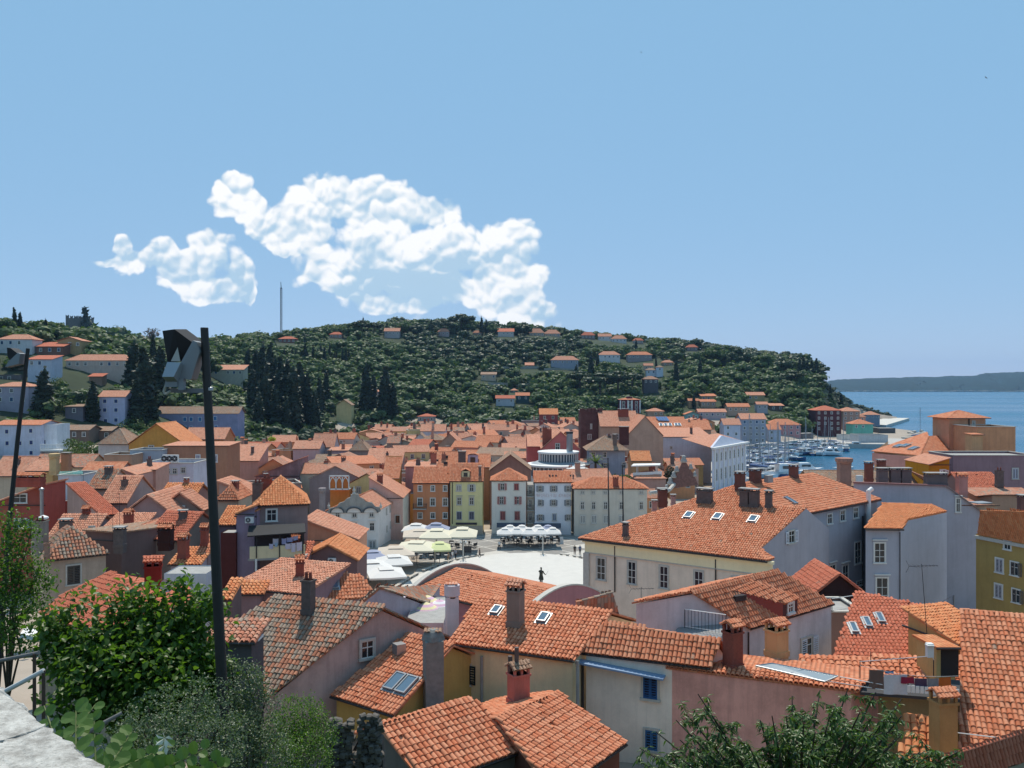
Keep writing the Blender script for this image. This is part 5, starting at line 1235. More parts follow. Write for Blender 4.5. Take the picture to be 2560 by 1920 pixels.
# weathered house near left
l3 = rect('weathered_house','beige house with louvred shutters under a mottled barrel tile roof on the left',(113,1402),(273,1384),14.2,16.6,6.5,'hip',9.0,wall=(186,164,146),kind='old',near=True,singles=300,geo=True,pitch=.3,course=.4,dirt=.5)
win(l3,'f',184,1437,30,46,'closed',(92,84,78)); chimney_w(l3,P(100,1372,82),1.1,1.0,2.6,col=(150,140,130),cap='pots'); chimney_w(l3,P(118,1400,78) + UPZ * .3,.35,.35,1.2,col=(150,120,104),cap='none')
l3b = rect('tiled_house','flat pale brown tile slope running right from the mottled barrel roof',Pz(205,1345,14.6),Pz(300,1352,14.6),None,15.4,14.0,'mono_back',7.0,wall=(120,100,96),kind='brown',world=True,geo=True)
chimney_w(l3b,P(300,1366,84),.9,.8,1.6,col='darkplaster'); 
l4 = newhouse('tiled_house','house with smooth red tile roof and red chimney behind the left shrubs',P(250,1500,56),9.0)
a0 = Pz(98,1534,15.6); a1 = Pz(208,1576,15.6); rt = Pz(273,1431,17.4); nl = (a1 - a0).cross(rt - a0).normalized(); nl = nl if nl.z > 0 else -nl
hl_ = lambda x,y: hit(x,y,a0,nl)
rb_ = hl_(360,1482); e2 = hl_(330,1623)
roof_face(l4.root,None,[a0,e2,hl_(430,1523),rb_,rt,hl_(162,1484)],'red',.24,.42,250,True,lo=False)
q1,q2 = Pz(500,1503,15.8),Pz(470,1463,16.2); roof_face(l4.root,None,[hl_(430,1523),q1,q2,rt,rb_],'red',.24,.42,0,True)
ridge(l4.root,rt,hl_(430,1523),'red',True)
for p_,q_ in ((a0,e2),(e2,hl_(430,1523)),(hl_(430,1523),q1),(q1,q2)): wall(l4,'f',p_ * .985 + Vector((0,0,0)),q_ * .985 + Vector((0,0,0)),p_.z - .2,q_.z - .2,plaster((176,156,134)))
chimney_w(l4,P(383,1478,58),1.0,.9,1.7,rz=.3,col=(140,50,40),cap='tiles',kind='red')
dish(P(417,1464,56),(.25,-1,.25),.42,'grey satellite dish beside the red chimney on the left')
# top-left rows
R_('orange roof at the far left edge behind the lamp pole',-30,64,1190,150,9,3.0,'gable',(196,180,160),'pale',3)
R_('long speckled roof with two tapered chimneys below the white villa',70,222,1168,172,9,2.2,'gable',(196,176,150),'mixed',3)
h = R_('yellow walled house with a curved top chimney, left of the green awning terrace',62,132,1177,140,7,1.6,'gable',(206,176,120),'pale',3); win(h,'f',77,1187,10,7); chimney_w(h,P(136,1178,139),1.1,1.0,2.0,col=(206,176,130),cap='round'); chimney_w(h,P(166,1176,141),1.2,1.0,2.6,col=(186,140,110),cap='slab')
R_('orange roof strip with a stepped right end above the mottled grey roof',200,300,1180,142,6,1.4,'gable',(190,150,140),'new',3)
tg = R_('white roof terrace with green glass awning',140,203,1204,128,7,.5,'flat',(214,212,216),'new',3,name='roof_terrace_house',parapet=1.0)
aw = thing('terrace_awning','green glass awning on dark posts over the white roof terrace','awning',P(175,1204,130)); pl = [P(146,1186,129),P(208,1184,129),P(206,1177,134),P(150,1178,134)]; o_,u_,v_,n_ = plane_frame(pl); MB().slab(pl,n_,.08).build('roof_panel',simple('green_glass',(.10,.28,.24),.2),aw); mb = MB(); [mb.cyl(q,Vector((q.x,q.y,zat(1206,128))),.06,.06,5) for q in pl]; mb.build('posts',M['darkmetal'],aw)
old = R_('mottled grey tile roof right of the green awning terrace',214,272,1222,122,8,2.4,'gable',(170,150,140),'old',3); chimney_w(old,P(272,1198,125),.9,.8,1.6,col='darkplaster')
R_('pink box house with single pitch roof in the left middle ground',300,342,1187,132,10,1.0,'mono_right',(186,142,132),'pale',3)
h = R_('pink plain walled house beside the terrace air conditioners',342,390,1174,138,6,.6,'mono',(190,146,132),'pale',3)
R_('red roof with two long skylights, left of the pink box house',246,318,1258,112,10,3.0,'gable',(170,150,145),'pale',3)
g1_ = R_('gable house with pink side wall in the left middle ground',252,302,1290,108,9,3.4,'mono',(180,150,140),'red',3,yb=1284)
g2_ = R_('large pink gabled house with bare end wall, left of the lamp pole',301,434,1288,104,11,2.4,'gable_perp',(186,150,142),'pale',3)
g3_ = R_('house with bright barrel tiles and pink wall behind the bare gable',395,489,1243,112,6,1.4,'gable',(190,146,136),'orange',3,pitch=.32)
g4_ = R_('brownish gabled house with one white framed window, left of the pole',388,508,1277,108,4,2.2,'gable_perp',(150,132,120),'pale',3); win(g4_,'f',453,1273,13,15,'plain',fc='frame')
g5_ = R_('red roofed house with small white framed window, left of the big pole',356,452,1347,92,8,2.4,'gable',(150,134,124),'red',4,yb=1352); chimney_w(g5_,P(415,1360,88),1.2,1.1,1.4,col=(70,40,34),cap='tiles'); win(g5_,'f',463,1350,9,13,'plain',fc='frame')
g6_ = R_('pinkish low roof with mauve gable below the bare pink end wall',230,335,1344,96,6,1.7,'mono',(190,176,170),'pale',4); win(g6_,'f',230,1324,11,13)
g7_ = R_('mauve gable wall with dark eave in front of the low pink roof',306,402,1352,93,7,1.6,'gable_perp',(150,112,112),'pale',4)
ac_unit(g7_,'f',377,1360,'air conditioner on the mauve gable, left of the tile topped chimney'); ac_unit(g7_,'f',398,1358,'second air conditioner behind the tile topped chimney')
g8_ = R_('short bright barrel tile roof left of the pole',418,502,1412,82,3.5,.9,'mono',(160,150,160),'orange',6,pitch=.32); 
R_('white low garden wall house left of the pole',400,520,1432,76,4,.4,'flat',(200,200,204),'new',6,name='white_shed')
R_('orange peaked roof piece beside the pole',486,520,1388,84,3,1.4,'mono',(140,120,120),'new',5)
# terraces with air conditioners
t1_ = R_('white flat roofed terrace house with glass doors',352,486,1164,150,9,.4,'flat',(206,200,210),'new',3,name='terrace_house',parapet=.5); wins(t1_,'f',[(420,1178),(437,1178),(458,1176)],10,14)
bx = R_('brown block house with two white panels on its wall',405,572,1114,168,8,.3,'mono',(176,122,96),'pale',3,walls={'f': (176,126,100)}); 
for q in (495,538): win(bx,'f',q,1146,9,17,'closed',(196,186,196),fc='frame')
for i,x in enumerate((415,428,441)): ac_unit(t1_,'f',x,1146,['leftmost','middle','rightmost'][i] + ' of three large air conditioners above the white terrace',.9,1.25,.5)
h = R_('yellow gabled house on the slope, left of the brown block',318,462,1110,185,11,4.3,'gable_perp',(206,150,76),'orange',4); win(h,'f',378,1120,11,12)
h = R_('white house with brown hipped roof beside the yellow gable',242,322,1110,190,9,3.2,'hip',(196,190,188),'brown',4)
R_('orange roof right of the yellow gable, crossed by the pole',456,562,1098,196,8,2.4,'gable',(196,140,100),'pale',4)
R_('beige flat house above the pink box house',255,330,1140,160,7,.4,'flat',(190,150,124),'pale',3,parapet=.3); R_('glass fronted terrace house beside the yellow gable',320,405,1132,165,7,.4,'flat',(170,176,186),'pale',3,parapet=.6)
# right of the pole
h = R_('small hip roofed house right of the big pole',540,597,1250,104,6,1.6,'hip',(186,170,148),'new',3)
R_('long pale roof sloping right behind the small hip roof',541,640,1238,112,6,1.8,'mono_right',(186,160,144),'pale',3)
R_('bright tiled roof piece left of the laundry house',540,588,1313,96,4,1.6,'mono',(130,116,130),'orange',3,pitch=.3)
R_('mauve wall house left of the laundry balcony',586,642,1290,93,9,.6,'mono_left',(150,132,150),'orange',3); 
R_('dark red parapet house under the bright tile piece',545,592,1330,92,3,.3,'flat',(96,50,46),'new',4)
lh = R_('tall grey mauve house with pyramid roof and laundry balcony',634,774,1265,94,9,2.6,'pyr',(150,130,126),'orange',3,pitch=.28,yb=1260); win(lh,'f',679,1288,24,28,'plain',fc='frame')
chimney_w(lh,P(644,1262,97),.9,.9,2.4,col='darkplaster',cap='pots'); chimney_w(lh,P(667,1240,99),1.0,.9,2.0,col='brick',cap='pots'); ac_unit(R_('mauve lower wing left of the laundry house',588,636,1284,92.5,6,.8,'mono_left',(146,130,148),'orange',3),'f',625,1299,'air conditioner on the mauve wing beside the laundry house')
def laundry_balcony():
    Yb = 91.0; root = thing('laundry_balcony','cream fronted covered balcony below a dark awning roof','balcony',P(690,1398,Yb))
    f = [P(624,1367,Yb),P(762,1362,Yb),P(762,1390,Yb),P(624,1398,Yb)]; MB().slab(f,Vector((0,-1,0)),.15).build('parapet',plaster((226,212,172),.3),root)
    r = [P(618,1340,Yb - .6),P(764,1330,Yb - .6),P(762,1308,Yb + 1.8),P(622,1314,Yb + 1.8)]; o,u,v,n = plane_frame(r); MB().slab(r,n,.12).build('awning_roof',simple('black_felt',(.02,.02,.022),.8),root)
    MB().slab([P(620,1398,Yb),P(762,1391,Yb),P(762,1391,Yb) + Vector((0,2.2,0)),P(620,1398,Yb) + Vector((0,2.2,0))],UPZ,.2).build('floor',M['conc'],root)
    for x in (641,699,757): MB().cyl(P(x,1395 if x < 700 else 1390,Yb - .05),P(x,1335,Yb - .05),.06,.06,6).build('post',M['darkmetal'],root)
    MB().cyl(Vector((P(640,1400,Yb).x,Yb,5)),P(640,1398,Yb),.12,.12,8).build('column',M['white'],root)
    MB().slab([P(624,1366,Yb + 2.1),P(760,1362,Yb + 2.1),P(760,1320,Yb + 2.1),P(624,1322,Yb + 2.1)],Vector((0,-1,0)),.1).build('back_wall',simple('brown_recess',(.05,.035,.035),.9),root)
    for (x,y) in ((637,1480),(657,1490)): pass
    return Yb
def cloth(label,pts,mat,name='hanging_towel',group='laundry on the lines',sag=.05):
    """hanging cloth from four world corners tl tr br bl"""
    tl,tr,br,bl = [Vector(p) for p in pts]; nx,ny = 6,6; V = []; n = (tr - tl).cross(bl - tl).normalized()
    for j in range(ny + 1):
        for i in range(nx + 1):
            s,t = i / nx,j / ny; p = (tl * (1 - s) + tr * s) * (1 - t) + (bl * (1 - s) + br * s) * t
            V.append(p + n * (.05 * math.sin(s * 9 + t * 2) * t) - UPZ * (sag * math.sin(s * math.pi) * (1 - t)))
    mb = MB(); mb.add(V,[(j * (nx + 1) + i,j * (nx + 1) + i + 1,(j + 1) * (nx + 1) + i + 1,(j + 1) * (nx + 1) + i) for j in range(ny) for i in range(nx)])
    o = mb.build(name,mat,None,tl,smooth=True); tag(o,label,'laundry',group); return o
Yb = laundry_balcony() - .25
def cl(label,x0,x1,y0,y1,Y,col,name='hanging_towel',skew=0):
    cloth(label,[P(x0,y0,Y),P(x1,y0 - skew,Y),P(x1,y1 - skew,Y),P(x0,y1,Y)],simple('cloth_%d_%d_%d' % tuple(int(c * 100) for c in col),col,.9),name)
lav = (.46,.45,.60)
cl('small pale lavender towel left of the balcony post',673,683,1359,1372,Yb,lav); cl('white shirt left of the balcony post',682,696,1346,1362,Yb + .3,(.55,.54,.62),'hanging_shirt'); cl('light blue cloth next to the balcony post',687,694,1356,1367,Yb,(.3,.42,.55))
cl('upper blue towel right of the balcony post',704,716,1346,1361,Yb + .3,(.34,.36,.56),skew=1); cl('middle upper blue towel on the balcony',717,732,1344,1356,Yb + .3,(.36,.38,.6),skew=2); cl('right upper blue towel on the balcony',733,745,1341,1352,Yb + .3,(.40,.42,.62),skew=3)
cl('lower left pinkish white towel on the balcony',713,727,1358,1373,Yb,(.58,.52,.6)); cl('long lower middle towel on the balcony',728,739,1357,1380,Yb,(.6,.54,.62)); cl('wide lower right pinkish towel on the balcony',741,755,1356,1378,Yb,(.64,.54,.6),skew=2)
# peach house with three air conditioners
pe = R_('peach house with three air conditioners beside the baroque house',758,896,1350,108,8,2.5,'mono_right',(206,150,122),'pale',2)
for i,(x,y) in enumerate(((787,1362),(813,1348),(839,1353))): ac_unit(pe,'f',x,y + 12,['left lower','middle upper','right'][i] + ' air conditioner on the peach wall',.95,.8)
m19 = R_('brown gabled house with air conditioner in front of the peach house',742,897,1402,94,7,1.7,'gable_perp',(130,100,98),'orange',3)
ac_unit(m19,'f',831,1402,'air conditioner on the brown gable'); ac_unit(m19,'f',780,1412,'air conditioner at the left of the brown gable'); ac_unit(m19,'f',752,1425,'lowest air conditioner left of the brown gable')
R_('dark shaded tile slope under the laundry balcony',688,760,1424,90,5,2.0,'mono',(120,96,96),'red',4,pitch=.3)
m20 = gable4('tiled_house','orange roof with one bright skylight left of the white parasols',(700,1508),(948,1492),(797,1419),(905,1441),12.2,14.3,3,wall=(160,136,136),near=False,geo=True,pitch=.26,course=.38,plane=True,gutter=False)
skylight(m20,'rf',834,1460,.8,1.3)
m21 = R_('mauve wall house with smooth peach curved roof, left of the skylight roof',572,760,1468,72,7,1.0,'mono',(150,124,128),'pale',4,yb=1486); win(m21,'f',616,1510,18,18,'plain',fc='stone')
R_('short strip of barrel tiles over the small mauve window',570,660,1486,70,1.6,.6,'mono',(150,124,128),'orange',4,pitch=.3)
R_('small tiled lean-to right beside the big pole',545,580,1500,66,3,1.0,'mono',(120,100,98),'orange',6,pitch=.3)
dk = R_('dark plastered chimney building with broken tiles behind the shrubs',500,638,1606,43,2.6,.4,'mono',(92,86,88),'mixed',8,pitch=.26); 
MB().box(P(630,1594,44.0),.9,.9,.12).build('white_plate',M['white'],dk.root)
# striped umbrellas on a small terrace
def round_umbrella(label,px,py,Y,r,c1,c2):
    c = P(px,py,Y); root = thing('striped_umbrella',label,'umbrella',c - UPZ * 2.2,'striped umbrellas on the small terrace'); n = 16
    for k,(ra,rb,col) in enumerate(((.05,.35,c1),(.35,.6,c2),(.6,.82,c1),(.82,1.0,c2))):
        mb = MB(); vs = []
        for rr in (ra,rb):
            for i in range(n): t = 2 * math.pi * i / n; vs.append(c + Vector((math.cos(t) * r * rr,math.sin(t) * r * rr,.5 * r * (1 - rr ** 1.3))))
        mb.add(vs,[(i,(i + 1) % n,n + (i + 1) % n,n + i) for i in range(n)]); mb.build('canopy_band',col,root)
    MB().cyl(c - UPZ * 2.2,c + UPZ * .55 * r,.03,.03,6).build('pole',M['zinc'],root)
pk,ye,wh_ = simple('stripe_pink',(.66,.42,.52),.9),simple('stripe_yellow',(.76,.66,.38),.9),simple('stripe_white',(.78,.74,.74),.9)
round_umbrella('pink and white striped umbrella at the back left of the small terrace',1038,1494,64,.95,pk,wh_); round_umbrella('yellow and pink umbrella at the back of the small terrace',1066,1504,63,.95,ye,pk); round_umbrella('yellow umbrella at the front of the small terrace',1064,1522,61.5,.95,ye,pk); round_umbrella('pink striped umbrella at the right of the small terrace',1099,1514,62.5,.9,pk,wh_); round_umbrella('pink umbrella at the left of the small terrace',1032,1512,62,.8,pk,wh_)
te = R_('low walled mauve terrace with striped umbrellas',1006,1112,1556,57,8,.3,'flat',(206,188,192),'new',6,name='terrace_house',parapet=.0)
# ------------------------------------------------------------------ packed old town towards the hill
WCOL = [((206,190,168),'cream'),((196,160,146),'pink'),((190,178,166),'grey'),((214,196,140),'yellow'),((176,140,124),'brown'),((214,208,200),'white'),((206,150,110),'orange'),((150,128,122),'mauve')]
LANDM = [(590,1000,'cypress grove'),(737,1188,'stone wall'),(850,1215,'arched panel'),(850,1010,'cream chapel house'),(1050,1155,'hatch roof'),(1279,1190,'red shuttered house'),(1390,1150,'rounded glass house'),(1370,1040,'red brick house'),(1480,1070,'ruin tower'),(1520,1160,'grey villa'),(940,1100,'brown hip roof'),(1150,1060,'hillside gardens'),(1330,1100,'pink gable'),(450,1190,'lamp pole'),(1220,1120,'dormer house'),(1000,1130,'long pale roof'),(1290,1060,'white house row'),(1100,1100,'broad beige gable')]
used_lab = set()
def town_label(px,py,rn,cn,roofn,extra):
    best = min(LANDM,key=lambda l: (l[0] - px) ** 2 + 4 * (l[1] - py) ** 2); dx,dy = px - best[0],py - best[1]
    side = ('far left of' if dx < -70 else 'left of' if dx < -14 else 'far right of' if dx > 70 else 'right of' if dx > 14 else 'above' if dy < 0 else 'below')
    base = '%s house, %s %s roof%s, %s the %s' % (cn,rn,roofn,extra,side,best[2])
    return base
KN = {'new': 'orange','pale': 'pale','mixed': 'speckled','old': 'mottled grey','brown': 'brown','red': 'red','orange': 'bright orange'}
occ = []
def keepout(x,y,r):
    for (a,b,c) in occ:
        if (a - x) ** 2 + (b - y) ** 2 < (r + c) ** 2: return True
    return False
def town_house(x,y,rz,w,l,ze,rise,roof,ci,kind,group,extra_ch=True):
    c,cn = WCOL[ci]; t = Vector((math.cos(rz),math.sin(rz),0)); n = Vector((-t.y,t.x,0))
    if n.y < 0: n = -n
    cen = Vector((x,y,0)); A = cen - t * w / 2 - n * l / 2; B = cen + t * w / 2 - n * l / 2; zg = hz(x,y); A.z = B.z = zg + ze
    px,py = pix((x,y,zg + ze + rise)); k = random.random()
    nch = 0 if not extra_ch else (0 if k < .25 else 1 if k < .8 else 2)
    lab = town_label(px,py,KN[kind],cn,{'gable': 'long','gable_perp': 'gable fronted','hip': 'hipped','mono': 'lean-to','flat': 'flat'}[roof],['',', one chimney',', two chimneys'][nch])
    if lab in used_lab:
        for sfx in (', turned left' if rz > .12 else ', turned right' if rz < -.12 else ', square on',', lower row' if y < 300 else ', upper row',', nearer',', farther'):
            if len((lab + sfx).split()) <= 16 and lab + sfx not in used_lab: lab += sfx; break
            if len((lab + sfx).split()) <= 16: lab += sfx
    used_lab.add(lab)
    H = rect('old_town_house',lab,A,B,None,zg + ze + rise,l,roof,zg - 2,wall=c,kind=kind,world=True,geo=False,group=group,over=.3,gutter=False,parapet=.5 if roof == 'flat' else 0)
    fl = max(1,int(ze / 3.2))
    if y < 360: auto_windows(H,'f',2.8,min(fl,2),2.9,.9,1.3,random.choice(['plain','open','closed']),random.choice([(96,110,96),(120,120,120),(120,84,60),(190,190,184)]),skip=.3)
    else: auto_windows(H,'f',3.2,1,2.9,1.0,1.3,'plain',skip=.3)
    if abs(t.y) > .05 and 'r' in H.pl and y < 330: auto_windows(H,'r' if t.y < 0 else 'l',3.0,1,2.9,.9,1.2,'plain',skip=.4) if roof == 'gable' else None
    for q in range(nch):
        b = cen + t * random.uniform(-.3,.3) * w + n * random.uniform(-.3,.1) * l; b.z = zg + ze + rise * .6
        chimney_w(H,b,random.uniform(.7,1.1),.7,random.uniform(1.2,2.2),rz,col=random.choice(['brick','darkplaster',(176,110,90),(190,150,130)]),cap=random.choice(['slab','pots','tiles'] if y < 300 else ['slab','pots']))
    return H
GT = 'packed houses of the old town below the hill'
# explicit, recognisable ones first (world position from photo pixel and distance)
def at(px,Y): return (px - CX) / F * Y
def special(label,xa,xb,y,Y,L,rise,roof,wall_,kind,zb=0,**kw):
    H = R_(label,xa,xb,y,Y,L,rise,roof,wall_,kind,zb,name=kw.pop('name','old_town_house'),geo=kw.pop('geo',False),**kw)
    c = (H.A + H.C) / 2; occ.append((c.x,c.y,max((H.B - H.A).length,L) * .45)); return H
sp = special('pale orange roofed house with two hatches and brick chimney above the orange house front',1080,1164,1166,196,9,3.0,'gable',(196,160,150),'new',group=GT)
for x,y in ((1115,1143),(1114,1159),(1091,1153)): chimney(sp,'rf',x,y,.8,.5,.4,col='darkmetal',cap='none')
chimney_w(sp,P(1155,1160,195),1.6,1.2,2.6,col='darkplaster',cap='slab'); chimney_w(sp,P(1084,1180,190),1.2,1.0,4.0,col=(176,110,92),cap='tiles')
sp = special('orange roofed house with white dormer right of the two hatches',1162,1226,1168,195,9,2.6,'gable',(206,150,110),'new',group=GT); small_dormer(sp,1182,1160,2.2,2.0,(200,180,200))
special('low pink house with plain wall above the orange house front',1010,1090,1166,186,6,.5,'mono',(190,140,136),'pale',group=GT)
sp = special('brown gabled house between the yellow and red shuttered houses',1222,1330,1176,188,12,3.4,'gable_perp',(140,110,100),'brown',group=GT)
gh = special('tall grey gabled house left of the white arched terrace panel',770,905,1197,190,14,2.8,'gable_perp',(150,136,136),'mixed',group=GT)
ot = special('orange walled terrace block with white gothic arched panel',822,876,1222,182,6,.3,'flat',(206,130,66),'pale',0,name='terrace_house')
def gothic():
    Y = 181.0; root = thing('gothic_screen','white framed panel with three pointed orange arches on the roof terrace','screen',P(850,1222,Y)); p = P(850,1206,Y)
    MB().slab([P(824,1224,Y),P(872,1222,Y),P(872,1190,Y),P(824,1190,Y)],Vector((0,-1,0)),.12).build('panel',plaster((206,124,66),.2),root)
    mb = MB(); X,Yv = Vector((1,0,0)),Vector((0,1,0))
    for x in (824,840,856,872): a,b = P(x,1224,Y - .2),P(x,1190,Y - .2); mb.obox((a + b) / 2,X,Yv,UPZ,.22,.15,(b - a).length)
    for y in (1190,1223): a,b = P(824,y,Y - .2),P(872,y,Y - .2); mb.obox((a + b) / 2,X,Yv,UPZ,(b - a).length,.15,.28)
    mb.build('frame',M['white'],root)
    for x in (832,848,864):
        pts = [P(x - 7,1206,Y - .15),P(x - 5,1199,Y - .15),P(x,1193,Y - .15),P(x + 5,1199,Y - .15),P(x + 7,1206,Y - .15)]; MB().tube(pts,.1,5).build('arch_rib',M['white'],root)
gothic()
cn_ = special('patched rough stone gable wall house with crumbling plaster',636,748,1190,205,10,4.0,'mono_left',(150,124,126),'new',dirt=.9,group=GT)
special('plain salmon roof slope with white verge right of the thick pole',568,648,1152,215,9,3.4,'mono',(190,150,140),'pale',group=GT); special('house with two overlapping red roofs below the cypress grove',730,800,1122,262,9,2.2,'gable',(190,170,170),'pale',group=GT); special('higher red roof joined to the overlapping pair',778,836,1118,270,9,4.0,'gable',(196,176,176),'pale',group=GT)
special('long mauve wall house right of the overlapping red roofs',818,872,1126,264,7,.6,'mono',(170,146,156),'pale',group=GT); special('old brown hip roofed house at the grove foot',872,922,1126,258,9,3.0,'hip',(150,136,128),'brown',group=GT)
special('dark tiled house with white skylight at the hill foot',966,1000,1108,292,8,2.4,'gable',(150,128,118),'mixed',group=GT); special('broad beige gabled house in the middle of the old town',1096,1152,1110,285,14,3.4,'gable_perp',(176,146,126),'pale',group=GT); special('white house with small brown roof at the hill foot',1032,1068,1100,320,8,2.4,'gable_perp',(196,196,196),'brown',group=GT)
special('white three storey house with dark terrace at the hill foot',1050,1114,1078,350,9,2.6,'gable',(190,190,200),'pale',group=GT)
special('long pale roof running right in the old town',912,1005,1160,232,8,3.6,'mono',(160,132,126),'pale',group=GT)
db = special('dark red brick house with orange roof below the hill',1348,1396,1036,400,10,2.6,'gable',(140,76,74),'orange',zb=0); auto_windows(db,'f',3,2,3,.9,1.2)
# rounded glass-fronted house
def glass_house():
    Y = 205.0; root = thing('glass_house','white rounded house with two tiers of glazing behind the square','house',P(1395,1215,Y)); c = P(1396,1196,Y + 8)
    for (yb,yt,r,nm) in ((1196,1172,7.4,'lower'),(1160,1140,4.7,'upper')):
        z0,z1 = P(0,yb,Y).z,P(0,yt,Y).z
        MB().lathe((c.x,c.y,0),[(r - .5,z0),(r - .5,z1)],40).build('glass_wall',simple('blue_glass',(.12,.15,.18),.1),root)
        MB().lathe((c.x,c.y,0),[(r,z1),(r + .3,z1 + .1),(r + .3,z1 + .5),(r - .3,z1 + .6)],40).build('roof_ring',M['white'],root)
        MB().lathe((c.x,c.y,0),[(r,z0 - 6 if nm == 'lower' else z0 - .6),(r,z0)],40).build('parapet',M['white'],root)
        for i in range(22): a = math.pi + math.pi * i / 21; q = Vector((c.x + r * math.cos(a),c.y + r * math.sin(a),z0)); MB().cyl(q,q + UPZ * (z1 - z0),.09,.09,5).build('mullion',M['white'],root)
    MB().lathe((c.x,c.y,0),[(7.2,P(0,1168,Y).z),(5.2,P(0,1160,Y).z)],40).build('lower_roof',simple('grey_roof',(.30,.33,.35),.5,.3),root)
    f = P(1424,1138,Y + 6); MB().cyl(f,P(1424,1084,Y + 6),.75,.75,14).build('flue',simple('blue_steel',(.28,.36,.42),.3,.8),root); MB().cyl(P(1424,1084,Y + 6),P(1424,1079,Y + 6),.85,.85,14).build('flue_rim',M['darkmetal'],root)
    occ.append((c.x,c.y,9))
glass_house()
parasol('white parasol on the terrace of the rounded glass house',1446,1172,zat(1172,200),4.2,4.2,PM['white'],.4,.7,None,base=zat(1195,200))
special('large pink house with white roof edge behind the rounded glass house',1318,1352,1116,232,20,2.6,'gable',(196,110,104),'pale',0); pb = special('pink gable house with two brick chimneys behind the glass house',1352,1452,1122,224,16,4.4,'gable_perp',(196,108,102),'pale',0)
win(pb,'f',1394,1118,10,18); chimney_w(pb,P(1362,1108,226),1.2,1.2,4.0,col='brick',cap='pots'); chimney_w(pb,P(1373,1106,226),1.2,1.2,3.4,col='brick',cap='pots')
gv = special('grey two storey villa with brown hipped roof and tall chimneys',1466,1574,1126,206,11,3.2,'hip',(156,160,172),'brown',0,over=1.0); wins(gv,'f',[(1484,1137),(1512,1137)],7,13); wins(gv,'f',[(1513,1166)],8,15,'open',(60,64,70)); win(gv,'f',1560,1163,8,14)
chimney_w(gv,P(1537,1122,208),.9,.9,3.2,col=(120,104,96),cap='slab'); chimney_w(gv,P(1560,1106,214),2.2,1.4,3.6,col=(92,56,54),cap='slab')
# tall ruin tower and the big church-like houses behind
rn_ = special('tall weathered brown ruin tower with broken top edge',1450,1503,1032,262,9,.4,'flat',(112,80,76),'brown',0,dirt=.9,name='ruin_tower',parapet=.8); wins(rn_,'f',[(1478,1066)],3,12,'closed',(200,196,190)); wins(rn_,'f',[(1474,1092)],8,12,'closed',(190,170,160))
for i in range(6): 
    q = P(1455 + i * 9,1029,262.5); MB().box(q + UPZ * .3,1.3,1.2,random.uniform(.6,1.6)).build('broken_merlon',plaster((112,80,76),.9),rn_.root)
bg_ = special('large beige house with pale orange roof behind the ruin tower',1500,1598,1066,255,15,4.3,'gable',(190,160,136),'pale',0); wins(bg_,'f',[(1522,1092),(1543,1092)],7,13,'open',(214,206,198)); chimney_w(bg_,P(1558,1058,260),3.0,1.2,4.0,col='brick',cap='slab')
special('broad beige blank gable wall left of the white theatre',1566,1660,1090,246,16,5.6,'gable_perp',(186,158,138),'pale',0)
so_ = special('long orange roofed building with solar panels and skylights',1622,1720,1070,285,14,3.4,'gable',(176,130,110),'new',0)
for x in (1652,1664,1675,1690,1698): skylight(so_,'rf',x,1062,1.0,1.6)
pS = [roof_pt(so_,'rf',1646,1054) + UPZ * .4,roof_pt(so_,'rf',1674,1055) + UPZ * .4,roof_pt(so_,'rf',1667,1046) + UPZ * .6,roof_pt(so_,'rf',1638,1046) + UPZ * .6]
sr = thing('solar_panels','blue solar panel array on the long orange roof','solar panels',pS[0]); o_,u_,v_,n_ = plane_frame(pS)
for i in range(4):
    e = lambda s: pS[0] + (pS[1] - pS[0]) * s; g = lambda s: pS[3] + (pS[2] - pS[3]) * s; MB().slab([e(i / 4 + .01),e(i / 4 + .24),g(i / 4 + .24),g(i / 4 + .01)],n_,.08).build('panel',simple('solar_blue',(.10,.18,.34),.15),sr)
special('orange roof with white skylights right of the solar panels',1700,1780,1074,300,12,3.0,'gable',(180,140,120),'new',0)
special('low orange roofed house below the blank gable wall',1578,1630,1152,218,8,2.2,'gable',(190,150,110),'orange',0)
# terrace pavilion with white canopy
pv = thing('roof_pavilion','white flat canopy pavilion on a roof terrace left of the theatre','pavilion',P(1615,1185,200)); MB().slab([P(1578,1164,198),P(1650,1162,198),P(1652,1158,205),P(1584,1159,205)],UPZ,.25).build('canopy',M['white'],pv)
for x in (1592,1640): MB().cyl(P(x,1186,199),P(x,1162,199),.12,.12,6).build('post',M['white'],pv); MB().cyl(P(x + 3,1182,204),P(x + 3,1160,204),.12,.12,6).build('post',M['white'],pv)
MB().slab([P(1582,1192,198),P(1655,1188,198),P(1655,1184,206),P(1588,1187,206)],UPZ,.3).build('deck',M['conc'],pv); MB().slab([P(1582,1189,197.8),P(1655,1185,197.8),P(1655,1178,197.8),P(1582,1182,197.8)],Vector((0,-1,0)),.1).build('parapet',M['white'],pv)
special('house with curved pale red roof under the white canopy pavilion',1585,1668,1196,196,9,1.2,'hip',(180,150,140),'pale',0)
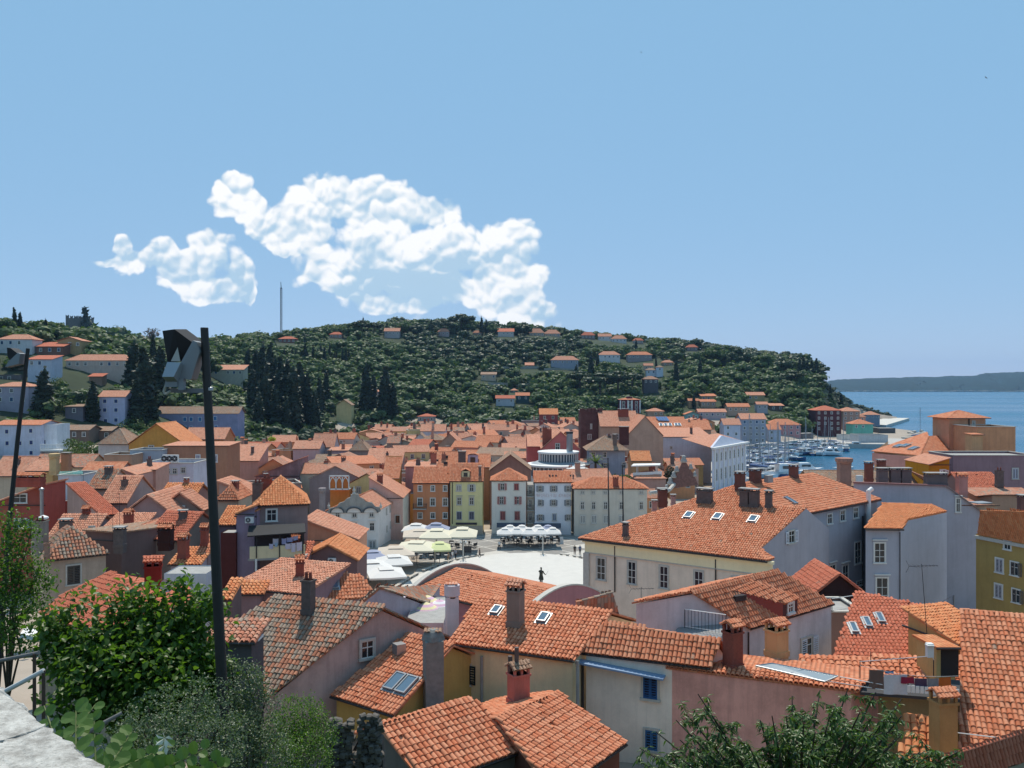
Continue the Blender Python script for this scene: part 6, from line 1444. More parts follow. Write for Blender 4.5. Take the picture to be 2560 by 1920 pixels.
# theatre with pilasters
th = special('side block of the white theatre with blank wall',1650,1780,1092,268,18,2.0,'mono',(206,208,218),'pale',0,name='theatre',walls={'f': (206,208,218)}); wins(th,'f',[(1678,1119),(1679,1155)],5,6)
def theatre_front():
    H = newhouse('columned_theatre','white pilastered theatre front with triangular pediment by the harbour',(68,280,0),cat='building'); A = Pz(1780,1121,12.2); B = Pz(1866,1106,12.2); wm = plaster((206,208,220),.2)
    wall(H,'f',A,B,12.2,12.2,wm); p,n,t = H.pl['f']; 
    up = hit(1822,1100,p,n); MB().slab([A + Vector((0,0,.2)),B + Vector((0,0,.2)),Vector(((A.x + B.x) / 2 - 3,(A.y + B.y) / 2 - 2.5,15.2))],n,.6).build('pediment',wm,H.root)
    MB().obox((A + B) / 2 + n * .4,t,n,UPZ,(B - A).length + 1,.9,.5).build('cornice',M['white'],H.root)
    bk = Vector((-t.y,t.x,0)); bk = bk if bk.y > 0 else -bk
    roof_face(H.root,None,[A + n * .5,B + n * .5,B + bk * 9 + UPZ * 2.5,A + bk * 9 + UPZ * 2.5],'pale',.3,.4,0,False)
    for i in range(8):
        c = A + (B - A) * ((i + .5) / 8); MB().obox(Vector((c.x,c.y,6)) + n * .15,t,n,UPZ,.5,.3,12).build('pilaster',M['white'],H.root)
    for i in range(7):
        c = A + (B - A) * ((i + 1) / 8)
        for z,hh in ((9.5,2.2),(4.6,3.0)): window_at(H,Vector((c.x,c.y,z)),n,t,.8,hh,'plain')
theatre_front()
# the procedural remainder, laid out in crooked rows
for y in np.arange(190,450,9.5):
    x = at(560,y) if y < 300 else at(600 + (y - 300) * 1.2,y)
    xe = at(1560 if y < 230 else 1680 if y < 330 else 1740,y)
    x += random.uniform(0,8)
    while x < xe:
        w = random.uniform(7,13); l = random.uniform(6.5,9.5); cx_ = x + w / 2; cy_ = y + random.uniform(-2.5,2.5)
        x += w * random.uniform(.92,1.05)
        if y > 330 and (cx_ - CX / 1e9) and pix((cx_,cy_,0))[0] < 880 + (y - 330) * .6: continue
        if keepout(cx_,cy_,min(w,l) * .42): continue
        u = pix((cx_,cy_,10))[0]
        if u < 560: continue
        if y > 400 and random.random() < .35: continue
        ze = random.choice([5.5,6.5,7.5,8.5,9.5]) + random.uniform(-.6,.6) + (1.0 if y > 300 else 0); rise = random.uniform(1.3,2.4)
        roof = random.choices(['gable','gable_perp','hip','mono','flat'],[.44,.26,.1,.14,.06])[0]
        town_house(cx_,cy_,random.choice([0,.12,.25,-.15,-.3,.4]),w,l,ze,rise,roof,random.randrange(len(WCOL)),random.choices(['new','pale','mixed','brown','red','old'],[.2,.33,.2,.12,.1,.05])[0],GT)
# ------------------------------------------------------------------ houses on the hillside
HB = []   # photo boxes kept clear of trees: x0,x1,y0,y1,Y
def hill_house(label,x0,x1,ytop,yeave,ybase,wall_=(196,186,172),kind='pale',roof='hip',L=9.0,name='hillside_house',wn=None,Y=None,style='plain',sc=(70,100,140),group='houses on the hillside',floors=1,**kw):
    g = ground_hit((x0 + x1) / 2,ybase) if Y is None else P((x0 + x1) / 2,ybase,Y)
    Yd = g.y; A = P(x0,yeave,Yd); B = P(x1,yeave,Yd); rise = max(.3,(yeave - ytop) / F * Yd * (1.0)) 
    # the ridge stands L/2 further back: raise it so that it shows on row ytop
    back = L if roof in ('mono',) else L / 2
    rise = max(.4,CZ - (ytop - CY) / F * (Yd + back) - A.z)
    H = rect(name,label,A,B,None,A.z + rise,L,roof,min(g.z,P(0,ybase,Yd).z) - 4,wall=wall_,kind=kind,world=True,geo=False,gutter=False,over=.5,group=group,**kw)
    HB.append((x0 - 2,x1 + 2,ytop - 2,ybase,Yd))
    if wn:
        for (wx,wy) in wn: win(H,'f',wx,wy,7,9,style,sc,fc='frame')
    elif floors:
        auto_windows(H,'f',3.0,floors,3.0,1.0,1.3,style,sc,skip=.15,fc='frame')
    return H
W_ = (206,204,206)
hill_house('white house with red roof at the top left corner of the hillside',-10,82,836,848,886,W_,'pale','hip')
hill_house('brown walled house with red roof right of the top left white house',86,160,855,866,888,(130,96,84),'red','mono')
hill_house('small beige gabled house below the battlemented tower',140,206,843,852,884,(176,150,110),'pale','gable_perp')
hill_house('long pale building with pink hipped roof below the tower',160,326,886,901,940,(196,178,166),'pale','hip',floors=1)
hill_house('small shed with red roof below the long pale building',218,257,933,941,962,(150,120,104),'red','mono',5,floors=0)
hill_house('bluish white terraced house with red roof left of the long pale building',64,131,888,898,958,(190,196,210),'red','mono')
hill_house('dark brown house front under trees at the left',-12,55,930,936,950,(120,110,110),'brown','flat')
hill_house('tall grey mauve house at the left edge, crossed by the thin pole',-20,74,955,966,1032,(170,162,176),'pale','hip',floors=2)
hill_house('narrow light blue house with red roof and six blue windows',243,314,976,992,1062,(186,188,214),'pale','gable',wn=[(262,1003),(290,1003),(262,1025),(290,1025),(264,1052),(290,1050)],style='closed',sc=(70,90,150))
hill_house('grey low house under the cypress left of the light blue house',158,208,1010,1016,1052,(120,116,124),'brown','mono')
lb = hill_house('long brown and blue house with light blue shutters behind the pole',388,598,1016,1034,1086,(150,150,180),'brown','gable',wn=[(462,1048),(478,1048),(500,1048),(538,1046),(462,1070),(478,1070),(540,1068)],style='closed',sc=(90,150,214))
wv = hill_house('white villa with blue shutters at the left edge',-20,104,1050,1062,1146,(206,206,222),'new','gable',12,wn=[(17,1079),(77,1077),(18,1108),(78,1106),(50,1108),(78,1132)],style='closed',sc=(70,84,140))
wv2 = hill_house('white villa wing with balustraded terrace and round stair top',104,142,1054,1060,1146,(226,226,232),'new','flat',9,Y=ground_hit(42,1146).y + 2,wn=[(110,1105)],style='closed',sc=(50,64,130))  # whiter than the villa front: sunlight on this side put into the wall colour
def balustrade():
    Y = wv.A.y - 1.5; root = thing('balustrade_terrace','white balustrade terrace of the white villa','terrace',P(128,1125,Y)); MB().slab([P(100,1124,Y),P(157,1124,Y),P(157,1122,Y + 6),P(100,1122,Y + 6)],UPZ,.5).build('deck',M['white'],root)
    MB().obox((P(100,1111,Y) + P(157,1111,Y)) / 2,Vector((1,0,0)),Vector((0,1,0)),UPZ,(P(157,0,Y) - P(100,0,Y)).x,.3,.18).build('rail',M['white'],root)
    for i in range(15): a = P(101 + i * 4,1123,Y); MB().lathe(a,[(.12,0),(.2,.3),(.08,.6),(.14,1.2)],6).build('baluster',M['white'],root)
balustrade()
hill_house('brown low house with dark windows right of the white villa',143,224,1062,1075,1108,(130,110,98),'brown','gable'); hill_house('lower brown extension beside the brown low house',224,280,1066,1077,1104,(140,112,98),'brown','gable')
hill_house('cream house with stacked pink roofs behind the floodlight pole',484,610,912,924,952,(190,184,168),'pale','mono')
ch_ = hill_house('cream chapel like gabled house among the cypresses',838,880,998,1013,1058,(206,190,140),'brown','gable_perp',floors=0); 
hill_house('small pink house beside the tall cypress pair',938,950,974,979,990,(190,150,150),'pale','mono',5,floors=0)
for lab,x0,x1,yt,ye,yb,w_,k_,r_ in (
    ('red roofed house beside the radio mast',694,740,841,847,858,(150,100,90),'red','hip'),('pale roofed house on the crest right of the mast',822,857,830,836,846,(176,140,130),'red','hip'),
    ('white house with orange roof on the crest below the clouds',959,1000,820,828,846,(186,176,176),'pale','gable'),('small orange roofed house right of the crest conifer',1093,1124,821,829,842,(170,150,150),'pale','hip'),
    ('tiny orange roof on the crest under the umbrella pine',1181,1206,826,832,838,(180,150,130),'pale','hip'),('wide pale house with dark red roof on the crest',1243,1286,821,829,842,(200,186,180),'red','mono'),
    ('orange roofed crest house left of the twin one',1322,1362,821,832,840,(196,170,150),'pale','hip'),('orange roofed crest house right of the twin one',1360,1402,824,834,841,(196,170,150),'pale','hip'),
    ('dark walled house with brown roof on the right crest',1452,1489,830,838,848,(130,116,112),'red','hip'),('white gabled house on the right crest',1495,1530,834,841,852,(206,204,204),'pale','gable'),('white house with pink roof right of the crest gable',1528,1568,838,847,857,(206,200,200),'pale','hip'),
    ('low house with chimney at the right end of the crest',1582,1610,845,851,860,(170,150,140),'red','hip'),('half hidden house on the far right crest',1716,1746,861,868,878,(150,130,130),'red','hip'),
    ('large grey villa with orange hipped roof on the upper slope',1376,1448,890,900,922,(150,156,170),'pale','hip'),('white rounded villa with orange roof on the upper slope',1495,1552,878,887,906,(206,204,206),'pale','hip'),('villa with wide orange roof and dark balconies',1567,1632,879,887,905,(150,140,140),'new','hip'),
    ('small orange roof in the trees right of the balcony villa',1655,1685,900,906,914,(170,140,120),'pale','hip'),('orange roofed house behind the white cubic villa',1609,1634,908,914,926,(186,160,140),'pale','gable'),
    ('white cubic villa with tower on the right slope',1614,1642,920,925,943,(206,210,222),'brown','hip'),('white villa tower with grey cap',1640,1660,913,918,943,(206,210,222),'brown','pyr'),('grey stone house with big arched window on the slope',1607,1648,940,948,984,(96,92,96),'old','hip'),
    ('little shed with red roof on the terraced slope',1312,1336,906,913,921,(100,70,60),'pale','mono'),('small cream house on the mid slope',1201,1242,930,936,953,(190,170,150),'brown','mono'),
    ('low white house row in the gardens',1238,1288,988,996,1016,(190,190,196),'red','gable'),('dark green house with orange roof in the gardens',1288,1325,981,989,1008,(60,80,84),'new','gable'),('small roof above the dark green house',1275,1296,971,976,982,(150,130,120),'pale','hip'),
    ('small red roof house at the edge of the town gardens',1042,1088,1034,1041,1056,(170,160,160),'red','hip'),('low house with porch right of the red and white villa',1618,1662,1020,1028,1044,(170,140,120),'pale','hip'),
    ('orange roofed house at the left of the harbour slope',1720,1748,996,1002,1022,(170,140,110),'new','gable'),('second orange roofed house on the harbour slope',1752,1792,984,990,1000,(176,150,120),'new','mono'),('third orange roofed house on the harbour slope',1750,1792,998,1004,1020,(176,150,130),'new','gable'),
    ('cream house standing high above the harbour',1867,1914,980,988,1010,(176,160,120),'pale','gable'),('grey gabled house above the harbour',1891,1922,1004,1011,1034,(176,170,176),'pale','gable'),('low dark house with veranda above the harbour',1924,1962,1008,1014,1028,(110,90,84),'pale','mono'),
    ('beige house with orange roof behind the harbour front',1818,1876,1008,1017,1040,(190,160,140),'new','gable'),('long pinkish house behind the harbour front',1745,1818,1022,1030,1050,(176,160,164),'pale','gable'),('turquoise trimmed house behind the theatre roofs',1712,1752,1028,1036,1052,(120,160,160),'new','gable_perp')):
    hill_house(lab,x0,x1,yt,ye,yb,w_,k_,r_,min(9,max(5,(x1 - x0) * .2)))
rw = hill_house('dark red villa with white corner bands and orange roof',1548,1603,994,999,1036,(110,44,52),'new','hip',11,floors=0)
for x in (1551,1570,1580,1600):
    p,n,t = rw.pl['f']; a,b = hit(x,1034,p,n),hit(x,1001,p,n); MB().obox((a + b) / 2 + n * .1,t,n,UPZ,.7,.2,(b - a).length).build('white_band',M['white'],rw.root)
wins(rw,'f',[(x,y) for x in (1559,1575,1591) for y in (1007,1017,1028)],6,7,'plain',fc='frame'); rect('villa_turret','small turret on top of the dark red villa',rw.A.lerp(rw.B,.35) + Vector((0,3,0)),rw.A.lerp(rw.B,.65) + Vector((0,3,0)),None,rw.A.z + 3.6,4,'flat',rw.A.z,wall=(110,44,52),world=True,parapet=1.8,cat='turret')
# harbour front
HG = 'houses along the harbour front'
hh = lambda *a,**k: hill_house(*a,group=HG,**k)
hh('tall grey harbour house with many small windows',1852,1918,1033,1048,1112,(160,164,178),'pale','gable',12,Y=438.0,floors=4); hh('white harbour house left of the tall grey one',1808,1854,1046,1062,1116,(196,198,212),'pale','gable',10,Y=428.0,floors=3)
hh('pink harbour house with arcaded upper floor',1920,2005,1047,1062,1096,(196,140,140),'new','hip',12,Y=476.0,floors=2); hh('small white house in front of the pink harbour house',1920,1955,1060,1074,1114,(190,194,210),'new','gable',10,Y=452.0,floors=2)
hh('tall dark red five storey block by the harbour',2038,2106,1014,1026,1088,(96,54,58),'red','hip',14,Y=505.0,floors=4,style='closed',sc=(176,160,156)); hh('brown grey house at the promontory foot',2106,2152,1018,1028,1068,(170,140,128),'pale','hip',14,Y=560.0,floors=3)
hh('teal green house with orange roof by the harbour mouth',2131,2186,1048,1060,1096,(110,176,160),'new','hip',11,Y=484.0); hh('low villa with brown roof on the promontory',2163,2202,1028,1037,1052,(150,150,160),'pale','hip',10,Y=640.0); hh('small salmon house behind the teal one',2148,2166,1035,1042,1056,(206,150,130),'pale','hip',8,Y=590.0)
bk = rect('harbour_store','low white flat harbour building on the mole',P(2146,1089,445),P(2222,1089,445),None,None,12,'flat',-1,wall=(190,190,190),world=True,parapet=.4,cat='building'); auto_windows(bk,'f',3,1,3,.9,1.2,skip=.5)
rect('harbour_kiosk','small white flat kiosk at the root of the mole',P(2104,1088,462),P(2130,1088,462),None,None,8,'flat',-1,wall=(206,204,200),world=True,parapet=.2,cat='building')
rect('boat_shed','low grey shed along the inner harbour quay',P(1990,1084,478),P(2035,1082,478),None,None,8,'flat',-1,wall=(120,112,110),world=True,cat='building'); rect('boat_shed','flat dark canopy shed right of the teal house',P(2198,1070,540),P(2240,1070,540),None,None,10,'flat',-1,wall=(90,90,92),world=True,cat='building')
# battlemented tower
def tower():
    g = ground_hit(190,842); Y = g.y; root = thing('castle_tower','dark stone tower with swallowtail battlements on the left hilltop','tower',g); mt = simple('tower_stone',(.13,.12,.11),.95,noise=.3,nscale=.6,bump=.3)
    a,b = P(164,795,Y),P(212,795,Y); w = b.x - a.x; zt = a.z; cx_ = (a.x + b.x) / 2; MB().prism([(a.x,Y),(b.x,Y),(b.x,Y + w),(a.x,Y + w)],g.z - 6,zt).build('shaft',mt,root)
    HB.append((164,212,780,815,Y))
    for (x0,x1) in ((164,172),(175,182),(185,193),(196,203),(206,213)):
        for yy in (Y,Y + w - .6):
            p0,p1 = P(x0,795,Y),P(x1,795,Y); h = (zt + 2.4) if x0 > 164 else zt + 3.2; m = (p0.x + p1.x) / 2; v = [(p0.x,zt),(p1.x,zt),(p1.x,h),(m,h - 1.0),(p0.x,h)]
            MB().add([(x,yy,z) for x,z in v] + [(x,yy + .6,z) for x,z in v],[(0,1,2,3,4),(9,8,7,6,5)] + [(i,5 + i,5 + (i + 1) % 5,(i + 1) % 5) for i in range(5)]).build('merlon',mt,root)
tower()
def radio_mast():
    g = ground_hit(703,850); root = thing('radio_mast','tall thin lattice radio mast on the hill crest','mast',g); top = P(702,705,g.y); s = 1.1; mb = MB(); L = top.z - g.z
    for i,j in ((-1,-1),(1,-1),(1,1),(-1,1)): mb.cyl((g.x + i * s / 2,g.y + j * s / 2,g.z - 2),(g.x + i * s / 2,g.y + j * s / 2,g.z + L * .9),.16,.16,4)
    mb.build('legs',simple('mast_grey',(.25,.25,.27),.6),root); m2 = MB(); k = 26
    for q in range(k):
        z0,z1 = g.z + L * .9 * q / k,g.z + L * .9 * (q + 1) / k; m2.cyl((g.x - s / 2,g.y - s / 2,z0),(g.x + s / 2,g.y - s / 2,z1),.09,.09,4).cyl((g.x + s / 2,g.y - s / 2,z0),(g.x - s / 2,g.y - s / 2,z1),.09,.09,4)
    m2.build('lattice',simple('mast_grey',(.25,.25,.27)),root); MB().cyl((g.x,g.y,g.z + L * .88),top,.35,.2,6).build('aerial',M['darkmetal'],root)
radio_mast()
# garden terrace walls
for i,(x0,x1,y) in enumerate(((1250,1360,922),(1360,1460,926),(1220,1330,962),(1400,1520,1022),(1470,1600,1010),(1300,1400,955))):
    a,b = ground_hit(x0,y),ground_hit(x1,y + random.uniform(-3,3)); lab = ['upper pale garden terrace wall on the slope','pale terrace wall below the grey villa','long terrace wall above the garden houses','terrace wall left of the dark red villa','retaining wall behind the dark red villa','short terrace wall in the middle gardens'][i]
    r = thing('terrace_wall',lab,'wall',a); MB().obox((a + b) / 2 + UPZ * .6,(b - a).normalized(),(b - a).normalized().cross(UPZ).normalized(),UPZ,(b - a).length,.6,2.0).build('masonry',simple('terrace_stone',(.32,.30,.26),.95,noise=.3,nscale=.7),r)
# ------------------------------------------------------------------ harbour: quays, boats, rocks
qm = simple('quay_concrete',(.42,.40,.37),.9,noise=.15,nscale=.5)
struct(MB().prism([(76,278),(72,292),(83,384),(121,433),(149,463),(168,474),(172,482),(140,470),(110,445),(74,390),(62,292),(66,272)],-3,.5).build('harbour_quay',qm))
struct(MB().prism([(164,436),(194,432),(218,468),(206,480),(178,476),(166,466)],-3,.6).build('mole',qm))
struct(MB().prism([(270,640),(345,770),(330,782),(262,660)],-3,.4).build('promontory_quay',simple('pale_quay',(.55,.53,.48),.9,noise=.2,nscale=.3)))
def rocks():
    proto = []
    for v in range(4):
        m = bpy.data.meshes.new('boulder'); import bmesh; bm = bmesh.new(); bmesh.ops.create_icosphere(bm,subdivisions=1,radius=1.0)
        for q in bm.verts: q.co *= random.uniform(.7,1.15); q.co.z *= .7
        bm.to_mesh(m); bm.free(); m.materials.append(simple('breakwater_rock',(.42,.38,.33),.95,noise=.3,nscale=1.5)); proto.append(m)
    root = thing('breakwater','heap of pale boulders forming the breakwater by the harbour mouth','breakwater',(230,500,SEA))
    for i in range(110):
        t = random.random(); x = 196 + 62 * t + random.uniform(-5,5); y = 436 + 128 * t + random.uniform(-4,4); s = random.uniform(.8,1.9)
        inst('boulder',random.choice(proto),root,Matrix.Translation((x,y,SEA + random.uniform(.3,1.8))) @ Matrix.Rotation(random.uniform(0,6),4,'Z') @ Matrix.Scale(s,4))
rocks()
def boat_protos():
    white = simple('boat_white',(.80,.80,.80),.35); blue = simple('boat_blue',(.05,.10,.22),.4); deckm = simple('boat_deck',(.62,.56,.46),.6)
    def hull(L,W,D,mat,root):
        mb = MB(); st = [(-.5,.82,0),(-.25,1.0,0),(.1,1.0,.02),(.33,.72,.08),(.5,.04,.2)]; vs = []
        for (s,w,r) in st:
            for (wf,z) in ((-1,D + r * D),(-.75,D * .25),(0,-.25),(.75,D * .25),(1,D + r * D)): vs.append((s * L,wf * w * W / 2,z))
        fs = []
        for i in range(4):
            for j in range(4): fs.append((i * 5 + j,i * 5 + j + 1,(i + 1) * 5 + j + 1,(i + 1) * 5 + j))
        fs.append((0,1,2,3,4)); mb.add(vs,fs); mb.build('hull',mat,root,smooth=False)
        d = MB(); dv = []
        for (s,w,r) in st: dv += [(s * L,-w * W / 2 * .97,D * .93 + r * D),(s * L,w * W / 2 * .97,D * .93 + r * D)]
        d.add(dv,[(2 * i,2 * i + 1,2 * i + 3,2 * i + 2) for i in range(4)]); d.build('deck',deckm if mat is blue else white,root)
    out = []
    for mat in (white,blue):
        r = thing('motor_boat','x','boat',(0,0,0),'boats moored in the harbour'); hull(8.5,2.9,1.1,mat,r)
        c = MB(); c.add([(-1.6,-1.0,1.0),(2.3,-.8,1.1),(2.3,.8,1.1),(-1.6,1.0,1.0),(-1.4,-.85,2.3),(1.0,-.7,2.3),(1.0,.7,2.3),(-1.4,.85,2.3)],[(4,5,6,7),(0,1,5,4),(1,2,6,5),(2,3,7,6),(3,0,4,7)]); c.build('cabin',white,r)
        g = MB(); g.add([(1.05,-.66,2.2),(2.25,-.74,1.25),(2.25,.74,1.25),(1.05,.66,2.2)],[(0,1,2,3)]); g.v = [v + Vector((.03,0,.03)) for v in g.v]; g.build('windscreen',M['glass'],r)
        for q in (-1,1): MB().box((.1,q * .93,1.75),1.9,.05,.45).build('side_window',M['glass'],r)
        MB().tube([(4.1,0,1.8),(2.6,1.1,1.8),(-1,1.3,1.7)],.03,4).tube([(4.1,0,1.8),(2.6,-1.1,1.8),(-1,-1.3,1.7)],.03,4).build('rail',M['zinc'],r); MB().box((-2.6,0,2.35),2.2,2.0,.07).build('sun_top',M['white'] if mat is blue else simple('navy_top',(.06,.09,.18),.8),r)
        out.append(r)
    for mat in (white,blue):
        r = thing('sailing_boat','x','boat',(0,0,0),'boats moored in the harbour'); hull(9.5,2.9,1.0,mat,r)
        c = MB(); c.add([(-1.2,-.8,.95),(2.2,-.5,1.0),(2.2,.5,1.0),(-1.2,.8,.95),(-1.0,-.65,1.5),(1.6,-.4,1.4),(1.6,.4,1.4),(-1.0,.65,1.5)],[(4,5,6,7),(0,1,5,4),(1,2,6,5),(2,3,7,6),(3,0,4,7)]); c.build('coach_roof',white,r)
        MB().cyl((.8,0,.9),(.8,0,12.5),.11,.08,6).build('mast',M['zinc'],r); MB().cyl((.8,0,2.2),(-3.2,0,2.1),.09,.09,6).build('boom',M['zinc'],r); MB().cyl((.7,0,2.45),(-3.0,0,2.35),.2,.14,8).build('furled_sail',simple('sail_cover',(.10,.16,.32) if mat is white else (.6,.58,.55),.9),r)
        MB().cyl((.8,0,12.3),(4.6,0,1.2),.02,.02,3).cyl((.8,0,12.3),(-4.6,0,1.0),.02,.02,3).cyl((.8,0,12.3),(.4,1.35,1.0),.02,.02,3).cyl((.8,0,12.3),(.4,-1.35,1.0),.02,.02,3).build('rigging',M['zinc'],r)
        out.append(r)
    r = thing('open_boat','x','boat',(0,0,0),'boats moored in the harbour'); hull(5.2,1.9,.8,white,r)
    for x in (-1.2,.3): MB().box((x,0,.62),.35,1.5,.06).build('thwart',deckm,r)
    MB().box((-2.4,0,.9),.35,.4,.8).build('outboard_motor',M['darkmetal'],r); out.append(r)
    return out
BP = boat_protos(); bused = [False] * 5
rowsB = [(1194,1858,1985,13,'front row nearest the theatre'),(1178,1858,1972,13,'second row from the front'),(1162,1858,1950,11,'third row'),(1148,1860,1985,13,'fourth row'),(1137,1862,2080,19,'fifth row'),(1126,1880,2120,19,'row along the inner quay'),(1118,1960,2160,13,'row under the mole')]
ORD = ['first','second','third','fourth','fifth','sixth','seventh','eighth','ninth','tenth','eleventh','twelfth','thirteenth','fourteenth','fifteenth','sixteenth','seventeenth','eighteenth','nineteenth','twentieth']
for (y,x0,x1,k,rn) in rowsB:
    for i in range(k):
        x = x0 + (x1 - x0) * (i + .5) / k + random.uniform(-3,3); q = Pz(x,y + random.uniform(-3,3),SEA); q.z = SEA + .15
        if bool(inpoly(np.array([q.x]),np.array([q.y]),COAST)[0]): continue
        t = random.choices(range(5),[.38,.1,.3,.08,.14])[0]; L_ = '%s %s, %s from the left in the %s' % (['white','navy','white','navy','white'][t],['motor boat','motor boat','sailing boat','sailing boat','open boat'][t],ORD[i],rn); rz = random.choice([.5,.9,2.4,-2.2,1.2,-.4]) + random.uniform(-.15,.15); sc_ = random.uniform(1.0,1.4) * (1.25 if y > 1185 else 1)
        if not bused[t]: b = BP[t]; b.location = q; b.rotation_euler = (0,0,rz); b.scale = (sc_,) * 3; b['label'] = L_; bused[t] = True
        else: copy_tree(BP[t],q,rz,sc_,L_)
for i,(x,y,t,L_) in enumerate(((2110,1176,0,'lone motor boat in open harbour water behind the brick chimneys'),(2190,1172,4,'small open boat in front of the apricot house'),(2296,1104,2,'sailing boat alone outside the breakwater'))):
    q = Pz(x,y,SEA); q.z = SEA + .1; copy_tree(BP[t],q,.3,1.5 if t == 2 else 1.0,L_)
copy_tree(BP[0],Pz(1935,1190,SEA) + Vector((2,-6,.2)),.15,2.0,'large white motor yacht nearest the courthouse roof'); copy_tree(BP[0],Pz(2010,1186,SEA) + Vector((0,0,.2)),.1,1.7,'white excursion boat with long flat canopy')
# ------------------------------------------------------------------ vegetation
def leafmat(key,c1,c2,trans=.25,rough=.55,c3=None):
    if key in MATS: return MATS[key]
    m,nt,b = newmat(key); b.inputs['Roughness'].default_value = rough; b.inputs['Specular IOR Level'].default_value = .35
    g = N(nt,'ShaderNodeNewGeometry'); oi = N(nt,'ShaderNodeObjectInfo'); n = N(nt,'ShaderNodeTexNoise',i_Scale=.35,i_Detail=3.0); LK(nt,g.outputs['Position'],n.inputs['Vector'])
    r = M2(nt,'FRACT',M2(nt,'ADD',g.outputs['Random Per Island'],M2(nt,'MULTIPLY',oi.outputs['Random'],7.3)))
    f = M2(nt,'ADD',M2(nt,'MULTIPLY',r,.6),M2(nt,'MULTIPLY',n.outputs['Fac'],.5),clamp=True)
    c = MIXC(nt,f,c1,c2)
    if c3: c = MIXC(nt,RAMP(nt,r,[(.9,0.0),(.96,1.0)]),c,c3)
    LK(nt,c,b.inputs['Base Color'])
    tr = N(nt,'ShaderNodeBsdfTranslucent'); mx = N(nt,'ShaderNodeMixShader'); mx.inputs[0].default_value = trans
    bri = N(nt,'ShaderNodeMix',data_type='RGBA',blend_type='MULTIPLY'); bri.inputs[0].default_value = 1.0; LK(nt,c,bri.inputs[6]); bri.inputs[7].default_value = (1.5,1.7,.7,1); LK(nt,bri.outputs[2],tr.inputs[0])
    LK(nt,b.outputs[0],mx.inputs[1]); LK(nt,tr.outputs[0],mx.inputs[2]); LK(nt,mx.outputs[0],nt.nodes['Material Output'].inputs[0])
    MATS[key] = m; return m
LM = dict(cyp=leafmat('cypress_leaf',(.012,.022,.012),(.028,.045,.02),.1),pine=leafmat('pine_leaf',(.02,.038,.018),(.05,.08,.03),.15),wood=leafmat('wood_leaf',(.03,.058,.018),(.10,.15,.04),.25,.6,(.14,.18,.05)),
          bush=leafmat('bush_leaf',(.035,.08,.016),(.11,.19,.03),.45,.42),grey=leafmat('grey_leaf',(.05,.085,.045),(.13,.175,.095),.3,.4),caper=leafmat('caper_leaf',(.07,.14,.03),(.13,.21,.045),.35,.45),
          peach=leafmat('peach_leaf',(.035,.075,.02),(.10,.165,.04),.35,.36),dry=leafmat('dry_twig',(.10,.075,.07),(.17,.12,.12),.1),plum=leafmat('plum_leaf',(.06,.03,.035),(.11,.05,.05),.15))
bark = simple('bark',(.07,.055,.04),.95,noise=.3,nscale=6,bump=.4)
def rand_dirs(n): 
    v = rng.normal(size=(n,3)); return v / np.linalg.norm(v,axis=1)[:,None]
def quads(C,Nn,size,asp=1.0):
    """quads at centres C with normals Nn, half sizes size"""
    k = len(C); up = rand_dirs(k); U = np.cross(Nn,up); U /= np.maximum(1e-6,np.linalg.norm(U,axis=1))[:,None]; V = np.cross(Nn,U); s = np.asarray(size).reshape(-1,1)
    W = np.stack([C - U * s - V * s * asp * .35,C - V * s * asp,C + U * s + V * s * asp * .2,C + V * s * asp],1)
    return W.reshape(-1,3),np.arange(4 * k).reshape(-1,4)
def lobes_cloud(lobes,n,size,jitter=.16,flat=.5,inner=.25):
    """points near the surface of several ellipsoid lobes (cx,cy,cz,rx,ry,rz)"""
    L = np.array(lobes,float); w = (L[:,3] * L[:,4] + L[:,4] * L[:,5] + L[:,3] * L[:,5]); idx = rng.choice(len(L),n,p=w / w.sum()); d = rand_dirs(n); r = 1 - np.abs(rng.normal(0,jitter,n)); r = np.where(rng.random(n) < inner,rng.random(n) ** .5,r); r = r + rng.normal(0,.05,n)
    C = L[idx,:3] + d * L[idx,3:] * r[:,None]; Nn = d * flat + rand_dirs(n) * (.5 if flat > 1 else 1 - flat * .5) + np.array([0,0,.25]); Nn /= np.linalg.norm(Nn,axis=1)[:,None]
    return C,Nn,size * rng.uniform(.6,1.3,n)
def core_quads(lobes,k=.72,nu=8,nv=5):
    V = []; Q = []
    for (cx_,cy_,cz_,rx,ry,rz) in lobes:
        b = len(V)
        for j in range(nv + 1):
            ph = -math.pi / 2 + math.pi * j / nv
            for i in range(nu): th = 2 * math.pi * i / nu; V.append((cx_ + rx * k * math.cos(ph) * math.cos(th),cy_ + ry * k * math.cos(ph) * math.sin(th),cz_ + rz * k * math.sin(ph)))
        for j in range(nv):
            for i in range(nu): Q.append((b + j * nu + i,b + j * nu + (i + 1) % nu,b + (j + 1) * nu + (i + 1) % nu,b + (j + 1) * nu + i))
    return np.array(V),np.array(Q)
def crown_mesh(name,lobes,n,size,mat,core=.7,asp=1.0,**kw):
    C,Nn,s = lobes_cloud(lobes,n,size,**kw); V,Q = quads(C,Nn,s,asp)
    if core: cv,cq = core_quads(lobes,core); Q = np.concatenate([Q,cq + len(V)]); V = np.concatenate([V,cv])
    return npmesh(name,V,Q,mat)
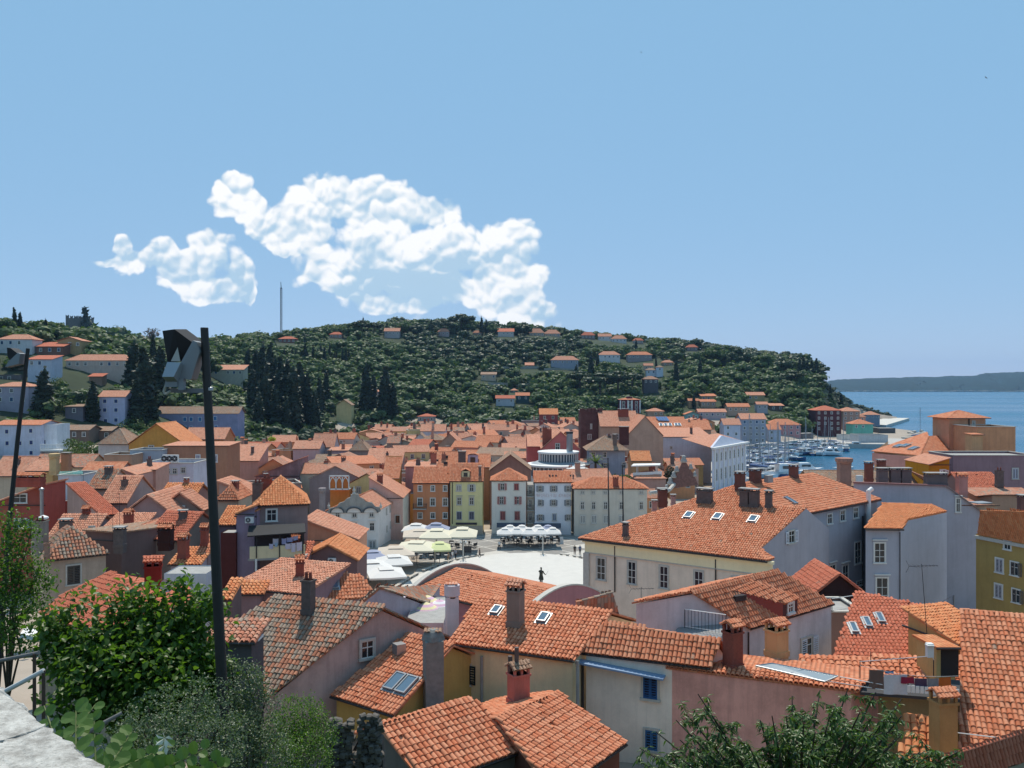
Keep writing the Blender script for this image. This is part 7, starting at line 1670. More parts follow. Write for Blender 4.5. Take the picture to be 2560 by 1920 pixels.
def tree_protos():
    out = {}
    for k in range(3):   # cypress, unit height
        lob = [(0,0,.02 + .96 * t,.115 * (1 - t) ** .55 * (.55 + .45 * min(1,t * 5)) + .006,.115 * (1 - t) ** .55 * (.55 + .45 * min(1,t * 5)) + .006,.12) for t in np.linspace(.04,.97,11)]
        lob = [(l[0] + random.uniform(-.012,.012),l[1] + random.uniform(-.012,.012),l[2],l[3] * random.uniform(.85,1.15),l[4],l[5]) for l in lob]
        out['cyp%d' % k] = (crown_mesh('crown',lob,900,.022,LM['cyp'],.86,1.8,jitter=.1),.0,.03)
    for k in range(3):   # round broadleaf
        lob = [(0,0,.55,.3,.3,.3)] + [(math.cos(a) * .24,math.sin(a) * .24,random.uniform(.4,.75),random.uniform(.16,.24),random.uniform(.16,.24),random.uniform(.15,.22)) for a in np.linspace(0,6.28,8)[:-1]] + [(random.uniform(-.1,.1),random.uniform(-.1,.1),.82,.17,.17,.15)]
        out['round%d' % k] = (crown_mesh('crown',lob,1100,.035,LM['pine' if k == 0 else 'wood'],.8),.3,.035)
    for k in range(2):   # umbrella pine
        lob = [(math.cos(a) * r,math.sin(a) * r,.78 + random.uniform(-.06,.08),.17,.17,.11) for a,r in [(0,0),(.5,.26),(1.7,.28),(2.9,.25),(4.1,.28),(5.3,.26)]] + [(0,0,.9,.2,.2,.09)]
        out['pine%d' % k] = (crown_mesh('crown',lob,900,.03,LM['pine'],.8),.72,.03)
    # conifer with tiers
    lob = [(0,0,.15 + .8 * t,.26 * (1 - t) + .02,.26 * (1 - t) + .02,.05) for t in np.linspace(0,1,9)]; out['fir'] = (crown_mesh('crown',lob,800,.03,LM['pine'],.7),.15,.025)
    lob = [(random.uniform(-.25,.25),random.uniform(-.25,.25),random.uniform(.4,.9),.2,.2,.15) for _ in range(8)]; out['bare'] = (crown_mesh('crown',lob,420,.02,LM['dry'],0,3.0),.5,.03); out['plum'] = (crown_mesh('crown',lob,900,.035,LM['plum'],.7),.3,.03)
    trunks = {}
    for k,(me,th,tr) in out.items():
        mb = MB(); mb.cyl((0,0,-.08),(0,0,max(.12,th + .12)),tr,tr * .6,7)
        if th > .2:
            for a in (0.4,2.4,4.3): mb.cyl((0,0,th * .8),(math.cos(a) * .2,math.sin(a) * .2,th + .22),tr * .5,tr * .25,5)
        m = bpy.data.meshes.new('trunk'); m.from_pydata([tuple(v) for v in mb.v],[],mb.f); m.materials.append(bark); trunks[k] = m
    return out,trunks
TP,TT = tree_protos(); tn = [0]; tree_labels = {}
def tree(kind,x,ytop,ybase,label,wide=1.0,Y=None,group=None,name=None):
    g = ground_hit(x,ybase) if Y is None else Vector(((x - CX) / F * Y,Y,hz((x - CX) / F * Y,Y)))
    h = (CZ - (ytop - CY) / F * g.y) - g.z
    if h < 1.5: h = 3.0
    k = kind if kind in TP else kind + str(tn[0] % (3 if kind in ('cyp','round') else 2)); tn[0] += 1
    root = thing(name or {'cyp': 'cypress_tree','rou': 'broadleaf_tree','pin': 'pine_tree','fir': 'conifer_tree','bar': 'bare_tree','plu': 'plum_tree'}[kind[:3]],label,'tree',g,group); w = wide if kind != 'cyp' else wide
    for nm,me in (('crown',TP[k][0]),('trunk',TT[k])):
        o = bpy.data.objects.new(nm,me); put(o,root)
    root.scale = (h * w,h * w,h); root.rotation_euler = (0,0,random.uniform(0,6)); return root
GC,GH = 'cypresses of the dark grove','cypresses along the upper slope'
for i,(x,a,b,w) in enumerate(((619,876,960,1),(640,880,1010,1.1),(655,866,1010,1.1),(661,925,1090,1.1),(676,861,990,.9),(690,900,1020,1),(702,900,1060,1),(718,905,1075,1.1),(734,922,1098,1.1),(752,915,1085,1),(768,940,1090,1),(786,985,1100,1.1),(800,950,1060,1),(815,930,1020,.9),(648,990,1100,1.2),(630,930,1060,1),(690,980,1100,1.2),(716,1000,1105,1.2))):
    tree('cyp',x,a,b,'dark cypress in the dense grove right of the lamp pole',w * 1.25,group=GC)
for i,x in enumerate(np.linspace(690,905,22)): tree('cyp',x + random.uniform(-3,3),858 + random.uniform(0,24) + (8 if x < 760 else 0),912 + random.uniform(-8,6),'slim dark cypress in the row along the upper slope',random.uniform(.8,1.2),group=GH)
for (x,a,b,w,L_) in ((916,914,1052,1.15,'tall dark cypress left of the pair by the town edge'),(934,940,1050,1.1,'cypress between the tall pair by the town edge'),(963,922,1066,1.25,'broad dark cypress right of the pair by the town edge'),(982,960,1068,1.2,'shorter cypress right of the broad dark one'),(1055,976,1026,.8,'small lone cypress in the gardens'),
    (36,772,842,1.0,'cypress with pointed tip, left of the top left pair'),(50,782,846,1.1,'cypress right of the top left pair'),(114,800,852,1.3,'ragged dark tree left of the battlemented tower'),(214,778,835,1.0,'cypress touching the right side of the tower'),(383,838,930,.9,'thin cypress left of the floodlight'),(335,858,1000,1.5,'broad dark cypress left of the floodlight pole'),(362,880,1060,1.6,'tallest dark cypress beside the light blue house'),(400,870,1010,1.6,'dark cypress behind the floodlight'),(108,926,1048,1.9,'broad dark cypress above the white villa'),(232,957,1054,1.5,'dark cypress left of the light blue house'),(345,950,1075,1.5,'dark cypress right of the light blue house'),
    (1478,886,960,1.1,'cypress below the white rounded villa'),(1494,884,950,.9,'slim cypress right below the white rounded villa'),(1590,850,890,1,'cypress above the balcony villa'),(1640,895,925,1,'cypress right of the balcony villa'),(1440,915,975,1.2,'dark cypress below the grey villa'),(1750,900,960,1,'cypress on the right slope'),(1690,905,975,1.1,'cypress right of the white cubic villa'),
    (2076,962,995,1.1,'lone cypress on the promontory slope'),(2103,985,1018,1.6,'bushy cypress low on the promontory'),(1735,985,1022,1.2,'cypress by the harbour slope houses'),(762,838,870,.8,'tiny cypress on the crest right of the mast house'),(818,815,838,.7,'thin cypress on the crest'),(908,795,835,.9,'crest cypress in the conifer clump'),(777,835,860,.9,'crest cypress beside the small conifer'),(646,842,868,1,'cypress left of the radio mast')):
    tree('cyp',x,a,b,L_,w * 1.1)
for i,x in enumerate((1999,2009,2019,2030,2041)): tree('cyp',x,897 + random.uniform(-3,6),955,'tall cypress in the dark row on the headland edge',1.35,group='cypress row on the headland edge')
for (k,x,a,b,w,L_) in (('round',10,790,850,1.2,'big round tree at the top left corner'),('round',200,800,850,1.3,'round tree in front of the battlemented tower'),('round',232,812,850,1.2,'bushy tree right below the tower'),('round',272,806,850,1.2,'round dark tree right of the tower'),('round',312,828,870,1.2,'loose tree on the left skyline'),('bare',378,822,880,1.1,'leafless greyish tree left of the floodlight'),('round',560,858,920,1.3,'bright green round tree right of the pole'),('round',520,880,950,1.2,'tree left of the pole behind pink roofs'),
    ('round',765,830,858,1.2,'crest tree right of the mast house'),('round',880,806,845,1.4,'large crest tree left of the clump'),('pine',905,800,846,1.3,'crest pine in the middle of the clump'),('pine',935,805,846,1.5,'spreading crest pine right of the clump'),('fir',967,801,842,1.0,'conifer behind the white crest house'),('round',1010,802,840,1.4,'round crest tree right of the white house'),('round',1040,806,842,1.4,'second round crest tree'),('fir',1078,797,842,1.6,'tall fir on the crest'),('pine',1110,800,838,1.2,'leaning pine near the crest top'),('pine',1153,784,838,1.6,'big umbrella pine at the highest point'),('round',1170,795,838,1.2,'dark tree right of the umbrella pine'),('cyp',1204,794,838,1.3,'crest cypress right of the umbrella pine'),('cyp',1216,800,838,1.4,'second crest cypress right of the umbrella pine'),('round',1232,808,840,1.1,'round tree beside the crest cypresses'),('round',1283,804,838,1.1,'dark crest tree at the wide pale house'),('round',1310,803,842,1.3,'tall round crest tree right of the wide pale house'),('fir',1412,816,840,1,'small fir on the right crest'),('round',1426,824,845,1,'small round tree on the right crest'),
    ('round',1850,868,925,1.4,'dark round pine wood tree on the right crest'),('round',1790,862,915,1.3,'round crest tree above the harbour slope'),('round',1910,880,930,1.4,'broad tree on the headland crest'),('round',1960,890,940,1.4,'dense tree left of the headland cypress row'),('pine',1985,925,975,1.6,'flat topped pine on the headland slope'),('plum',955,1063,1112,1.2,'dusky purple tree at the foot of the grove'),('cyp',1760,858,880,1,'spire tree on the right crest'),('pine',1450,925,990,1.4,'dark pine below the grey villa'),('pine',1500,930,1000,1.5,'dark pine in the middle of the slope'),('pine',1545,925,1000,1.5,'dark pine left of the grey stone house'),('round',1520,900,960,1.3,'dark tree under the white rounded villa'),('pine',1580,930,985,1.4,'dark pine right of the slope centre'),('round',700,1090,1125,1.5,'leafy tree at the foot of the grove'),('round',640,1080,1128,1.3,'small tree behind the yellow parasol'),('round',850,1085,1120,1.4,'garden tree below the chapel house'),('round',1010,1070,1105,1.3,'garden tree right of the purple one')):
    tree(k,x,a,b,L_,w)
def forest():
    """close growing scrub and wood of the hillside that reads as one mass"""
    pts = []; hb_ = np.array(HB)
    for _ in range(12):
        n = 1500; u = rng.uniform(-200,2260,n); Y0,Yc = np.interp(u,_pp[:,0],_pp[:,1]),np.interp(u,_pp[:,0],_pp[:,2]); Y = Y0 + 12 + (Yc - Y0 + 20) * rng.random(n); x = (u - CX) / F * Y
        z = height(x,Y); h = rng.uniform(4.0,9.5,n) * np.where(u > 2045,.45,np.where(u > 1700,1.1,1.0)); px = CX + x / Y * F; py = CY - (z - CZ) / Y * F; pt = CY - (z + h - CZ) / Y * F; hw = h * .55 * F / Y
        bad = (~inpoly(x,Y,COAST)) | (z < 2.0) | ((u < 640) & (Y < 262) & (rng.random(n) < .75))
        for (x0,x1,y0,y1,Yh) in HB: bad |= (px + hw > x0) & (px - hw < x1) & (py > y0) & (pt < y1 - 2) & (Y < Yh + 12)
        for i in np.nonzero(~bad)[0]: pts.append((x[i],Y[i],z[i],h[i]))
    pts = pts[:6200]
    protos = []
    for k in range(8):
        lob = [(random.uniform(-.28,.28),random.uniform(-.28,.28),random.uniform(.3,.8),random.uniform(.2,.34),random.uniform(.2,.34),random.uniform(.18,.28)) for _ in range(5)]
        C,Nn,s = lobes_cloud(lob,84,.10,flat=1.1,inner=.08); V,Q = quads(C,Nn,s); cv,cq = core_quads(lob[:3],.88,6,3); Q = np.concatenate([Q,cq + len(V)]); V = np.concatenate([V,cv]); protos.append((V,Q))
    for nm,mat,sel in (('hillside_wood',LM['wood'],0),('hillside_dark_wood',LM['pine'],1)):
        VV = []; QQ = []; b = 0
        for i,(x,Y,z,h) in enumerate(pts):
            dark = (math.sin(x * .021 + 2) + math.cos(Y * .017) + rng.normal(0,.6)) > (.9 if x / Y * F + CX < 1650 else -.1)
            if int(dark) != sel: continue
            V,Q = protos[i % 8]; a = rng.uniform(0,6.28); ca,sa = math.cos(a),math.sin(a); w = h * rng.uniform(1.0,1.5); X = np.stack([(V[:,0] * ca - V[:,1] * sa) * w + x,(V[:,0] * sa + V[:,1] * ca) * w + Y,V[:,2] * h + z - .6],1); VV.append(X); QQ.append(Q + b); b += len(V)
        if not VV: continue
        o = bpy.data.objects.new(nm,npmesh(nm,np.concatenate(VV),np.concatenate(QQ),mat)); put(o); stuff(o); o['label'] = 'low green wood and scrub covering the hillside' if sel == 0 else 'darker evergreen wood among the hillside scrub'; o['category'] = 'trees'
forest()
# ------------------------------------------------------------------ foreground shrubs
def leaf_shape(kind):
    if kind == 'round': 
        n = 9; v = [(0,0,0)] + [(math.cos(2 * math.pi * i / n) * .5,.5 + math.sin(2 * math.pi * i / n) * .5,.05 * abs(math.cos(2 * math.pi * i / n))) for i in range(n)]; return np.array(v),[(0,1,2)] 
    return None
def leaf_strip(C,D,Nn,L,W,fold=.25,droop=.0):
    """leaves as two folded halves: base C, direction D, normal Nn, length L, width W -> verts, quads"""
    k = len(C); S = np.cross(D,Nn); S /= np.maximum(1e-6,np.linalg.norm(S,axis=1))[:,None]; N2 = np.cross(S,D); L = np.asarray(L).reshape(-1,1); W = np.asarray(W).reshape(-1,1)
    m1 = C + D * L * .33 + N2 * (-fold * W * .2); m2 = C + D * L * .7 + N2 * (-droop * L * .3); tip = C + D * L - N2 * droop * L
    a1 = m1 + S * W * .5 + N2 * fold * W; b1 = m1 - S * W * .5 + N2 * fold * W; a2 = m2 + S * W * .38 + N2 * fold * W * .8; b2 = m2 - S * W * .38 + N2 * fold * W * .8
    V = np.stack([C,a1,m1,b1,a2,m2,b2,tip],1).reshape(-1,3); q = np.array([(0,1,2,2),(0,2,3,3),(1,4,5,2),(2,5,6,3),(4,7,5,5),(5,7,6,6)])
    return V,q,k
def leaf_mesh(name,C,D,Nn,L,W,mat,**kw):
    V,q,k = leaf_strip(C,D,Nn,L,W,**kw); m = bpy.data.meshes.new(name)
    tri = []; quad = []
    # triangles only, to keep the mesh clean
    T = np.array([(0,1,2),(0,2,3),(1,4,5),(1,5,2),(2,5,6),(2,6,3),(4,7,5),(5,7,6)]); Q = (T[None] + (np.arange(k) * 8)[:,None,None]).reshape(-1,3)
    return npmesh(name,V,Q,mat)
def shrub(name,label,cat,lobes,n,L,W,mat,base,stems=6,droop=.15,upright=.3,clump=0,stemr=.025,inner=.35,flat=.6):
    base = Vector(base); root = thing(name,label,cat,base); C,Nn,s = lobes_cloud(lobes,n,1.0,inner=inner,jitter=.2,flat=flat)
    if clump:
        K = rng.choice(len(C),max(1,n // clump)); own = rng.integers(0,len(K),n); C = C[K][own] + rng.normal(0,L * 1.1,(n,3)); Nn = Nn[K][own] * .7 + rand_dirs(n) * .6
    D = rand_dirs(n) * .8 + Nn * .5 + np.array([0,0,upright - droop]); D /= np.linalg.norm(D,axis=1)[:,None]; up = Nn * .6 + np.array([0,0,.9]) + rand_dirs(n) * .45; up -= D * (up * D).sum(1)[:,None]; up /= np.maximum(1e-6,np.linalg.norm(up,axis=1))[:,None]
    o = bpy.data.objects.new('leaves',leaf_mesh('leaves',C - np.array(base),D,up,L * rng.uniform(.6,1.25,n),W * rng.uniform(.7,1.2,n),mat,droop=droop)); put(o,root); stuff(o)
    mb = MB()
    for i in range(stems):
        l = lobes[i % len(lobes)]; tip = Vector((l[0] + random.uniform(-.5,.5) * l[3],l[1] + random.uniform(-.5,.5) * l[4],l[2] + .6 * l[5])); mid = base.lerp(tip,.5) + Vector((random.uniform(-.2,.2),random.uniform(-.2,.2),.1)); mb.cyl(base,mid,stemr,stemr * .7,6).cyl(mid,tip,stemr * .7,stemr * .25,5)
    mb.build('stems',bark,root); return root
def lobe(px,py,Y,rx,rz,ry=None): c = P(px,py,Y); k = Y / F; return (c.x,c.y,c.z,rx * k,(ry or rx) * k,rz * k)
Yb = 14.0
shrub('leafy_shrub','large bright green leafy bush in the left foreground','shrub',[lobe(330,1590,Yb,75,60),lobe(270,1640,Yb - .3,100,75),lobe(420,1600,Yb,85,75),lobe(480,1580,Yb + .3,60,70),lobe(380,1680,Yb - .5,130,80),lobe(200,1640,Yb,70,60),lobe(160,1610,Yb,45,60),lobe(500,1680,Yb,60,80),lobe(250,1740,Yb - .6,110,70),lobe(420,1760,Yb - .6,120,70),lobe(455,1495,Yb,24,40),lobe(320,1500,Yb,30,36),lobe(270,1510,Yb,18,30),lobe(372,1520,Yb,24,34),lobe(200,1530,Yb,11,55),lobe(520,1510,Yb,22,34),lobe(130,1560,Yb,22,40)],11000,.125,.085,LM['bush'],P(350,1900,Yb),14,clump=14,upright=.1)
shrub('climbing_shrub','dark flowering climber along the left edge','shrub',[lobe(30,1420,17,60,120),lobe(60,1480,17,70,90),lobe(20,1330,17,40,60),lobe(70,1340,17,34,40),lobe(60,1560,16.5,80,70),lobe(0,1500,16.5,70,140),lobe(100,1440,17,24,60)],4500,.075,.045,LM['bush'],P(20,1750,17),8,clump=8)
shrub('grey_green_shrub','grey green small leaved bush at the bottom left, before the pole','shrub',[lobe(420,1800,10,120,80),lobe(520,1770,10.2,70,80),lobe(340,1850,9.6,90,60),lobe(480,1880,9.5,120,80),lobe(560,1860,9.8,60,90)],9000,.034,.018,LM['grey'],P(450,2050,10),10,clump=6,upright=.3)
shrub('grey_green_shrub','pale grey green bush right of the pole','shrub',[lobe(610,1720,14,55,70),lobe(640,1790,14,60,80),lobe(600,1860,13.5,60,90),lobe(680,1870,13.6,55,60),lobe(570,1680,14,30,40)],7000,.045,.024,LM['grey'],P(620,2020,14),10,clump=6)
shrub('round_bush','dark evergreen round bush beside the ochre walled house','shrub',[lobe(750,1790,28,62,52),lobe(790,1830,28,55,55),lobe(710,1830,27.5,50,60),lobe(760,1880,27,80,60),lobe(700,1900,26,60,50)],7000,.075,.05,LM['bush'],P(750,2000,28),8,clump=6)
def caper():
    base = P(420,1990,4.4); root = thing('caper_plant','trailing plant with large round leaves over the stone parapet','plant',base); n = 10
    v = [(0,0,0)] + [(math.sin(2 * math.pi * (i + .5) / n) * .46,.5 - math.cos(2 * math.pi * (i + .5) / n) * .5,.1 * abs(math.sin(2 * math.pi * (i + .5) / n))) for i in range(n)] + [(0,.5,0)]
    me = bpy.data.meshes.new('leaf'); me.from_pydata(v,[],[(11,1 + i,1 + (i + 1) % n) for i in range(n)]); me.materials.append(LM['caper'])
    sm = MB()
    for (x0,y0,x1,y1,k) in ((150,1880,110,1765,7),(190,1900,190,1770,8),(240,1920,235,1790,8),(260,1940,330,1830,9),(300,1950,420,1850,10),(330,1960,520,1870,13),(380,1965,560,1895,12),(300,1960,450,1905,11),(420,1970,560,1915,9),(230,1940,300,1870,7),(170,1850,240,1760,6),(420,1960,380,1880,6),(280,1930,370,1890,8)):
        Y = random.uniform(4.0,4.9); a,b = P(x0,y0,Y),P(x1,y1,Y + .2); sm.cyl(a,b,.006,.004,5)
        for i in range(k):
            t = (i + .5) / k; c = a.lerp(b,t); d = (b - a).normalized(); side = d.cross(Vector((0,-1,.4)).normalized()).normalized() * (1 if i % 2 else -1); dr = (side * .8 + d * .35 + Vector((0,-.15,random.uniform(-.1,.35)))).normalized(); up = Vector((random.uniform(-.3,.3),-.55,.75)); r = dr.cross(up).normalized(); nn = r.cross(dr); s = random.uniform(.045,.075) * (1.1 if y1 < 1800 else 1)
            o = inst('leaf',me,root,frame(c,r * s,dr * s,nn * s))
    stuff(sm.build('stems',simple('caper_stem',(.10,.13,.03),.7),root))
    for (x,y) in ((412,1862),(412,1845)): 
        c = P(x,y,4.6 if y > 1800 else 12); f = MB()
        for i in range(5): a = i * 1.256; f.add([c,c + Vector((math.cos(a) * .03 - .01,-.01,math.sin(a) * .03)),c + Vector((math.cos(a) * .05,-.02,math.sin(a) * .05)),c + Vector((math.cos(a + .6) * .03,-.01,math.sin(a + .6) * .03))],[(0,1,2,3)])
        f.build('blossom',simple('white_petal',(.72,.72,.60),.7),root)
caper()
def peach_tree():
    base = P(1990,2260,14.5); base.z = hz(base.x,base.y); root = thing('peach_tree','tree with long drooping leaves across the bottom right','tree',base)
    tips = []; mb = MB(); fork = P(1990,2060,14.3); mb.cyl(base,fork,.12,.09,8)
    sprays = [(1640,1830),(1590,1900),(1690,1800),(1745,1735),(1720,1790),(1780,1800),(1760,1860),(1840,1850),(1900,1800),(1935,1830),(1830,1900),(1980,1740),(2010,1800),(2050,1725),(2090,1760),(2120,1720),(2150,1780),(2190,1730),(2230,1790),(2060,1840),(2130,1850),(2200,1860),(2260,1830),(2300,1880),(2340,1900),(1960,1880),(1880,1900),(2400,1890),(1660,1890),(2030,1900),(2150,1910),(1980,1780),(2255,1745)] + [(x + random.uniform(-12,12),y + random.uniform(-10,10)) for x in range(1600,2420,44) for y in (1880,1925,1960)] + [(x,y) for x in range(1930,2290,36) for y in (1790,1830)] + [(1700,1850),(1730,1830),(1760,1770),(1680,1880),(1820,1870),(1870,1860)]
    Cs = []; Ds = []
    for (x,y) in sprays:
        Y = random.uniform(12.6,15.6); tip = P(x,y,Y); mid = fork.lerp(tip,.55) + Vector((0,0,-.15)); mb.cyl(fork,mid,.045,.025,6).cyl(mid,tip,.025,.008,5)
        for s in range(6):
            q0 = mid.lerp(tip,random.uniform(.15,1.0)); q1 = q0 + Vector((random.uniform(-.3,.3),random.uniform(-.3,.3),random.uniform(-.1,.28))); mb.cyl(q0,q1,.008,.004,4)
            for i in range(24):
                t = random.random(); c = q0.lerp(q1,t); a = random.uniform(0,6.28); d = Vector((math.cos(a) * .75,math.sin(a) * .75,random.uniform(-.95,.25))).normalized(); Cs.append(c); Ds.append(d)
        for i in range(12): c = mid.lerp(tip,.5 + .5 * random.random()); a = random.uniform(0,6.28); Cs.append(c); Ds.append(Vector((math.cos(a) * .7,math.sin(a) * .7,random.uniform(-.8,.4))).normalized())
    mb.build('branches',bark,root); C = np.array([tuple(c) for c in Cs]); D = np.array([tuple(d) for d in Ds]); k = len(C); up = np.array([0,0,1.0]) + rand_dirs(k) * .5; up = up - D * (up * D).sum(1)[:,None]; up /= np.linalg.norm(up,axis=1)[:,None]
    px = CX + C[:,0] / C[:,1] * F; py = CY - (C[:,2] - CZ) / C[:,1] * F; order = np.argsort(C[:,1] + np.where((py < 1915) & (px < 2555),0,1e3)); one = order[:300]; rest = order[300:]
    me = leaf_mesh('leaf',np.zeros((1,3)),np.array([[0,1.0,0]]),np.array([[0,0,1.0]]),[1.0],[.26],LM['peach'],droop=.22)
    for i in one:
        d = Vector(D[i]); u = Vector(up[i]); s = random.uniform(.10,.15); inst('leaf',me,root,frame(Vector(C[i]),d.cross(u).normalized() * s,d * s,u * s))
    o = bpy.data.objects.new('leaves',leaf_mesh('leaves',C[rest] - np.array(org(root)),D[rest],up[rest],rng.uniform(.09,.15,len(rest)),rng.uniform(.024,.036,len(rest)),LM['peach'],droop=.22)); put(o,root); stuff(o)
peach_tree()
# palm and garden trees behind the square
def palm(px,py,Y,h,label):
    b = P(px,py,Y); root = thing('palm_tree',label,'palm tree',b); MB().cyl(b,b + UPZ * h * .55,.3,.24,8).build('trunk',bark,root); c = b + UPZ * h * .55; k = 40; Cs,Ds = [],[]
    mb = MB(); V = []
    for i in range(26):
        a = random.uniform(0,6.28); el = random.uniform(-.2,1.2); d = Vector((math.cos(a) * math.cos(el),math.sin(a) * math.cos(el),math.sin(el))); L = h * random.uniform(.38,.5); prev = c
        for s in range(5):
            nx = prev + (d * (1 - s * .1) - UPZ * (s * .16)).normalized() * L / 5; sd = d.cross(UPZ).normalized() * (.28 * (1 - s / 5) + .06); mb.add([prev - sd,prev + sd,nx + sd * .8,nx - sd * .8],[(0,1,2,3)]); prev = nx
    mb.build('fronds',LM['wood'],root)
palm(1489,1200,196,7.0,'palm tree in front of the grey villa'); 
shrub('garden_shrub','green garden hedge below the grey villa','shrub',[lobe(1480,1200,197,26,8),lobe(1520,1196,198,30,8),lobe(1560,1196,198,20,8)],900,.5,.35,LM['wood'],P(1510,1204,197),3)
shrub('garden_shrub','dark cypress hedge right of the canopy pavilion','shrub',[lobe(1674,1186,205,12,20),lobe(1684,1196,205,10,14)],500,.5,.35,LM['cyp'],P(1676,1210,205),3)
shrub('rooftop_shrub','bright yellow green shrub on a roof terrace at the grove foot','shrub',[lobe(680,1098,238,9,4)],200,.5,.35,simple('lime_leaf',(.42,.48,.04),.8),P(680,1104,238),2)
shrub('garden_shrub','flowering garden bush right of the white villa','shrub',[lobe(180,1110,215,20,14),lobe(215,1118,214,20,14),lobe(200,1130,213,30,12)],900,.5,.35,LM['wood'],P(195,1140,214),3)
for i,(x,y,w) in enumerate(((330,1080,30),(300,1090,22),(160,1030,26),(140,975,22),(600,1110,26),(680,1120,24),(760,1110,20),(900,1095,24),(1000,1080,24),(480,960,24))):
    g = ground_hit(x,y); k = w / F * g.y; lab = 'hillside bush number'; 
    lab = ['bush beside the yellow gable','bush above the hip roofed white house','bush above the brown low house','bush below the bluish terraced house','bush at the left foot of the grove','bush at the middle foot of the grove','bush at the right foot of the grove','bush under the chapel house','bush by the dark tiled house','bush behind the floodlight pole'][i]
    shrub('hillside_bush',lab,'shrub',[(g.x,g.y,g.z + k * .5,k,k * .8,k * .8),(g.x + k * .6,g.y,g.z + k * .3,k * .7,k * .6,k * .6),(g.x - k * .6,g.y,g.z + k * .3,k * .7,k * .6,k * .6)],700,.6,.4,LM['wood'],g,3)
# ------------------------------------------------------------------ foreground: parapet, poles, rails, ruin
def parapet():
    m,nt,b = newmat('limestone'); b.inputs['Roughness'].default_value = .9; g = N(nt,'ShaderNodeNewGeometry')
    n1 = N(nt,'ShaderNodeTexNoise',i_Scale=14.0,i_Detail=10.0,i_Roughness=.75); LK(nt,g.outputs['Position'],n1.inputs['Vector']); n2 = N(nt,'ShaderNodeTexNoise',i_Scale=90.0,i_Detail=6.0,i_Roughness=.7); LK(nt,g.outputs['Position'],n2.inputs['Vector'])
    c = MIXC(nt,RAMP(nt,n1.outputs['Fac'],[(.40,0.0),(.62,1.0)]),(.30,.28,.25),(.62,.60,.55)); c = MIXC(nt,M2(nt,'MULTIPLY',RAMP(nt,n2.outputs['Fac'],[(.55,0.0),(.64,1.0)]),.55),c,(.13,.12,.10)); LK(nt,c,b.inputs['Base Color'])
    bp = N(nt,'ShaderNodeBump',i_Strength=.7,i_Distance=.012); LK(nt,n2.outputs['Fac'],bp.inputs['Height']); LK(nt,bp.outputs[0],b.inputs['Normal'])
    root = thing('stone_parapet','pale rough stone parapet at the bottom left corner','wall',(-1.9,2.4,28.0)); z = 29.0
    e = lambda x,y: Pz(x,y,z)
    def blk(pts,name):
        # subdivided rim for an uneven edge
        out = []
        for a,b_ in zip(pts,pts[1:] + pts[:1]):
            for i in range(10): q = a.lerp(b_,i / 10); out.append(q + Vector((random.uniform(-.008,.008),random.uniform(-.008,.008),0)))
        top = [q + Vector((0,0,random.uniform(-.004,.004))) for q in out]; mb = MB(); mb.slab(top,UPZ,.16); mb.build(name,m,root)
    j0,j1 = e(-8,1858),e(119,1818); far0,far1 = e(-260,1600),e(-30,1696)
    blk([far0,far1,e(60,1768),j1 + Vector((-.004,.006,0)),j0 + Vector((-.004,.008,0)),e(-200,1900) + Vector((-.5,.1,0))],'coping_stone')
    near = e(330,1966); blk([j0,j1,e(190,1870),e(262,1919),near,near + Vector((-.9,-.25,0)),e(-120,1905)],'coping_stone')
    mb = MB(); mb.slab([q - Vector((0,0,.165)) for q in (far0,far1 + Vector((-.05,-.05,0)),j1 + Vector((-.05,-.05,0)),near + Vector((-.05,-.05,0)),near + Vector((-.9,-.25,0)),e(-200,1900) + Vector((-.5,.1,0)))],UPZ,3.0); mb.build('wall_body',m,root)
parapet()
struct(MB().prism([(-6,-6),(6,-6),(6,1.2),(0.2,1.4),(-6,1.6)],26,28.4).build('terrace_floor',M['conc']))
steel = simple('pole_steel',(.032,.029,.028),.55,.2,noise=.15,nscale=5)
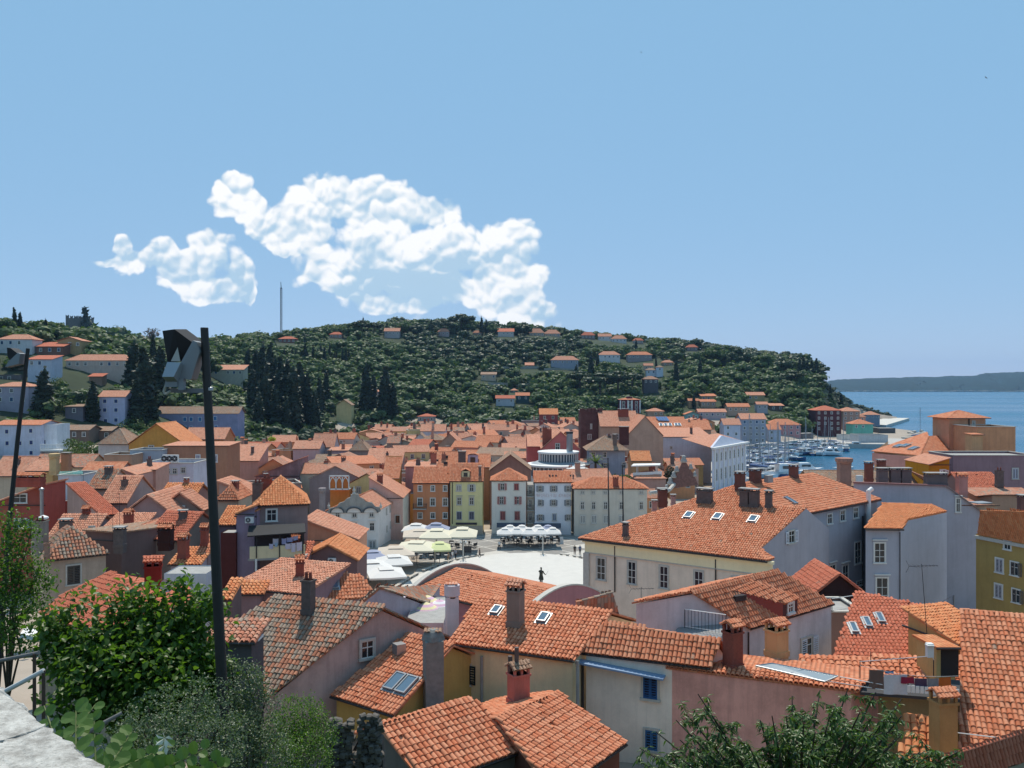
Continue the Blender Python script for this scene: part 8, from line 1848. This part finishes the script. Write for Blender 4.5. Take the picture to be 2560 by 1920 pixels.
def floodlight_pole():
    Y = 12.5; root = thing('floodlight_pole','thick dark leaning pole carrying a grey floodlight box','lamp post',P(566,1960,Y)); MB().cyl(P(572,2060,Y),P(511,821,Y),.085,.054,18).build('pole',steel,root,smooth=False)
    MB().cyl(P(511,821,Y),P(511,819,Y),.057,.05,18).build('pole_cap',steel,root)
    MB().obox((P(440,977,Y) + P(512,976,Y)) / 2,Vector((1,0,0)),Vector((0,1,0)),UPZ,(512 - 415) / F * Y,.08,.06).build('bracket_arm',simple('bracket_grey',(.16,.16,.17),.5,.4),root)
    MB().lathe(P(524,976,Y) - UPZ * .02,[(.03,0),(.05,.02),(.05,.06),(.02,.08)],8).build('clamp_bolt',M['zinc'],root)
    Yf = Y - .12; g = simple('lamp_housing',(.22,.235,.25),.5,.5); k = simple('lamp_inside',(.012,.010,.012),.6)
    # hood: dark open reflector seen from below, grey side plate, sloping front
    a,b,c,d = P(406,827,Yf),P(436,823,Yf),P(481,856,Yf + .1),P(452,904,Yf + .1); e = P(419,906,Yf)
    MB().add([a,b,c,d,e] + [q + Vector((.05,.32,.02)) for q in (a,b,c,d,e)],[(0,1,2,3,4),(9,8,7,6,5),(0,5,6,1),(1,6,7,2),(4,9,5,0),(3,8,9,4),(2,7,8,3)]).build('reflector_hood',k,root)
    s = [P(482,851,Yf - .02),P(492,855,Yf - .02),P(499,880,Yf),P(478,948,Yf),P(474,950,Yf),P(434,942,Yf - .02),P(452,906,Yf - .02)]; MB().slab(s,Vector((0,-1,0)),.25).build('side_plate',g,root)
    f = [P(418,905,Yf - .1),P(452,906,Yf - .1),P(434,942,Yf - .22),P(405,942,Yf - .22)]; MB().slab(f,Vector((0,-.9,.4)).normalized(),.18).build('front_panel',simple('lamp_front',(.30,.31,.33),.45,.4),root)
    MB().obox((P(433,960,Yf) + P(433,944,Yf)) / 2,Vector((1,0,0)),Vector((0,1,0)),UPZ,30 / F * Y,.14,30 / F * Y).build('lamp_neck',g,root); MB().obox(P(455,960,Yf),Vector((1,0,0)),Vector((0,1,0)),UPZ,13 / F * Y,.1,30 / F * Y).build('lamp_neck',g,root)
    MB().tube([P(418,955,Yf),P(409,980,Yf),P(414,986,Yf),P(426,978,Yf)],.02,6).build('cable_loop',simple('cable_pale',(.35,.33,.28),.6),root)
    MB().add([P(427,903,Yf - .02),P(444,868,Yf - .02),P(451,903,Yf - .02)],[(0,1,2)]).build('lamp_glass',simple('lamp_bulb_glass',(.40,.38,.34),.3),root)
floodlight_pole()
def thin_pole():
    Y = 24.0; root = thing('floodlight_pole','thin leaning pole with dark floodlight at the left edge','lamp post',P(-10,1750,Y)); pts = [P(-22,1900,Y),P(0,1640,Y),P(22,1320,Y),P(44,1100,Y),P(70,871,Y)]
    mb = MB(); rr = [.075,.072,.066,.058,.05]
    for i in range(4): mb.cyl(pts[i],pts[i + 1],rr[i],rr[i + 1],12)
    mb.build('pole',steel,root); Yf = Y - .1
    MB().slab([P(17,869,Yf),P(26,870,Yf),P(43,883,Yf),P(27,902,Yf),P(19,893,Yf)],Vector((0,-1,0)),.4).build('reflector_hood',simple('lamp_inside',(.012,.01,.012)),root)
    MB().slab([P(44,882,Yf - .1),P(50,884,Yf - .1),P(46,910,Yf - .1),P(12,918,Yf - .1),P(20,905,Yf - .1)],Vector((0,-1,0)),.3).build('side_plate',simple('lamp_housing',(.22,.235,.25)),root); MB().cyl(P(46,922,Y),P(66,920,Y),.03,.03,6).build('bracket_arm',simple('bracket_grey',(.16,.16,.17)),root)
thin_pole()
wr = thing('garden_rail','weathered timber handrail with two posts at the left edge','railing',P(90,1800,6.2)); wg_ = simple('grey_timber',(.16,.15,.14),.85,noise=.25,nscale=20); wp = simple('pale_rail',(.5,.5,.48),.6)
MB().cyl(P(-40,1660,6.4),P(97,1632,6.2),.014,.014,8).build('handrail',wg_,wr); MB().cyl(P(-10,1740,6.0),P(110,1676,6.0),.016,.016,8).build('handrail',wp,wr)
for x,y0,y1,Y in ((86,1634,1830,6.2),(109,1676,1830,6.0)): MB().cyl(P(x,y1 + 60,Y),P(x,y0,Y),.013,.012,8).build('post',M['wood'],wr)
lg = thing('dead_branch','grey dead branch poking out of the round leaved plant','branch',P(240,1830,5.0)); MB().cyl(P(215,1832,5.0),P(305,1782,5.1),.016,.009,8).build('limb',wg_,lg)
ws = thing('shed_roof','white corrugated shed roof glimpsed behind the left shrubs','shed',P(75,1590,19)); MB().slab([P(50,1585,19),P(105,1596,19),P(90,1574,20.5),P(62,1568,20.5)],UPZ,.08).build('sheet',M['white'],ws)
def ruin():
    import bmesh; pm = []
    for v in range(5):
        m = bpy.data.meshes.new('stone'); bm = bmesh.new(); bmesh.ops.create_cube(bm,size=1.0); bmesh.ops.bevel(bm,geom=bm.edges[:],offset=.16,segments=1,affect='EDGES')
        for q in bm.verts: q.co += Vector((random.uniform(-.09,.09),random.uniform(-.09,.09),random.uniform(-.09,.09)))
        bm.to_mesh(m); bm.free(); m.materials.append(simple('ruin_stone',(.115,.10,.085),.95,noise=.35,nscale=5,bump=.4)); pm.append(m)
    Y = 33.0; root = thing('ruined_wall','broken dark rubble wall with two stumps beside the near orange roof','wall',P(880,1900,Y)); MB().slab([P(800,1960,Y + .5),P(960,1960,Y + .5),P(955,1850,Y + .5),P(900,1840,Y + .5),P(880,1880,Y + .5),P(820,1840,Y + .5)],Vector((0,-1,0)),.5).build('core',simple('ruin_core',(.07,.062,.055),.95,noise=.3,nscale=4),root)
    for (x0,x1,y0,y1) in ((818,872,1800,1960),(896,946,1790,1960),(872,898,1880,1960)):
        y = y1
        while y > y0:
            x = x0 + random.uniform(-4,4)
            while x < x1:
                w = random.uniform(11,20); h = random.uniform(9,13)
                if y < y0 + 25 and random.random() < .25: x += w; continue
                c = P(x + w / 2,y,Y + random.uniform(-.15,.15)); inst('stone',random.choice(pm),root,Matrix.Translation(c) @ Matrix.Rotation(random.uniform(-.3,.3),4,'Y') @ Matrix.Rotation(random.uniform(-.4,.4),4,'Z') @ Matrix.Diagonal((w * Y / F * 1.05,.34,h * Y / F * 1.1,1))); x += w
            y -= 10.5
ruin()
# ------------------------------------------------------------------ laundry terrace on the right
def right_terrace():
    Y = 45.5; root = thing('laundry_terrace','dark floored roof terrace with white slatted front and thin rails','terrace',P(2250,1735,Y)); z = P(0,1728,Y).z
    MB().slab([P(2150,1730,Y),P(2400,1748,Y),P(2400,1700,Y + 2.2),P(2165,1690,Y + 2.2)],UPZ,.15).build('floor',simple('dark_floor',(.05,.048,.05),.8),root)
    for i in range(12): a = P(2272 + i * 11,1722 + i * .9,Y - .1); MB().obox(a + UPZ * .0,Vector((1,0,0)),Vector((0,1,0)),UPZ,.18,.03,.36).build('slat',M['white'],root)
    mb = MB(); mb.tube([P(2149,1654,Y + 1.6),P(2330,1640,Y + 2.4),P(2335,1650,Y + 2.4)],.02,5); mb.tube([P(2064,1702,Y),P(2230,1728,Y),P(2230,1716,Y),P(2100,1692,Y)],.022,5); mb.build('white_rail',M['white'],root)
    for x,y0,y1,d in ((2150,1654,1710,1.2),(2177,1630,1660,2.3),(2250,1640,1690,2.2),(2270,1672,1730,0),(2334,1650,1690,2.2)): MB().cyl(P(x,y1,Y + d),P(x,y0,Y + d),.025,.025,6).build('rail_post',M['darkmetal'],root)
    a,b = P(2150,1664,Y),P(2396,1690,Y); ln = thing('clothes_line','sagging clothes line across the right terrace','clothes line',a); pts = [a.lerp(b,i / 10) - UPZ * (.22 * math.sin(math.pi * i / 10)) for i in range(11)]; MB().tube(pts,.008,4).build('cord',M['white'],ln)
    S = lambda key,col: simple(key,col,.95,noise=.1,nscale=6)
    def hang(label,x0,x1,y0,y1,mat,name='hanging_towel',d=0.0,skew=0): cloth(label,[P(x0,y0,Y + d),P(x1,y0 + skew,Y + d),P(x1,y1 + skew,Y + d),P(x0,y1,Y + d)],mat,name,'laundry on the right terrace',.02)
    hang('brown striped towel at the left of the right clothes line',2173,2209,1674,1722,S('cloth_brown',(.16,.10,.08))); hang('large white sheet on the right clothes line',2210,2268,1686,1736,S('cloth_white',(.62,.60,.62)),'hanging_sheet',-.05); hang('crimson cloth on the right clothes line',2253,2285,1692,1709,S('cloth_crimson',(.28,.02,.05)),d=-.12); hang('dark purple towel on the right clothes line',2287,2317,1696,1724,S('cloth_purple',(.09,.05,.09)),skew=0); hang('grey towel on the right clothes line',2319,2346,1696,1724,S('cloth_grey',(.24,.23,.24)),skew=-1); hang('orange towel on the right clothes line',2347,2377,1694,1722,S('cloth_orange',(.50,.12,.02)),skew=-2); hang('small blue cloth behind the white sheet',2214,2234,1677,1684,S('cloth_blue',(.02,.16,.34)),d=.2)
    w = rect('terrace_hut','ochre terrace hut with dark doorway beside the steep right roof',(2342,1618),(2402,1622),None,15.6,3.0,'mono',10.0,wall=(196,168,112),Y=48.0,kind='orange',near=False,geo=True); p,n,t = w.pl['f']; MB().slab([hit(2352,1692,p,n) + n * .03,hit(2396,1692,p,n) + n * .03,hit(2396,1624,p,n) + n * .03,hit(2352,1622,p,n) + n * .03],n,.05).build('doorway',M['wall_in'],w.root)
    bx = thing('utility_box','white utility box on the ochre terrace hut','box',P(2324,1642,46.8)); MB().obox(P(2324,1625,46.8),Vector((1,0,0)),Vector((0,1,0)),UPZ,.32,.3,.72).build('case',M['acwhite'],bx); MB().obox(P(2324,1613,46.7),Vector((1,0,0)),Vector((0,1,0)),UPZ,.36,.34,.06).build('lid',M['acwhite'],bx)
right_terrace()
railing('roof_railing','white double rail crossing in front of the steep right roof',[P(2384,1836,43),P(2552,1856,43)],.1,10,'white')
pot = thing('planter','dark planter box with grey plants below the right chimney','planter',P(2375,1880,44)); MB().obox(P(2376,1876,43),Vector((1,0,0)),Vector((0,1,0)),UPZ,.55,.3,.16).build('trough',M['conc'],pot); C,Nn,s = lobes_cloud([tuple(P(2376,1864,43)) + (.26,.15,.14)],200,.04); V,Q = quads(C,Nn,s); o = bpy.data.objects.new('plants',npmesh('plants',V - np.array(org(pot)),Q,LM['grey'])); put(o,pot); stuff(o)
# antennas and wires
antenna(P(1603,1580,57),2.9,'roof antenna in front of the courthouse wall',True,.1,0,1.3); antenna(P(2319,1606,52),4.6,'tall leaning antenna mast before the white wall',True,.15,-.35,1.6)
antenna(P(299,1345,86),4.1,'tall rusty antenna mast left of the bare gable'); antenna(P(282,1352,85),3.4,'second rusty antenna mast at the brown roof'); antenna(P(244,1335,95),2.6,'thin mast with ring at the low red roof',False)
for i,(x,y,Y,h) in enumerate(((1040,1150,215,5),(962,1170,210,5),(1083,1205,200,5),(1120,1120,260,5),(1180,1100,290,5),(860,1180,200,4.5),(700,1210,190,4),(1250,1130,240,5),(790,1140,250,4),(1010,1100,290,5),(630,1190,200,4),(1320,1120,250,4))):
    antenna(P(x,y,Y),h,['antenna over the long pale roof','antenna near the red chimneys of the long roof','antenna above the orange front','antenna by the beige gable','antenna in the upper town','antenna over the arched screen','antenna left of the laundry house ridge','antenna right of the dormer house','antenna by the overlapping red roofs','antenna at the hill foot','antenna at the patched wall','antenna left of the pink gable'][i],i % 3 != 0,.3 * i,0,1.6)
def wire(label,a,b,sag): 
    pts = [a.lerp(b,i / 14) - UPZ * (sag * math.sin(math.pi * i / 14)) for i in range(15)]; tag(MB().tube(pts,.02,4).build('overhead_wire',M['darkmetal'],None,a),label,'wire')
wire('black cable strung across the white wall',P(2216,1524,62),P(2376,1492,95),.6); wire('cable from the white house to the dark roof',P(2008,1462,70),P(2170,1495,80),.3)
# weathered dark wooden lean-to roof by the white block
dkr = rect('timber_shed','dark shaded timber gable shed between the white houses',(2030,1490),(2170,1500),None,14.6,6.0,'gable_perp',4.0,wall=(60,40,38),Y=72.0,kind='red',geo=True)
tt_ = rect('terrace_house','small terracotta floored roof terrace with thin rails behind the white dormer house',(2078,1532),(2166,1522),None,None,5.0,'flat',4.0,wall=(150,120,110),Y=66.0,parapet=.1)
railing('terrace_railing','thin dark railing of the small terracotta terrace',[P(2080,1530,65.8),P(2165,1518,65.8)],1.0,1.1)
# ------------------------------------------------------------------ people, statue, birds
SKIN = simple('skin',(.45,.26,.18),.6); HAIR = simple('hair',(.04,.025,.02),.7)
def figure(name,label,loc,h,rz,shirt,trousers,hair=None,pose='walk',cat='person',group=None,metal=None):
    """one continuous body: joints as edges, grown with the skin modifier"""
    s = 1 if pose == 'walk' else .35
    J = {'pel': (0,0,.53,.085),'chest': (0,0,.72,.095),'neck': (0,0,.845,.038),'head': (0,-.012,.90,.052),'crown': (0,-.008,.965,.046),'shl': (.105,0,.80,.045),'ell': (.135,.04 * s,.64,.034),'hal': (.14,-.05 * s,.51,.026),'fil': (.14,-.07 * s,.46,.018),'shr': (-.105,0,.80,.045),'elr': (-.135,.03 * s,.64,.034),'har': (-.14,.08 * s - .04,.51,.026),'fir': (-.14,.08 * s - .06,.46,.018),
         'hil': (.055,0,.50,.068),'knl': (.06,-.07 * s,.28,.05),'anl': (.06,-.08 * s + .01,.055,.034),'tol': (.065,-.08 * s - .07,.022,.026),'hir': (-.055,0,.50,.068),'knr': (-.06,.03 * s,.28,.05),'anr': (-.06,.13 * s,.06 + .02 * s,.034),'tor': (-.065,.13 * s - .075,.025,.026)}
    if pose == 'violin': J['ell'] = (.17,-.06,.70,.036); J['hal'] = (.10,-.16,.80,.028); J['fil'] = (.06,-.18,.83,.02); J['elr'] = (-.16,-.02,.66,.036); J['har'] = (-.2,-.12,.58,.028); J['fir'] = (-.22,-.14,.55,.02)
    E = [('pel','chest'),('chest','neck'),('neck','head'),('head','crown'),('chest','shl'),('shl','ell'),('ell','hal'),('hal','fil'),('chest','shr'),('shr','elr'),('elr','har'),('har','fir'),('pel','hil'),('hil','knl'),('knl','anl'),('anl','tol'),('pel','hir'),('hir','knr'),('knr','anr'),('anr','tor')]
    ks = list(J); m = bpy.data.meshes.new('body'); m.from_pydata([J[k][:3] for k in ks],[(ks.index(a),ks.index(b)) for a,b in E],[]); tmp = bpy.data.objects.new('tmp',m); COL.objects.link(tmp)
    md = tmp.modifiers.new('skin','SKIN'); md.use_smooth_shade = True; sv = m.skin_vertices[0].data
    for i,k in enumerate(ks): sv[i].radius = (J[k][3],J[k][3] * (.75 if k in ('chest','pel') else 1))
    sv[0].use_root = True; tmp.modifiers.new('sub','SUBSURF').levels = 1
    dg = bpy.context.evaluated_depsgraph_get(); me = bpy.data.meshes.new_from_object(tmp.evaluated_get(dg)); bpy.data.objects.remove(tmp); me.name = 'body'; me.materials.clear()
    for q in ([metal] if metal else [SKIN,shirt,trousers,hair or HAIR,M['darkmetal']]): me.materials.append(q)
    if not metal:
        for p in me.polygons:
            z = p.center.z; ax = abs(p.center.x); p.material_index = 4 if z < .045 else 2 if z < .52 and ax < .125 else 1 if z < .83 and (ax < .13 or z > .62) else 3 if z > .925 or (z > .875 and p.center.y > .01) else 0
    root = thing(name,label,cat,loc,group); o = bpy.data.objects.new('body',me); put(o,root); root.rotation_euler = (0,0,rz); root.scale = (h,) * 3; return root
S = lambda k,c: simple('garment_' + k,c,.9)
GPp = 'people walking on the square'
for (x,y,L_,sh,tr,rz,ps) in ((1248,1374,'person in white shirt and hat walking on the grey paving',S('white',(.7,.7,.68)),S('dark',(.03,.03,.035)),.5,'walk'),(1199,1394,'person in dark clothes walking at the oval edge',S('brown',(.10,.06,.05)),S('darkb',(.05,.045,.05)),1.5,'walk'),(1139,1397,'person in striped top beside the lamp post',S('grey',(.35,.35,.38)),S('dark',(.03,.03,.035)),2.5,'stand'),(1121,1405,'person in tan clothes left of the group',S('tan',(.32,.22,.15)),S('tan2',(.25,.18,.12)),-2,'walk'),(1131,1401,'person in white crouched near the lamp post',S('white',(.7,.7,.68)),S('grey',(.3,.3,.3)),1,'stand'),(1437,1386,'person in dark top standing at the right of the paving',S('black',(.03,.03,.03)),S('brown',(.12,.08,.06)),.2,'stand'),(1450,1386,'person at the courthouse corner',S('blue',(.06,.10,.2)),S('dark',(.03,.03,.035)),.2,'stand'),(1100,1392,'person under the lime parasol',S('red',(.35,.06,.05)),S('dark',(.03,.03,.035)),1,'stand'),(1010,1412,'person standing behind the white parasols',S('blue',(.06,.10,.2)),S('tan',(.3,.22,.15)),1,'stand')):
    figure('person',L_,Pz(x,y,.13),1.72,rz,sh,tr,None,ps,group=GPp)
def statue():
    b = Pz(1353,1462,3.3); bz = simple('bronze',(.045,.05,.04),.45,.6,noise=.2,nscale=4); root = figure('bronze_statue','dark bronze statue of a standing man on a pedestal in the oval',b,2.35,2.7,None,None,pose='violin',cat='statue',metal=bz)
    m = MB(); m.lathe((0,.01,.30),[(.155,0),(.135,.12),(.10,.26),(.11,.40),(.09,.5)],12,.75); o = m.build('coat',bz,root,local=True); m = MB(); m.cyl((-.22,-.14,.55),(-.30,-.30,.75),.008,.006,5); m.build('bow',bz,root,local=True); m = MB(); m.lathe((0,.02,.93),[(.055,0),(.06,.03),(.045,.06),(.01,.075)],10); m.build('hair',bz,root,local=True)
    pd = thing('statue_pedestal','stone pedestal carrying the bronze statue','pedestal',(b.x,b.y,.3)); MB().box((b.x,b.y,.3),2.4,2.4,.5,.3,base=True).build('step',M['stone'],pd); MB().box((b.x,b.y,.8),1.5,1.5,2.2,.3,base=True).build('die',M['stone'],pd); MB().box((b.x,b.y,3.0),1.0,1.0,.3,.3,base=True).build('plinth',simple('bronze',(.045,.05,.04)),pd)
statue()
def bird(px,py,Y,s,rz,label):
    c = P(px,py,Y); root = thing('swift',label,'bird',c,'swifts in the sky'); bm_ = simple('swift_dark',(.02,.018,.016),.8); R = Matrix.Rotation(rz,3,'Y')
    v = lambda x,y,z: c + R @ Vector((x * s,y * s,z * s)); MB().cyl(v(-.35,0,0),v(.05,0,.02),.02 * s,.07 * s,7).cyl(v(.05,0,.02),v(.3,0,.02),.07 * s,.02 * s,7).build('body',bm_,root)
    for q in (-1,1): MB().add([v(.15,0,.02),v(-.05,0,.0),v(-.25,q * .35,q * .28 + .1),v(-.30,q * .6,q * .45 + .08),v(-.05,q * .35,q * .28 + .16)],[(0,1,2,3,4)]).build('wing',bm_,root)
    MB().add([v(-.3,0,0),v(-.5,.08,.03),v(-.42,0,0),v(-.5,-.08,-.03)],[(0,1,2,3)]).build('tail',bm_,root)
bird(2466,195,70,.34,.3,'swift high in the right of the sky'); bird(1604,131,110,.3,-.4,'small swift near the top centre of the sky'); bird(1075,622,150,.3,.8,'tiny swift in front of the clouds')
# ------------------------------------------------------------------ haze
hz_m = bpy.data.materials.new('haze_air'); hz_m.use_nodes = True; nt = hz_m.node_tree; nt.nodes.clear(); ou = N(nt,'ShaderNodeOutputMaterial'); pv_ = N(nt,'ShaderNodeVolumePrincipled'); pv_.inputs['Color'].default_value = (.38,.64,1.0,1); pv_.inputs['Density'].default_value = .00006; pv_.inputs['Anisotropy'].default_value = .2; LK(nt,pv_.outputs[0],ou.inputs['Volume'])
hb = MB(); hb.add([(x,y,z) for z in (-9,260) for x,y in ((-1700,-300),(9100,-300),(9100,9100),(-1700,9100))],[(3,2,1,0),(4,5,6,7),(0,1,5,4),(1,2,6,5),(2,3,7,6),(3,0,4,7)]); stuff(hb.build('haze',hz_m))
